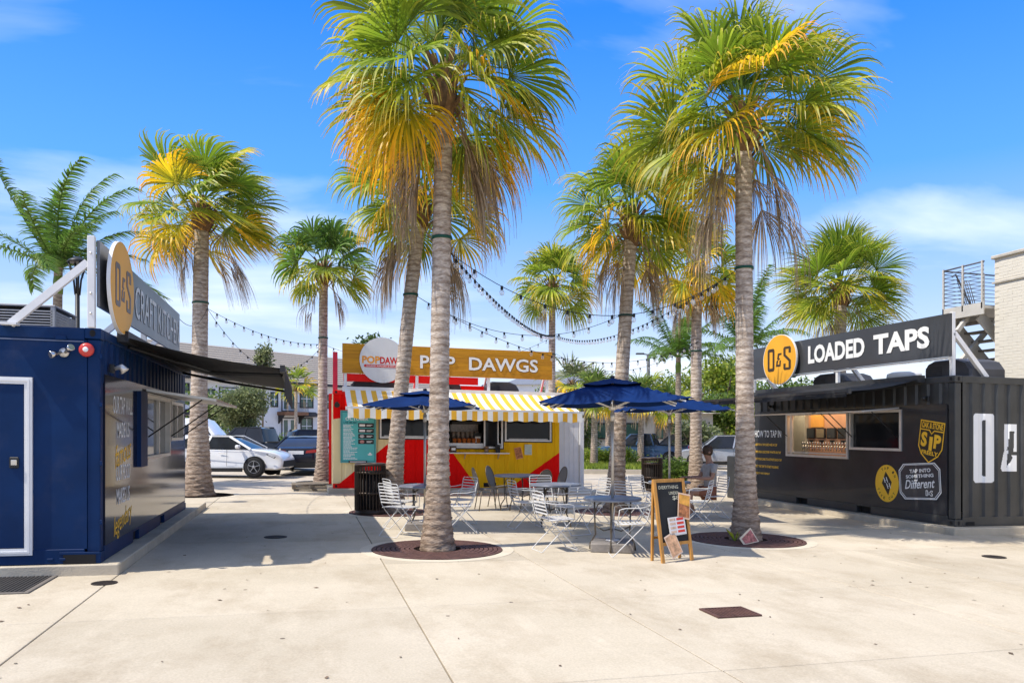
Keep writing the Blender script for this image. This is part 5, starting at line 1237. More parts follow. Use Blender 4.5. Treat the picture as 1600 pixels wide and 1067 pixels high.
# (pixel bearing, depth, facing in degrees in plaza axes, label)
WCH = [(626, 12.05, 38, 'white folding chair seen from behind just left of the tallest palm'),
       (628, 13.1, 12, 'white folding chair tucked behind another one left of the tallest palm'),
       (718, 12.5, 170, 'white folding chair just right of the tallest palm trunk'),
       (716, 13.6, 205, 'farther white folding chair just right of the tallest palm trunk'),
       (822, 13.3, 5, 'white folding chair between the bronze chairs and the middle table'),
       (850, 14.5, -92, 'white folding chair facing the camera behind the middle table'),
       (893, 12.6, 105, 'white folding chair with its back to the camera at the middle table'),
       (926, 14.0, 190, 'white folding chair right of the middle table in the palm shade'),
       (868, 10.75, 5, 'white folding chair seen side on at the left of the near umbrella table'),
       (984, 10.35, 165, 'white folding chair left of the chalkboard at the near umbrella table'),
       (990, 13.4, 20, 'white folding chair just behind the top left of the chalkboard'),
       (1008, 15.2, -70, 'white folding chair in front of the dark litter bin'),
       (1088, 13.9, 140, 'white folding chair right of the chalkboard with its back to the camera'),
       (1112, 15.3, 178, 'white folding chair that the seated customer uses')]
for i, (px_, dp_, fa, lb) in enumerate(WCH):
    o = proto if i == 0 else copy_tree(proto); X, Y = cpt(px_, dp_); placed(o, X, Y, R(fa), lb)
proto2 = sling_chair()
for i, (px_, dp_, fa, lb) in enumerate([(762, 16.3, 0, 'bronze oval back chair seen side on left of the yellow wall table'), (783, 17.2, -35, 'bronze oval back chair behind the left side of the yellow wall table'), (836, 15.9, 120, 'bronze oval back chair in front of the yellow wall table'), (862, 17.1, 185, 'bronze oval back chair at the red corner of the hot dog container')]):
    o = proto2 if i == 0 else copy_tree(proto2); X, Y = cpt(px_, dp_); placed(o, X, Y, R(fa), lb)

# chalkboard A-frame
M_WOODF = mat('honey_wood', (.46, .22, .05), .5, var=.25, scale=6, stretch=(3, 3, .5), bump=.05)
M_CHALKB = mat('chalkboard', (.016, .017, .018), .75, var=.45, scale=3)
ab = thing('chalkboard_sign', 'wooden framed A-frame chalkboard standing on the open paving', 'chalkboard', 4.57, 9.2, R(16))
W_, H_ = .54, 1.06; lean = .17
def fA(a, z, d=0): return (a, -.20 + lean * z - d, z)     # front leaf leans back
for s in (-1, 1):
    b = MB(); b.bar(fA(s * (W_ / 2 - .022), 0), fA(s * (W_ / 2 - .022), H_), .044, .03, (0, 1, 0)); part('rail', b, M_WOODF, ab, False)
    b = MB(); b.bar((s * (W_ / 2 - .03), .02, 0), (s * (W_ / 2 - .03), -.20 + lean * H_ + .02, H_ - .03), .03, .03, (0, 1, 0)); part('rear_leg', b, M_WOODF, ab, False)
for z, hh in ((H_ - .022, .044), (.235, .04)):
    b = MB(); p, q = fA(-W_ / 2 + .044, z), fA(W_ / 2 - .044, z); b.bar(p, q, .028, hh); part('crosspiece', b, M_WOODF, ab, False)
b = MB(); b.bar((-W_ / 2 + .045, .02, .30), (W_ / 2 - .045, .02, .30), .02, .03); part('rear_crosspiece', b, M_WOODF, ab, False)
b = MB(); b.add([fA(a, z, d) for d in (-.004, .004) for a, z in ((-.226, .256), (.226, .256), (.226, H_ - .045), (-.226, H_ - .045))], [(3, 2, 1, 0), (4, 5, 6, 7)]); part('board', b, M_CHALKB, ab, False)
b = MB()
for s, a0, z0, w, h_ in (('EVERYTHING', -.19, .93, .34, .045), ('UNDER', -.02, .855, .17, .04), ('$8', .03, .78, .12, .06)): put_text(b, s, a0, z0, w, h_, lambda a, z, d: fA(a, z, .006), .012)
part('chalk_text', b, mat('chalk', (.55, .52, .38), .9, var=.4, scale=60), ab, False)
def sheet(name, label, cx_, cz_, w, h_, rot, m_in, m_bd, bars=False):
    """paper fixed to the board, proud of its face"""
    ca, sa = math.cos(rot), math.sin(rot); q = lambda s: [(cx_ + x * w * s * ca - z * h_ * s * sa, cz_ + x * w * s * sa + z * h_ * s * ca) for x, z in ((-.5, -.5), (.5, -.5), (.5, .5), (-.5, .5))]
    b = MB(); b.prism(q(1), lambda a, z, d: fA(a, z, .022 + d), .003); o = part(name, b, m_bd, ab, False)
    b = MB(); b.prism(q(.88), lambda a, z, d: fA(a, z, .0255 + d), .001); part('print', b, m_in, o, False)
    if bars:
        b = MB()
        for i in range(4):
            for c0, c1, mm in ((-.46, -.08, 0), (.0, .46, 1)):
                z0 = -.36 + i * .22; P = [(cx_ + x * w * ca - z * h_ * sa, cz_ + x * w * sa + z * h_ * ca) for x, z in ((c0 * .9, z0), (c1 * .9, z0), (c1 * .9, z0 + .13), (c0 * .9, z0 + .13))]
                b.cur = mm; b.prism(P, lambda a, z, d: fA(a, z, .027 + d), .001)
        part('menu_rows', b, [mat('menu_tan', (.60, .42, .30), .6, var=.3, scale=30), mat('menu_red', (.62, .05, .03), .6)], o, False)
M_PAPER = mat('paper', (.72, .68, .62), .7, var=.04)
sheet('poster', 'food', .20, .70, .21, .33, -.20, M_FOOD, mat('pale_orange_paper', (.78, .55, .38), .7))
b = MB(); ca, sa = math.cos(-.20), math.sin(-.20); P = [(.20 + x * .18 * ca - z * .33 * sa, .70 + x * .18 * sa + z * .33 * ca) for x, z in ((-.5, .08), (.5, .02), (.5, .43), (-.5, .43))]; b.prism(P, lambda a, z, d: fA(a, z, .0275 + d), .001); part('poster_band', b, M_FOODY, ab, False)
sheet('menu_sheet', 'menu', .04, .455, .29, .235, .05, mat('menu_white', (.74, .72, .70), .6, var=.05), M_PAPER, True)
sheet('poster', 'food', -.06, .22, .20, .30, .38, mat('food_print_pale', (.62, .36, .20), .5, var=.5, scale=14), mat('pale_paper', (.74, .56, .42), .7))
fpz = thing('poster', 'fallen food poster leaning against the foot of the palm by the chalkboard', 'poster', 6.50, 10.30, R(20))
qf = lambda a, z, d: (a, -.03 + z * .35 - d, z + .01)
b = MB(); Q = [(-.22, .0), (.12, .02), (.20, .10), (.10, .30), (-.10, .24), (-.26, .10)]; b.prism([(-.20, 0), (.17, .02), (.06, .235), (-.26, .10)], qf, .003); part('sheet', b, mat('pale_poster_paper', (.66, .55, .40), .7), fpz, False)
b = MB(); b.prism([(-.16, .015), (.14, .03), (.05, .205), (-.21, .09)], lambda a, z, d: qf(a, z, .0035 + d), .001); part('print', b, mat('food_print_wine', (.40, .13, .12), .5, var=.8, scale=18), fpz, False)
# weed tuft at the palm foot, pallet, small debris
wt = thing('weed_tuft', 'small green weed at the foot of the palm by the chalkboard', 'weed', 6.42, 10.62)
for k in range(16):
    a = random.uniform(0, 6.28); l_ = random.uniform(.10, .22); V = np.array([(0, 0, 0), (.02, .01, 0), (math.cos(a) * l_ * .4 + .02, math.sin(a) * l_ * .4, l_ * .7), (math.cos(a) * l_ * .7, math.sin(a) * l_ * .7, l_)]); mesh_obj('leaf', V, [(0, 1, 2), (0, 2, 3)], L_LIME, wt, None, None, {'u': [0, 0, .5, 1], 'r': [random.random()] * 4})
pl = thing('pallet', 'weathered wooden pallet on the ground left of the hot dog container', 'pallet', *cpt(487, 22.0), R(2)); M_PAL = mat('grey_pallet_wood', (.20, .165, .125), .9, var=.35, scale=9, stretch=(1, 6, 1))
for i in range(7): b = MB(); y = -.48 + i * .16; b.box(-.55, .55, y - .05, y + .05, .115, .135, .002); part('deck_board', b, M_PAL, pl, False)
for i in range(3): b = MB(); x = -.5 + i * .5; b.box(x - .05, x + .05, -.52, .52, .03, .114, .003); part('stringer', b, M_PAL, pl, False)
for i in range(3): b = MB(); y = -.45 + i * .45; b.box(-.55, .55, y - .05, y + .05, .008, .029, .002); part('bottom_board', b, M_PAL, pl, False)
# white vinyl screen beside the hot dog container
vf = thing('vinyl_fence', 'white vinyl fence panel at the right end of the hot dog container', 'fence', 7.05, 21.4); M_VIN = mat('white_vinyl', (.72, .72, .73), .45, var=.05)
for i in range(5): b = MB(); x = 7.02 + i * .152; b.box(x, x + .149, 21.42, 21.45, .14, 2.0, .006); part('panel_board', b, M_VIN, vf)
b = MB(); b.box(7.02, 7.80, 21.40, 21.47, .05, .14, .006); b.box(7.02, 7.80, 21.40, 21.47, 2.0, 2.12, .006); part('fence_rail', b, M_VIN, vf)
b = MB(); b.box(7.80, 7.93, 21.37, 21.50, 0, 2.12, .01); part('fence_post', b, M_VIN, vf)
b = MB(); b.box(7.035, 7.145, 21.412, 21.418, .96, 1.10); lb_ = part('label_plate', b, M_RUB, vf)
b = MB(); b.box(7.045, 7.135, 21.408, 21.411, 1.0, 1.04); part('label_stripe', b, MATS['amber_lettering'], lb_)
vb = thing('utility_box', 'black metal cabinet behind the seated customer', 'cabinet', 11.2, 18.1); 
b = MB(); b.box(10.95, 12.3, 17.95, 18.5, .0, 1.12, .02); part('body', b, M_BLACKP, vb)
b = MB(); b.box(11.0, 11.6, 17.935, 17.949, .1, 1.02, .004); b.box(11.65, 12.25, 17.935, 17.949, .1, 1.02, .004); part('door', b, M_BLACKGLOSS, vb)

# ------------------------------------------------------------------ festoon lights
M_CABLE = mat('black_cable', (.012, .012, .012), .6)
def bulb_mat():
    m = bpy.data.materials.new('clear_bulb'); m.use_nodes = True; t = m.node_tree; t.nodes.remove(t.nodes['Principled BSDF'])
    tr = N(t, 'ShaderNodeBsdfTransparent'); gl = N(t, 'ShaderNodeBsdfGlossy'); gl.inputs['Roughness'].default_value = .03; df = N(t, 'ShaderNodeBsdfDiffuse'); df.inputs['Color'].default_value = (.8, .8, .78, 1)
    lw = N(t, 'ShaderNodeLayerWeight'); lw.inputs['Blend'].default_value = .45; m1 = N(t, 'ShaderNodeMixShader'); m2 = N(t, 'ShaderNodeMixShader'); m2.inputs[0].default_value = .14
    t.links.new(lw.outputs['Facing'], m1.inputs[0]); t.links.new(tr.outputs[0], m1.inputs[1]); t.links.new(gl.outputs[0], m1.inputs[2]); t.links.new(m1.outputs[0], m2.inputs[1]); t.links.new(df.outputs[0], m2.inputs[2]); t.links.new(m2.outputs[0], t.nodes['Material Output'].inputs['Surface']); return m
M_BULB = bulb_mat()
bb = MB(); bb.lathe([(.012, -.045), (.02, -.052), (.034, -.075), (.036, -.092), (.028, -.115), (.012, -.127), (0, -.129)], 12)
bulb_me = mesh_obj('bulb', bb.v, bb.f, M_BULB, None, True).data; bpy.data.objects.remove(bpy.data.objects['bulb'])
bb = MB(); bb.lathe([(.006, .012), (.02, .004), (.021, -.04), (.016, -.05), (0, -.05)], 10)
sock_me = mesh_obj('socket', bb.v, bb.f, M_CABLE, None, True).data; bpy.data.objects.remove(bpy.data.objects['socket'])
fil = MB(); fil.tube([(0, 0, -.052), (.006, 0, -.08), (-.006, 0, -.10), (0, 0, -.108)], .003, 5)
fil_me = mesh_obj('filament', fil.v, fil.f, mat('filament_brass', (.55, .35, .18), .5), None, True).data; bpy.data.objects.remove(bpy.data.objects['filament'])
def festoon(p, q, sag, label, bulbs=True, sp=.36, r=.0055):
    p, q = Vector(p), Vector(q); t = bpy.data.objects.new('string_light', None); COL.objects.link(t); t.location = p; tag(t, label, 'string light', 'festoon string lights'); n = 28
    f = lambda s: (q - p) * s + Vector((0, 0, -4 * sag * s * (1 - s)))
    b = MB(); b.tube([f(i / n) for i in range(n + 1)], r, 5); part('cable', b, M_CABLE, t, False)
    if not bulbs: return
    L = (q - p).length * (1 + 2.7 * (sag / (q - p).length) ** 2); k = int(L / sp)
    for i in range(1, k):
        c = f((i + random.uniform(-.12, .12)) / k); o = bpy.data.objects.new('bulb', bulb_me); COL.objects.link(o); o.parent = t; o.location = c; o.rotation_euler = (random.uniform(-.12, .12), random.uniform(-.12, .12), 0)
        for nm, me in (('socket', sock_me), ('filament', fil_me)):
            s_ = bpy.data.objects.new(nm, me); COL.objects.link(s_); s_.parent = o
def zabs(px_, py_, depth): X, Y = cpt(px_, depth); return (X, Y, CAM_H - (py_ - 674) / 1200 * depth)
A_ = zabs(704, 396, 10.66); G_ = zabs(1148, 424, 12.1); B_ = zabs(650, 462, 15.4); C_ = zabs(324, 482, 18.9); D_ = zabs(505, 538, 24.4); E_ = zabs(975, 490, 16.2); F_ = zabs(1092, 533, 22.2); H_p = zabs(868, 524, 28.4); H2 = zabs(869, 553, 28.4)
festoon(A_, G_, .78, 'string lights sagging between the two nearest tall palms')
festoon(A_, H_p, .35, 'string lights running from the tallest palm back to the palm behind the plank sign')
festoon(G_, H_p, .55, 'string lights running from the chalkboard palm back over the umbrellas')
festoon(B_, E_, .62, 'string lights from the leaning palm across above the plank sign')
festoon(B_, F_, .95, 'lowest string lights crossing the letters DAWGS')
festoon(D_, H_p, .95, 'string lights crossing in front of the round popcorn badge')
festoon(C_, D_, .25, 'upper string lights between the wind swept palm and the slim palm')
festoon(C_, D_, 1.15, 'lower sagging string lights between the wind swept palm and the slim palm')
festoon(H2, F_, .75, 'string lights above the middle umbrella leading to the far right palm')
festoon((-2.2, 14.9, 3.6), C_, .25, 'bare black cable from the steel kitchen sign to the wind swept palm', False)

# ================================================================== seated customer
def person():
    X, Y = cpt(1109, 15.45); t = thing('person', 'customer in a pale grey shirt and rust shorts sitting sideways at the far umbrella table', 'person', X, Y, R(178))
    M_SKIN = mat('skin', (.36, .19, .12), .55, var=.08); M_SHIRT = mat('grey_shirt', (.36, .33, .30), .8, var=.15, scale=12); M_SHORT = mat('rust_shorts', (.26, .10, .055), .85, var=.15, scale=12); M_HAIR = mat('brown_hair', (.06, .035, .02), .7, var=.3, scale=30); M_SHOE = mat('grey_shoe', (.30, .29, .28), .7, var=.15)
    def skin(name, pts, edges, rad, m, parent, root=0):
        me = bpy.data.meshes.new(name); me.from_pydata(pts, edges, []); me.materials.append(m); o = bpy.data.objects.new(name, me); COL.objects.link(o); o.parent = parent
        md = o.modifiers.new('skin', 'SKIN'); 
        if not me.skin_vertices: 
            bpy.context.view_layer.objects.active = o
        for i, r_ in enumerate(rad): me.skin_vertices[0].data[i].radius = (r_, r_) if not isinstance(r_, tuple) else r_
        me.skin_vertices[0].data[root].use_root = True
        sb = o.modifiers.new('sub', 'SUBSURF'); sb.levels = sb.render_levels = 2
        return o
    # local: faces +X
    P = [(0, 0, .52), (-.02, 0, .72), (-.01, 0, .98), (.0, 0, 1.09), (.03, 0, 1.17), (.06, 0, 1.30),              # pelvis, waist, chest, neck base, neck, head
         (.06, -.10, .50), (.46, -.12, .52), (.36, -.13, .28), (.28, -.13, .09), (.38, -.14, .045),             # right leg
         (.06, .10, .50), (.48, .13, .53), (.52, .14, .28), (.50, .14, .09), (.60, .145, .045),
         (-.0, -.19, 1.03), (.10, -.24, .80), (.34, -.16, .80), (.42, -.13, .81),
         (-.0, .19, 1.03), (.08, .25, .80), (.32, .18, .80), (.40, .14, .81), (.07, 0, 1.38)]
    Ed = [(0, 1), (1, 2), (2, 3), (3, 4), (4, 5), (5, 24), (0, 6), (6, 7), (7, 8), (8, 9), (9, 10), (0, 11), (11, 12), (12, 13), (13, 14), (14, 15), (2, 16), (16, 17), (17, 18), (18, 19), (2, 20), (20, 21), (21, 22), (22, 23)]
    Rd = [.13, .115, .13, .07, .055, .095, .09, .065, .055, .04, .04, .09, .065, .055, .04, .04, .055, .042, .033, .028, .055, .042, .033, .028, .07]
    body = skin('body', P, Ed, Rd, M_SKIN, t)
    skin('shirt', [P[0], P[1], P[2], P[3], P[16], (.06, -.22, .88), P[20], (.05, .23, .88)], [(0, 1), (1, 2), (2, 3), (2, 4), (4, 5), (2, 6), (6, 7)], [.145, .132, .146, .078, .068, .058, .068, .058], M_SHIRT, t)
    skin('shorts', [(0, 0, .53), P[6], (.36, -.118, .517), P[11], (.37, .125, .527)], [(0, 1), (1, 2), (0, 3), (3, 4)], [.142, .105, .088, .105, .088], M_SHORT, t)
    b = MB(); b.lathe([(0, .13), (.06, .118), (.095, .075), (.105, .02), (.10, -.05), (.07, -.09)], 20, (.045, 0, 1.335)); part('hair', b, M_HAIR, t, False)
    for s in (-1, 1):
        b = MB(); b.lathe([(0, .014), (.010, .008), (.013, 0), (.010, -.008), (0, -.014)], 8, (.150, s * .034, 1.325)); part('eye', b, M_DARK, t, False)
    b = MB(); b.tube([(.148, 0, 1.335), (.172, 0, 1.295), (.15, 0, 1.285)], [.010, .017, .010], 8); part('nose', b, M_SKIN, t, False)
    b = MB(); b.tube([(.143, -.025, 1.262), (.150, 0, 1.258), (.143, .025, 1.262)], .006, 6); part('mouth', b, mat('lip', (.22, .07, .06), .6), t, False)
    for s in (-1, 1): b = MB(); b.lathe([(.0, -.02), (.022, -.015), (.026, .0), (.02, .012), (0, .012)], 10, (.06, s * .10, 1.31), 'y'); part('ear', b, M_SKIN, t, False)
    for (hx, hy, hz, s) in ((.42, -.13, .81, -1), (.40, .14, .81, 1)):
        hb = MB(); hb.box(hx, hx + .085, hy - .038, hy + .038, hz - .016, hz + .014, .01)
        hand = part('hand', hb, M_SKIN, t, False)
        for k, (l_, oy) in enumerate(((.070, -.029), (.080, -.010), (.075, .010), (.058, .028))):
            b = MB(); b.tube([(hx + .08, hy + oy, hz + .002), (hx + .08 + l_ * .5, hy + oy, hz + .004), (hx + .08 + l_, hy + oy, hz - .018)], [.0095, .009, .007], 7); part('finger', b, M_SKIN, hand, False)
        b = MB(); b.tube([(hx + .02, hy - s * .034, hz), (hx + .05, hy - s * .062, hz), (hx + .085, hy - s * .066, hz - .01)], [.012, .011, .008], 7); part('thumb', b, M_SKIN, hand, False)
    for q in (9, 14):
        x, y, z = P[q]; b = MB(); n = 12
        prof = [(-.075, .0), (-.08, .05), (-.05, .10), (.03, .095), (.10, .07), (.17, .055), (.19, .03), (.185, 0)]
        b.prism(prof, lambda a, h, d: (x + a, y - .042 + d, h + .0), .084); part('shoe', b, M_SHOE, t, False)
person()

# ================================================================== vehicles
M_CARGL = mat('car_glass', (.02, .022, .026), .06, var=.2, scale=2, spec=.35)
M_TYRE = mat('tyre', (.018, .018, .018), .85, var=.2); M_RIM = mat('alloy_rim', (.45, .45, .46), .3, metal=.8, var=.1)
M_LAMPR = mat('tail_lamp', (.35, .008, .008), .25, coat=.6); M_LAMPW = mat('head_lamp', (.55, .56, .58), .15, coat=.6)
def car(label, cat, x, y, rz, paint, body, glass, hw, wheels, wr=.33, lamps=(), cladding=None, belt=.95, roof=None, rear=None, extra=None, trim=None, glass_m=None):
    """body / glass: side outlines in (x, z), nose towards +X; both are extruded across the car with rounded shoulders"""
    t = thing('parked_car' if cat != 'pickup truck' else 'pickup_truck', label, cat, x, y, rz, 'cars parked around the plaza')
    def out_with_arches(P):
        return P
    def loft(P, ys, wfun, m, name, smooth=False, par=None):
        b = MB(); n = len(P); V = []; cx_ = sum(p[0] for p in P) / n; cz_ = sum(p[1] for p in P) / n
        for y_, sc in ys: V += [(cx_ + (a - cx_) * (1 - (1 - sc) * .4), y_ * wfun(a, z), cz_ + (z - cz_) * sc) for a, z in P]
        k = len(ys); Fs = [tuple(reversed(range(n))), tuple(range((k - 1) * n, k * n))]
        for q in range(k - 1):
            for i in range(n): Fs.append((q * n + i, q * n + (i + 1) % n, (q + 1) * n + (i + 1) % n, (q + 1) * n + i))
        b.add(V, Fs, True); o = part(name, b, m, par or t, False); o.data.set_sharp_from_angle(angle=R(38)); return o
    full = [(-1, .84), (-.992, .90), (-.965, .955), (-.91, .985), (-.8, 1), (.8, 1), (.91, .985), (.965, .955), (.992, .90), (1, .84)]
    wf = lambda a, z: hw * (1 - .09 * max(0, (z - .62) / .4)) * (1 - .20 * (max(0, abs(a) / (max(p[0] for p in body)) - .70) / .30) ** 2)
    bo = loft(body, full, wf, paint, 'body')
    gtop = max(p[1] for p in glass); 
    wg = lambda a, z: hw * (.93 - .24 * (z - belt) / (gtop - belt + 1e-6))
    gh = loft(glass, [(-1, .985), (-.97, 1), (.97, 1), (1, .985)], wg, glass_m or M_CARGL, 'windows' if glass_m is None else 'upper_body')
    if roof:        # painted roof skin and pillars over the glass
        x0, x1 = roof; P = [p for p in glass if p[1] > gtop - .12]; xs = sorted(p[0] for p in P)
        b = MB(); z = gtop + .006; V = []
        for a in (x0, x0 + .25, (x0 + x1) / 2, x1 - .25, x1):
            zz = z - .05 * (abs(a - (x0 + x1) / 2) / ((x1 - x0) / 2)) ** 2
            V += [(a, s * hw * .70, zz - .03 * abs(s) ** 2) for s in (-1, -.8, 0, .8, 1)]
        b.add(V, [(i * 5 + j, (i + 1) * 5 + j, (i + 1) * 5 + j + 1, i * 5 + j + 1) for i in range(4) for j in range(4)], True); part('roof', b, paint, t, False)
        for s in (-1, 1):
            lo = sorted([p for p in glass if p[1] < belt + .06], key=lambda p: p[0]); 
            for (pa, pb) in ((lo[0], (x0, gtop - .03)), (((lo[0][0] + lo[-1][0]) / 2, belt), ((x0 + x1) / 2 + .05, gtop - .01)), (lo[-1], (x1, gtop - .05))):
                b = MB(); b.bar((pa[0], s * wg(0, pa[1]) * 1.004, pa[1]), (pb[0], s * wg(0, pb[1]) * 1.004, pb[1]), .03, .075, (1, 0, 0)); part('pillar', b, paint, t, False)
            b = MB(); b.bar((x0 - .02, s * hw * .70, gtop - .03), (x1 + .02, s * hw * .70, gtop - .04), .04, .05); part('roof_rail', b, paint, t, False)
    for wx in wheels:
        for s in (-1, 1):
            b = MB(); b.lathe([(wr * 1.12, s * (hw - .10)), (wr * 1.12, s * (hw + .002)), (wr * 1.05, s * (hw + .003)), (wr * 1.04, s * (hw - .03)), (0, s * (hw - .035))], 28, (wx, 0, wr), 'y'); part('wheel_arch', b, cladding or M_TYRE, t, False)
            b = MB(); b.lathe([(wr * .62, s * (hw - .02)), (wr * .93, s * (hw - .02)), (wr, s * (hw - .01)), (wr, s * (hw + .006)), (wr * .93, s * (hw + .018)), (wr * .66, s * (hw + .014))], 28, (wx, 0, wr), 'y'); wl_ = part('wheel', b, M_TYRE, t, False)
            b = MB(); b.lathe([(wr * .66, s * (hw + .012)), (wr * .62, s * (hw + .016)), (wr * .58, s * (hw + .004))], 24, (wx, 0, wr), 'y')
            for k in range(5):
                a = k * 2 * math.pi / 5 + .3; b.bar((wx, s * (hw + .010), wr), (wx + wr * .6 * math.cos(a), s * (hw + .012), wr + wr * .6 * math.sin(a)), .016, .075, (0, 1, 0))
            b.lathe([(.06, s * (hw + .016)), (0, s * (hw + .02))], 12, (wx, 0, wr), 'y'); part('rim', b, M_RIM, wl_, False)
    for (P, s, m) in lamps:
        for sd in ((-1, 1) if s else (1,)):
            b = MB(); b.prism([p[:2] for p in P['poly']], lambda u, v, d: P['fn'](u, v, d, sd), P.get('t', .02)); part(P['name'], b, m, t, False)
    for s in (-1, 1):
        mxp = max(p[0] for p in glass if p[1] < belt + .08) - .42
        b = MB(); b.box(mxp - .05, mxp + .09, min(s * (hw - .02), s * (hw + .17)), max(s * (hw - .02), s * (hw + .17)), belt + .0, belt + .13, .03); part('mirror', b, paint, t, False)
        for hx in ((sum(wheels) / 2 + .25), (sum(wheels) / 2 - .75)):
            b = MB(); b.box(hx - .11, hx + .11, s * (hw * .995) - .012, s * (hw * .995) + .012, belt - .16, belt - .13, .006); part('door_handle', b, trim or paint, t, False)
            b = MB(); b.bar((hx + .72 - .56 * 0 - .55, s * (hw * .962 + .004), belt - .02), (hx + .17, s * (hw + .001), .36), .006, .01, (1, 0, 0)); part('door_seam', b, M_TYRE, t, False)
        b = MB(); b.box(wheels[0] + wr * 1.2, wheels[1] - wr * 1.2, s * hw - .015 if s > 0 else -hw - .008, s * hw + .008 if s > 0 else -hw + .015, .17, .30, .006); part('sill', b, cladding or M_TYRE, t, False)
    if extra: extra(t)
    return t
def arch(P0, wheels, wr): return P0
SED = [(-2.30, .34), (-2.35, .55), (-2.34, .80), (-2.26, .98), (-2.1, 1.03), (-1.6, 1.02), (-.6, .97), (.3, .95), (.95, .965), (1.25, .96), (1.7, .90), (2.0, .83), (2.2, .74), (2.31, .60), (2.33, .44), (2.28, .28), (2.1, .22), (-2.05, .24), (-2.2, .27)]
SEDG = [(-2.0, 1.0), (-1.75, 1.10), (-1.2, 1.31), (-.75, 1.40), (-.3, 1.44), (.05, 1.435), (.38, 1.38), (.75, 1.20), (1.22, .95)]
def nose_lamps(hw, x=2.14, z=.70):
    return [({'poly': [(-.02, -.02), (-.34, .09), (-.36, .06), (-.08, -.07)], 'fn': lambda u, v, d, s: (x + u, s * (hw * (.955 - .30 * max(0, u + .04)) + .002 + d), z + v), 'name': 'headlight'}, True, M_TYRE),
            ({'poly': [(-.05, -.015), (-.28, .07), (-.29, .055), (-.09, -.045)], 'fn': lambda u, v, d, s: (x + u, s * (hw * .955 + .022 + d), z + v), 'name': 'headlight_lens'}, True, M_LAMPW),
            ({'poly': [(-.8, -.10), (.8, -.10), (.7, .12), (-.7, .12)], 'fn': lambda u, v, d, s: (2.315 + d, u * hw, .42 + v), 'name': 'grille'}, False, M_TYRE)]
def tail_lamps(hw, xr, z, m=M_LAMPR):
    return [({'poly': [(.38, 0), (.92, .03), (.90, .15), (.42, .10)], 'fn': lambda u, v, d, s: (xr - d, s * u * hw, z + v), 'name': 'tail_light'}, True, m),
            ({'poly': [(-.28, 0), (.28, 0), (.28, .13), (-.28, .13)], 'fn': lambda u, v, d, s: (xr - d, u, z - .04 + v), 'name': 'number_plate'}, False, M_WHITE),
            ({'poly': [(-.8, 0), (.8, 0), (.8, .16), (-.8, .16)], 'fn': lambda u, v, d, s: (xr - d, u * hw, .30 + v), 'name': 'bumper_insert'}, False, M_TYRE)]
P_WHITE = mat('white_car_paint', (.72, .715, .70), .3, var=.02, coat=1); P_BLACK = mat('black_car_paint', (.010, .011, .014), .3, var=.1, coat=.25); P_BLUE = mat('blue_car_paint', (.03, .075, .16), .25, var=.1, coat=1); P_NAVY = mat('navy_car_paint', (.010, .011, .020), .3, var=.1, coat=.25); P_SILV = mat('silver_car_paint', (.40, .41, .43), .3, metal=.4, var=.05, coat=1)
X, Y = cpt(352, 27.6); car('white fastback sedan parked behind the wind swept palm', 'car', X, Y, R(-16), P_WHITE, SED, SEDG, .91, (-1.40, 1.36), .335, nose_lamps(.91) + tail_lamps(.91, -2.33, .80), M_TYRE, .97, (-.95, .42), trim=P_WHITE)
X, Y = cpt(480, 31.0); car('black sedan seen from behind left of the slim palm', 'car', X, Y, R(80), P_NAVY, SED, SEDG, .91, (-1.40, 1.36), .335, nose_lamps(.91) + tail_lamps(.91, -2.33, .80), None, .97, (-.95, .42))
TRK = [(-2.75, .50), (-2.78, .62), (-2.76, 1.14), (-.95, 1.14), (-.9, 1.12), (.85, 1.12), (1.0, 1.12), (2.35, 1.02), (2.60, .92), (2.66, .6), (2.62, .42), (2.3, .38), (-2.5, .40)]
TRKG = [(-.85, 1.10), (-.72, 1.70), (-.4, 1.78), (.25, 1.76), (.55, 1.70), (1.12, 1.10)]
def bed(t):
    b = MB(); b.box(-2.68, -1.0, -.80, .80, 1.10, 1.146); part('bed_liner', b, M_TYRE, t, False)
    b = MB(); b.box(-2.86, -2.76, -.88, .88, .48, .66, .03); part('bumper', b, M_RIM, t, False)
def tl_truck(hw, m=M_LAMPR): return [({'poly': [(.86, 0), (.985, 0), (.985, .36), (.86, .36)], 'fn': lambda u, v, d, s: (-2.775 - d, s * u * hw, .74 + v), 'name': 'tail_light'}, True, m), ({'poly': [(-.16, 0), (.16, 0), (.16, .15), (-.16, .15)], 'fn': lambda u, v, d, s: (-2.775 - d, u, .70 + v), 'name': 'number_plate'}, False, mat('yellow_plate', (.5, .42, .05), .5))]
X, Y = cpt(396, 34); car('black pickup truck parked behind the white sedan', 'pickup truck', X, Y, R(158), P_BLACK, TRK, TRKG, .92, (-1.75, 1.65), .38, tl_truck(.92), None, 1.12, (-.62, .5), extra=bed)
X, Y = cpt(1003, 44); car('dark blue pickup truck under the trees behind the middle palm', 'pickup truck', X, Y, R(143), P_BLUE, TRK, TRKG, .93, (-1.75, 1.65), .38, tl_truck(.93), None, 1.12, (-.62, .5), extra=bed)
SUV = [(-2.25, .40), (-2.3, .60), (-2.26, 1.05), (-2.2, 1.08), (.95, 1.06), (1.1, 1.04), (1.95, .98), (2.2, .85), (2.28, .55), (2.2, .32), (-2.1, .34)]
SUVG = [(-2.18, 1.05), (-2.0, 1.62), (-1.7, 1.74), (.05, 1.74), (.35, 1.66), (1.05, 1.05)]
X, Y = cpt(1062, 46); car('black off-road car parked right of the blue pickup', 'car', X, Y, R(110), P_BLACK, SUV, SUVG, .92, (-1.4, 1.4), .38, tail_lamps(.92, -2.29, .82), None, 1.06, (-1.8, .25))
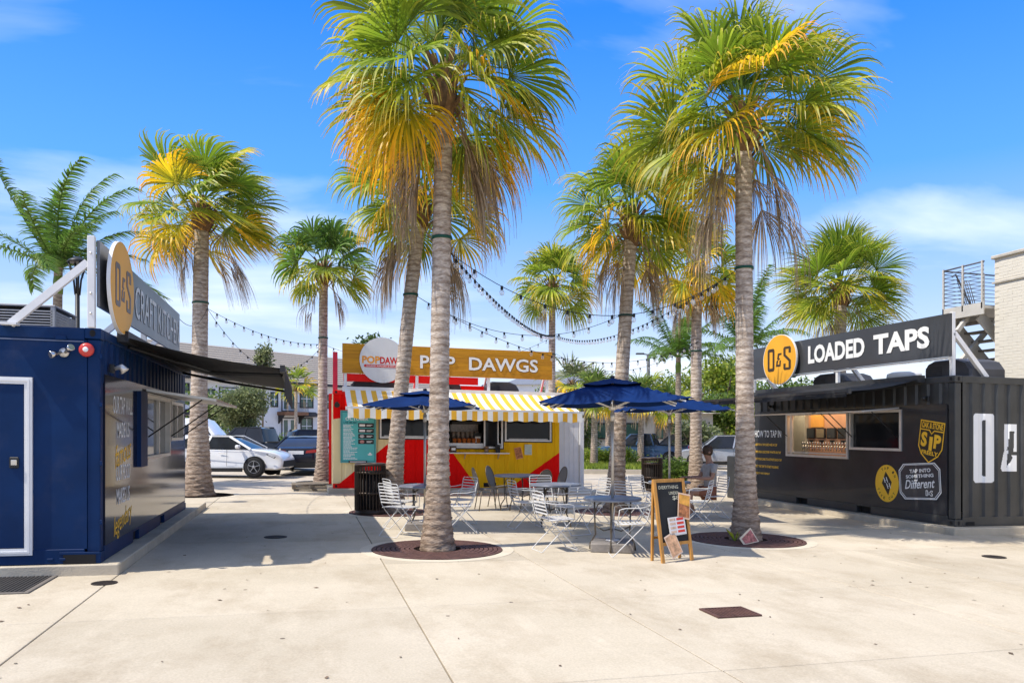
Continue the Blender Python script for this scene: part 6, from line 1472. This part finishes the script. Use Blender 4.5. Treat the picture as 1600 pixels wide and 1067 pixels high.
X, Y = cpt(1126, 41); car('silver grey off-road car between the two right hand palm trunks', 'car', X, Y, R(155), P_SILV, SUV, SUVG, .92, (-1.4, 1.4), .38, tail_lamps(.92, -2.29, .82), M_TYRE, 1.06, (-1.8, .25))
VAN = [(-2.9, .40), (-2.95, .7), (-2.9, 1.25), (1.7, 1.25), (2.5, 1.05), (2.8, .85), (2.85, .5), (2.7, .34), (-2.7, .36)]
VANG = [(-2.88, 1.24), (-2.75, 2.1), (-2.4, 2.22), (.9, 2.22), (1.2, 2.1), (1.9, 1.24)]
X, Y = cpt(292, 41); car('white van just left of the wind swept palm trunk', 'van', X, Y, R(-14), P_WHITE, VAN, VANG, .98, (-1.8, 1.9), .36, [({'poly': [(a, 1.36), (a + .95, 1.36), (a + .95, 1.86), (a, 1.86)], 'fn': lambda u, v, d, s: (u, s * (.98 * .93 - .13 * (v - 1.24) / .49 + .004 + d), v), 'name': 'side_window'}, True, M_CARGL) for a in (-2.3, -1.25, -.2)] + [({'poly': [(.85, 1.34), (1.62, 1.34), (1.15, 1.90), (.85, 1.90)], 'fn': lambda u, v, d, s: (u, s * (.98 * .93 - .13 * (v - 1.24) / .49 + .004 + d), v), 'name': 'cab_window'}, True, M_CARGL)], None, 1.24, glass_m=P_WHITE)
X, Y = cpt(508, 44); car('dark blue car roof showing above the black sedan', 'car', X, Y, R(20), P_NAVY, SUV, SUVG, .91, (-1.4, 1.36), .335, (), None, 1.06, (-1.8, .25))

# ================================================================== vegetation
def leaf_cloud(blobs, n, size, u=(0, 1), seed=1):
    """many leaf quads spread through the volume of overlapping ellipsoids, denser near their skins"""
    r_ = np.random.default_rng(seed); w = np.array([b_[3] * b_[4] * b_[5] for b_ in blobs]) ** .7; w /= w.sum(); k = r_.choice(len(blobs), n, p=w); B = np.array(blobs)[k]
    d = nrm(r_.normal(size=(n, 3))); rad = r_.uniform(.0, 1, n) ** .42 * (1 + .18 * r_.normal(size=n)); C = B[:, :3] + d * rad[:, None] * B[:, 3:6]
    a = nrm(r_.normal(size=(n, 3)) + d * .5); b_ = nrm(np.cross(a, r_.normal(size=(n, 3)))); s = size * r_.uniform(.55, 1.3, n)[:, None]
    V = np.stack([C - b_ * s * .38, C + a * s * .9 - b_ * s * .05, C + b_ * s * .38 + a * s * .25, C - a * s * .6], 1).reshape(-1, 3)
    F_ = [(4 * i, 4 * i + 1, 4 * i + 2, 4 * i + 3) for i in range(n)]; rr = np.repeat(r_.uniform(0, 1, n), 4); uu = np.repeat(r_.uniform(0, 1, n), 4)
    return V, F_, uu, rr
L_OAK = leaf_mat('oak_leaf', [(0, (.13, .17, .06)), (.5, (.19, .22, .09)), (1, (.28, .30, .14))]); L_BRIGHT = leaf_mat('bright_leaf', [(0, (.16, .24, .02)), (.5, (.24, .32, .025)), (1, (.36, .38, .05))], .45)
L_HEDGE = leaf_mat('hedge_leaf', [(0, (.07, .13, .02)), (.5, (.12, .20, .03)), (1, (.20, .27, .05))]); L_DARKL = leaf_mat('dark_leaf', [(0, (.04, .075, .015)), (.5, (.07, .12, .02)), (1, (.12, .16, .03))])
M_BARK = mat('bark', (.16, .12, .085), .9, var=.3, scale=10, bump=.5, bscale=30)
def tree(name, label, x, y, h, rx, rz_, m, n=5000, size=.14, seed=1, trunk=True, cat='tree', group='trees behind the plaza', ch=None, h0=0):
    t = thing(name, label, cat, x, y, group=group, h=h0); r_ = random.Random(seed); blobs = []; zc = ch or h - rz_
    for k in range(16):
        a = r_.uniform(0, 6.28); q = r_.uniform(.1, .72); zz = r_.uniform(-.62, .68); s = r_.uniform(.30, .52)
        blobs.append((rx * q * math.cos(a), rx * q * math.sin(a), zc + rz_ * zz, rx * s, rx * s, rz_ * s * .85))
    V, F_, U, Rr = leaf_cloud(blobs, n, size, seed=seed); mesh_obj('crown', V, F_, m, t, None, None, {'u': U, 'r': Rr})
    if trunk:
        b = MB(); b.tube([(0, 0, -.1), (.05, 0, zc * .4), (.0, .05, zc), (0, 0, zc + rz_ * .3)], [rx * .09, rx * .07, rx * .05, rx * .015], 8)
        for k in range(6): a = r_.uniform(0, 6.28); b.tube([(.02, .02, zc * r_.uniform(.5, .95)), (rx * .4 * math.cos(a), rx * .4 * math.sin(a), zc + rz_ * r_.uniform(-.3, .3)), (rx * .72 * math.cos(a), rx * .72 * math.sin(a), zc + rz_ * r_.uniform(-.1, .5))], [rx * .04, rx * .025, rx * .006], 6)
        part('trunk', b, M_BARK, t, False)
    return t
def hedge(label, x0, y0, x1, y1, wd, h, m, n, size, seed, name='hedge'):
    t = thing(name, label, 'hedge', (x0 + x1) / 2, (y0 + y1) / 2, group='hedges and shrubs'); L = math.hypot(x1 - x0, y1 - y0); k = max(2, int(L / (wd * .8))); blobs = []
    for i in range(k): q = (i + .5) / k - .5; blobs.append((q * (x1 - x0), q * (y1 - y0), h * .5, max(wd * .6, L / k * .65), wd * .6, h * .5 * random.uniform(.85, 1.1)))
    V, F_, U, Rr = leaf_cloud(blobs, n, size, seed=seed); mesh_obj('foliage', V, F_, m, t, None, None, {'u': U, 'r': Rr})
    b = MB()
    for i in range(k): q = (i + .5) / k - .5; b.tube([(q * (x1 - x0), q * (y1 - y0), -.05), (q * (x1 - x0) + .1, q * (y1 - y0), h * .6)], [.05, .015], 6)
    part('stems', b, M_BARK, t, False)
X, Y = cpt(384, 58); tree('oak_tree', 'grey green live oak in front of the apartment building', X, Y, 5.2, 2.3, 2.3, L_OAK, 9000, .17, 3, ch=2.9)
X, Y = cpt(410, 75); tree('oak_tree', 'small light tree whose tip shows against the brown roof', X, Y, 10.2, 1.2, 2.0, L_OAK, 1500, .22, 4)
X, Y = cpt(582, 62); tree('leafy_tree', 'sparse twiggy treetop above the plank sign', X, Y, 9.6, 2.1, 1.8, L_DARKL, 1100, .26, 5)
for i, (px_, dp_, h_, rx_, m_, n_, lb) in enumerate([(1080, 62, 7.4, 4.2, L_BRIGHT, 6500, 'bright yellow green tree behind the far umbrella'), (1135, 58, 7.8, 4.0, L_BRIGHT, 6500, 'bright yellow green tree behind the palm of the seated customer'),
        (1035, 72, 5.0, 2.6, L_HEDGE, 4000, 'mid green tree behind the street lamp post'), (1170, 55, 6.2, 3.8, L_HEDGE, 6000, 'mid green tree behind the oval badge'), (1120, 68, 4.6, 3.5, L_HEDGE, 5000, 'mid green tree low behind the silver off-road car'),
        (1240, 52, 6.2, 3.5, L_HEDGE, 4000, 'mid green treetop showing under the charcoal roof sign'), (893, 60, 4.4, 2.4, L_DARKL, 4000, 'dark green bushy tree right of the white vinyl fence'), (1085, 44, 2.6, 1.6, L_OAK, 1500, 'sparse dry shrub behind the blue pickup'),
        (1200, 52, 5.2, 2.8, L_BRIGHT, 3500, 'bright leafy tree right behind the chalkboard palm'), (1400, 60, 5.2, 3.5, L_HEDGE, 3000, 'distant green tree behind the black container roof'), (330, 70, 5.5, 2.5, L_HEDGE, 3000, 'dark tree beside the apartment wall left of the palm trunk'), (860, 75, 6.4, 2.6, L_HEDGE, 3000, 'green tree behind the right end of the hot dog container')]):
    X, Y = cpt(px_, dp_); tree('leafy_tree', lb, X, Y, h_, rx_, h_ * .44, m_, n_, .20, 20 + i)
X, Y = cpt(1072, 24); X2, Y2 = cpt(1040, 24); hedge('dark green shrub in front of the palm of the seated customer', X, Y, X2, Y2, 1.0, .95, L_HEDGE, 2600, .09, 41, 'shrub')
X, Y = cpt(902, 41); X2, Y2 = cpt(990, 41); hedge('clipped bright hedge along the verge behind the palms', X, Y, X2, Y2, 1.3, 1.0, L_BRIGHT, 6000, .09, 42)
X, Y = cpt(420, 52); X2, Y2 = cpt(520, 52); hedge('green hedge behind the black sedan', X, Y, X2, Y2, 1.4, 1.4, L_HEDGE, 4000, .13, 43)
X, Y = cpt(878, 52); X2, Y2 = cpt(918, 52); hedge('tall dark hedge behind the vinyl fence', X, Y, X2, Y2, 2.2, 3.6, L_DARKL, 4500, .13, 44)
X, Y = cpt(1045, 70); X2, Y2 = cpt(1260, 70); hedge('long dark green hedge behind the parked cars on the right', X, Y, X2, Y2, 2.4, 3.0, L_HEDGE, 9000, .2, 45)
# background fan palms (sabals) on the verge
def sabal(px_, dp_, hz, label, sc=.9, nl=18, nd=4, live=(L_SABAL, L_LIME)):
    X, Y = cpt(px_, dp_); fan_palm(X, Y, (.05, 0, hz), label, .22, .16, .15, sc, (.05, 0, 0), nl, 4, nd, 16, 5, None, .5, .8, .9, live=live)
sabal(928, 39, 3.6, 'short stout palm on the verge right of the striped awning'); sabal(1001, 43, 3.7, 'short palm in front of the pale wall behind the blue pickup', 1.0); sabal(950, 46, 3.6, 'short palm mostly hidden behind the middle umbrella pole'); sabal(1040, 49, 3.4, 'short palm with hanging dry fronds right of the pale wall', 1.2, 16, 9)
sabal(893, 48, 4.7, 'grey green fan palm just above the right end of the plank sign', 1.3, 16, 3, (L_OAK, L_SABAL)); sabal(462, 80, 6.2, 'small palm in front of the apartment balcony', 1.5, 14, 2)
for i, (px_, hz_) in enumerate(((930, 7.2), (1003, 6.7))):
    X, Y = cpt(px_, 68); tree('slender_tree', ('slender bright conifer rising above the middle umbrella', 'slender bright conifer left of the street lamp post')[i], X, Y, hz_ + .3, .75, 2.3, L_BRIGHT, 1300, .22, 70 + i)
# grass verge
X, Y = cpt(880, 35.5); X2, Y2 = cpt(1032, 35.5); b = MB(); c0, c1, c2, c3 = cpt(880, 33.5), cpt(1035, 34.5), cpt(1030, 42), cpt(860, 44)
b.add([(p[0], p[1], h) for h in (-.05, .10) for p in (c0, c1, c2, c3)], [(4, 5, 6, 7), (0, 1, 5, 4), (1, 2, 6, 5), (2, 3, 7, 6), (3, 0, 4, 7)]); struct('grass_verge', b, mat('verge_soil', (.10, .16, .03), .9, var=.3, scale=3))
n = 9000; uv = rng.uniform(0, 1, (n, 2)); c0, c1, c2, c3 = [np.array(c) for c in (c0, c1, c2, c3)]
P = (c0 * (1 - uv[:, :1]) + c1 * uv[:, :1]) * (1 - uv[:, 1:]) + (c3 * (1 - uv[:, :1]) + c2 * uv[:, :1]) * uv[:, 1:]; P = np.column_stack([P, .10 + g(P[:, 0])]); a = rng.uniform(0, 6.28, n); sd = np.column_stack([np.cos(a), np.sin(a), 0 * a]) * .03; up = np.column_stack([rng.normal(0, .05, n), rng.normal(0, .05, n), rng.uniform(.10, .22, n)])
V = np.stack([P - sd, P + sd, P + up], 1).reshape(-1, 3); gr = mesh_obj('grass', V, [(3 * i, 3 * i + 1, 3 * i + 2) for i in range(n)], L_BRIGHT, None, None, None, {'u': np.tile([0, 0, 1.], n), 'r': np.repeat(rng.uniform(0, 1, n), 3)}); gr['kind'] = 'stuff'; gr['label'] = 'bright mown grass on the verge behind the plaza'; gr['category'] = 'grass'
b = MB(); 
for p, q in ((cpt(870, 33.2), cpt(1045, 34.2)),): b.bar((p[0], p[1], .04), (q[0], q[1], .04), .16, .20)
struct('kerb', b, M_COLLAR)

# ================================================================== buildings
M_STUCCO = mat('white_stucco', (.74, .74, .75), .85, var=.05, scale=1); M_SHING = mat('brown_shingle', (.31, .27, .225), .9, var=.25, scale=8, stretch=(1, 1, 3), bump=.3); M_DKTRIM = mat('dark_bronze_trim', (.03, .027, .026), .5); M_WINGL = mat('green_window_glass', (.05, .11, .085), .08, var=.4, scale=.6, coat=.4)
def apartment():
    A0 = Vector(cpt(250, 78) + (0,)); dirv = Vector((.951, .780, 0)).normalized(); nv = Vector((dirv.y, -dirv.x, 0))    # facade towards the camera
    t = thing('apartment_building', 'two storey white apartment building with brown shingle roof behind the parked cars', 'building', A0.x, A0.y)
    zb = .45; base = A0.copy()
    def f(a, h, d): p = base + dirv * a + nv * d; return (p.x, p.y, h + zb)
    def bx(mb, a0, a1, h0, h1, d0, d1): slab_on(mb, f, a0, a1, h0, h1, d0, d1)
    L = 48; H = 6.7
    def P_(nm, mb, m, par): 
        o = mesh_obj(nm, [(x - A0.x, y - A0.y, h + g(A0.x) - t.location.z) for x, y, h in mb.v], mb.f, m, par, mb.sm, mb.mi); return o
    b = MB(); bx(b, -2, L, -1, H, -10, 0); wall = P_('wall', b, M_STUCCO, t)
    b = MB(); V = [f(a, h, d) for a in (-3, L + 1) for h, d in ((H, .9), (H + 4.1, -5), (H, -11))]; b.add(V, [(0, 3, 4, 1), (1, 4, 5, 2), (0, 1, 2), (3, 5, 4), (0, 2, 5, 3)]); rf = P_('roof', b, M_SHING, t)
    for k in range(14):                      # courses of shingles
        q0 = k / 14; b = MB(); d0 = .9 - 5.9 * q0; h0 = H + 4.1 * q0; q1 = (k + 1) / 14; d1 = .9 - 5.9 * q1; h1 = H + 4.1 * q1
        b.add([f(-3, h0 + .10, d0), f(L + 1, h0 + .10, d0), f(L + 1, h1 + .03, d1), f(-3, h1 + .03, d1), f(-3, h0 + .02, d0), f(L + 1, h0 + .02, d0)], [(0, 1, 2, 3), (4, 5, 1, 0)]); P_('shingle_course', b, M_SHING, rf)
    b = MB(); bx(b, -3, L + 1, H - .25, H + .02, .9, 1.0); P_('gutter', b, M_DKTRIM, t)
    bay = 8.2
    for k in range(5):
        o = 1.0 + k * bay
        for a0, a1, h0, h1 in ((o + .3, o + 2.1, 3.9, 5.9), (o + 4.3, o + 5.1, 3.9, 5.4), (o + .4, o + 2.0, .7, 2.5)):
            b = MB(); frame_rect(b, f, a0 - .12, a1 + .12, h0 - .12, h1 + .12, .14, .0, .08); fr = P_('window_frame', b, M_DKTRIM, t)
            b = MB(); bx(b, a0, a1, h0, h1, .01, .03); P_('pane', b, M_WINGL, fr)
            b = MB(); bx(b, (a0 + a1) / 2 - .05, (a0 + a1) / 2 + .05, h0, h1, .03, .06); bx(b, a0, a1, (h0 + h1) / 2 - .04, (h0 + h1) / 2 + .04, .03, .055); P_('mullion', b, M_STUCCO, fr)
        # balcony with french doors above and below
        a0 = o + 5.6
        for h0 in (0.1, 3.3):
            b = MB(); frame_rect(b, f, a0 + .1, a0 + 2.3, h0, h0 + 2.5, .12, .0, .09); fr = P_('door_frame', b, M_DKTRIM, t)
            b = MB(); bx(b, a0 + .22, a0 + 1.19, h0 + .02, h0 + 2.38, .01, .06); bx(b, a0 + 1.21, a0 + 2.18, h0 + .02, h0 + 2.38, .01, .06); dr_ = P_('door', b, M_STUCCO, fr)
            b = MB(); bx(b, a0 + .42, a0 + .98, h0 + .3, h0 + 2.2, .062, .07); bx(b, a0 + 1.42, a0 + 1.98, h0 + .3, h0 + 2.2, .062, .07); P_('door_glass', b, M_WINGL, fr)
        b = MB(); bx(b, a0 - .5, a0 + 2.9, 2.85, 3.25, .0, 1.5); bc = P_('balcony', b, mat('cedar_fascia', (.20, .10, .055), .7, var=.2), t)
        b = MB(); bx(b, a0 - .5, a0 + 2.9, 4.25, 4.32, 1.42, 1.48)
        for j in range(24): bx(b, a0 - .48 + j * .145, a0 - .45 + j * .145, 3.25, 4.25, 1.43, 1.46)
        P_('railing', b, M_DKTRIM, bc)
        for aa in (a0 - .35, a0 + 2.6):
            b = MB(); b.prism([(0, 0), (1.1, 0), (0, -1.0)], lambda u, v, d: f(aa + d, 2.85 + v, u), .15); P_('bracket', b, M_DKTRIM, bc)
        b = MB(); V = [f(a, h, d) for a in (o - .2, o + 2.6) for h, d in ((2.75, 1.1), (3.3, .0), (2.7, .0))]; b.add(V, [(0, 3, 4, 1), (1, 4, 5, 2), (0, 1, 2), (3, 5, 4), (0, 2, 5, 3)]); P_('window_canopy', b, M_DKTRIM, t)
apartment()
def simple_house(label, px_, dp_, w, dpt, h, rh, wallm, roofm, rz, name='house'):
    X, Y = cpt(px_, dp_); t = thing(name, label, 'building', X, Y, rz)
    b = MB(); b.box(-w / 2, w / 2, -dpt / 2, dpt / 2, -.5, h); part('wall', b, wallm, t, False)
    b = MB(); e = .5; V = [(-w / 2 - e, -dpt / 2 - e, h), (w / 2 + e, -dpt / 2 - e, h), (w / 2 + e, dpt / 2 + e, h), (-w / 2 - e, dpt / 2 + e, h), (-w / 2 + dpt * .35, 0, h + rh), (w / 2 - dpt * .35, 0, h + rh)]; b.add(V, [(0, 1, 5, 4), (1, 2, 5), (2, 3, 4, 5), (3, 0, 4), (3, 2, 1, 0)]); part('roof', b, roofm, t, False)
    for i in range(4):
        x = -w / 2 + w * (i + .5) / 4; b = MB(); b.box(x - .6, x + .6, -dpt / 2 - .06, -dpt / 2 - .005, h * .45, h * .8); wd = part('window', b, M_DKTRIM, t, False); b = MB(); b.box(x - .5, x + .5, -dpt / 2 - .08, -dpt / 2 - .061, h * .45 + .1, h * .8 - .1); part('pane', b, M_WINGL, wd, False)
M_GREYROOF = mat('grey_metal_roof', (.20, .21, .23), .5, metal=.2, var=.1); M_BEIGE = mat('beige_stucco', (.50, .46, .40), .9, var=.06)
simple_house('grey roofed building far behind the right end of the plank sign', 872, 95, 12, 9, 7.6, 1.9, M_STUCCO, M_GREYROOF, R(-20))
simple_house('low beige building behind the blue pickup', 1000, 56, 9, 6, 3.2, .25, M_BEIGE, M_BEIGE, R(-14), 'garage')
simple_house('blue metal roofed building behind the left lamp post', 58, 46, 9, 8, 5.8, 2.0, M_STUCCO, mat('blue_metal_roof', (.10, .14, .22), .45, metal=.3, var=.1), R(-15))
# white brick building on the right with outside steel stair
BX, BY = 15.5, 14.4
wb = thing('brick_building', 'cream painted brick building at the right edge behind the black container', 'building', BX, BY)
def brick_mat():
    m = bpy.data.materials.new('painted_brick'); m.use_nodes = True; t = m.node_tree; bs = t.nodes['Principled BSDF']; bs.inputs['Roughness'].default_value = .8
    tcn = N(t, 'ShaderNodeTexCoord'); no = N(t, 'ShaderNodeTexNoise'); no.inputs['Scale'].default_value = 3; no.inputs['Detail'].default_value = 8; t.links.new(tcn.outputs['Object'], no.inputs['Vector'])
    rp = N(t, 'ShaderNodeValToRGB'); rp.color_ramp.elements[0].color = (.60, .55, .45, 1); rp.color_ramp.elements[1].color = (.71, .66, .55, 1); t.links.new(no.outputs['Fac'], rp.inputs[0]); t.links.new(rp.outputs[0], bs.inputs['Base Color'])
    return m
M_BRICK = brick_mat(); M_COPING = mat('coping_concrete', (.46, .42, .35), .9, var=.2, scale=4)
b = MB(); b.box(BX + .012, BX + 14, 2, BY - .012, -.5, 5.85); core = part('wall', b, M_BRICK, wb)
b = MB(); b.box(BX - .05, BX + 14, 1.9, BY + .05, 5.85, 5.93, .015); part('coping', b, M_COPING, wb)
b = MB(); b.box(BX - .03, BX + .011, 2, BY + .03, 5.28, 5.32); part('drip_course', b, M_COPING, wb)
bm = MB(); bm.box(0, .014, -.1165, .1165, -.0325, .0325, .003); brick_o = mesh_obj('brick', bm.v, bm.f, M_BRICK, core); bme = brick_o.data; bpy.data.objects.remove(brick_o)
cnt = 0; bj = MB()
for r_ in range(0, 80):
    z = 2.25 + r_ * .0685
    if z > 5.80 or 5.25 < z < 5.35: continue
    for c_ in range(0, 14):
        y = BY - .13 - c_ * .236 - (.118 if r_ % 2 else 0)
        if y < 11.4: continue
        o = (BX + .006 + random.uniform(-.002, .002), y, z)
        if cnt < 300:
            q = bpy.data.objects.new('brick', bme); COL.objects.link(q); q.parent = core; q.location = (o[0] - BX, o[1] - BY, o[2] + g(BX) - wb.location.z); cnt += 1
        else: bj.box(o[0], o[0] + .014, o[1] - .1165, o[1] + .1165, o[2] - .0325, o[2] + .0325)
bs_ = part('brick_courses', bj, M_BRICK, wb); bs_['kind'] = 'stuff'
M_STL = mat('grey_painted_steel', (.52, .49, .43), .5, var=.08); M_STLD = mat('dark_railing_steel', (.10, .10, .105), .5)
st = thing('steel_stair', 'grey steel stair landing with horizontal rails beside the cream brick building', 'stair', 15.4, 14.9)
b = MB(); b.box(15.28, 16.9, 14.45, 15.62, 4.72, 4.78); b.box(15.25, 15.28, 14.45, 15.65, 4.58, 4.86); b.box(15.28, 16.9, 15.62, 15.65, 4.58, 4.86); part('landing', b, M_STL, st)
for (p, q) in (((15.27, 14.45), (15.27, 15.63)), ((15.27, 15.63), (16.9, 15.63))):
    for k in range(10): b = MB(); z = 4.95 + k * .095; b.tube([(p[0], p[1], z), (q[0], q[1], z)], .008 if k < 9 else .02, 6); part('rail', b, M_STLD, st)
for (x, y) in ((15.27, 14.5), (15.27, 15.05), (15.27, 15.63), (15.85, 15.63), (16.5, 15.63)): b = MB(); b.box(x - .02, x + .02, y - .02, y + .02, 4.72, 5.84); part('baluster', b, M_STL, st)
b = MB(); b.bar((15.45, 15.58, 4.60), (18.6, 15.58, 1.6), .05, .26); b.bar((15.45, 14.75, 4.60), (18.6, 14.75, 1.6), .05, .26); part('stringer', b, M_STL, st)
for k in range(14): b = MB(); x = 15.6 + k * .215; z = 4.46 - k * .205; b.box(x, x + .27, 14.78, 15.55, z, z + .04); part('tread', b, mat('brown_grey_tread', (.16, .14, .12), .7), st)
b = MB(); b.bar((15.55, 15.1, 4.70), (15.15, 15.1, 4.25), .09, .09); b.bar((15.9, 14.46, 4.70), (16.5, 14.46, 4.1), .1, .1); b.bar((15.4, 15.4, 3.4), (16.4, 15.4, 4.4), .10, .10); b.bar((16.2, 14.5, 3.0), (16.9, 14.5, 3.7), .09, .09); part('brace', b, M_STL, st)
b = MB(); b.box(15.36, 15.46, 15.45, 15.57, 0, 4.58); part('column', b, M_STL, st)
b = MB()
for k in range(6): b.tube([(15.75 + k * .06, 15.4, 4.85), (15.45 + k * .07, 15.4, 5.55)], .010, 5)
b.tube([(15.9, 15.4, 4.9), (15.4, 15.4, 5.7), (15.3, 15.4, 5.62)], .02, 6); part('upper_handrail', b, M_STLD, st)
# street lamps
X, Y = cpt(1013, 62); sl_ = thing('street_lamp', 'dark grey twin arm parking lot lamp above the far umbrella', 'street lamp', X, Y, R(-15)); M_LP = mat('lamp_post_grey', (.055, .06, .065), .5)
b = MB(); b.tube([(0, 0, -.1), (0, 0, 8.25)], [.16, .13], 10); part('pole', b, M_LP, sl_, False)
for s in (-1, 1):
    b = MB(); b.bar((0, 0, 8.2), (s * .4, 0, 8.25), .08, .08); b.box(min(s * .35, s * 1.0), max(s * .35, s * 1.0), -.18, .18, 8.22, 8.34, .03); part('lamp_head', b, M_LP, sl_, False)
X, Y = cpt(121, 16); lp = thing('street_lamp', 'black post lamp with bell shaped shade behind the blue container', 'street lamp', X, Y, 0); M_LPB = mat('black_lamp_post', (.015, .016, .017), .45)
b = MB(); b.tube([(0, 0, -.1), (0, 0, 4.4)], [.055, .045], 12); part('pole', b, M_LPB, lp, False)
b = MB(); b.lathe([(.0, 5.18), (.06, 5.17), (.17, 5.10), (.20, 5.06), (.18, 5.05), (0, 5.07)], 24); part('shade', b, M_LPB, lp, False)
for k in range(4): a = k * math.pi / 2 + .5; b = MB(); b.tube([(.04 * math.cos(a), .04 * math.sin(a), 4.38), (.07 * math.cos(a), .07 * math.sin(a), 4.7), (.17 * math.cos(a), .17 * math.sin(a), 5.06)], .02, 6); part('arm', b, M_LPB, lp, False)

# dry leaf bits blown over the paving: too many and too small to count
n = 420; bx_ = rng.uniform(-8, 13, n); by_ = rng.uniform(1.5, 20.3, n); V = []; F_ = []
for i in range(n):
    a = rng.uniform(0, 6.28); l_ = rng.uniform(.008, .032); w_ = l_ * rng.uniform(.3, .6); c_, s_ = math.cos(a), math.sin(a); z0 = g(bx_[i]) + .004; o = len(V)
    V += [(bx_[i] - l_ * c_, by_[i] - l_ * s_, z0), (bx_[i] + w_ * s_, by_[i] - w_ * c_, z0 + .006), (bx_[i] + l_ * c_, by_[i] + l_ * s_, z0 + .003), (bx_[i] - w_ * s_, by_[i] + w_ * c_, z0 + .001)]; F_.append((o, o + 1, o + 2, o + 3))
ll_ = mesh_obj('leaf_litter', V, F_, mat('dry_leaf_bits', (.13, .09, .06), .9, var=.5, scale=3)); ll_['kind'] = 'stuff'; ll_['label'] = 'tiny brown leaf bits scattered over the paving'; ll_['category'] = 'leaf litter'
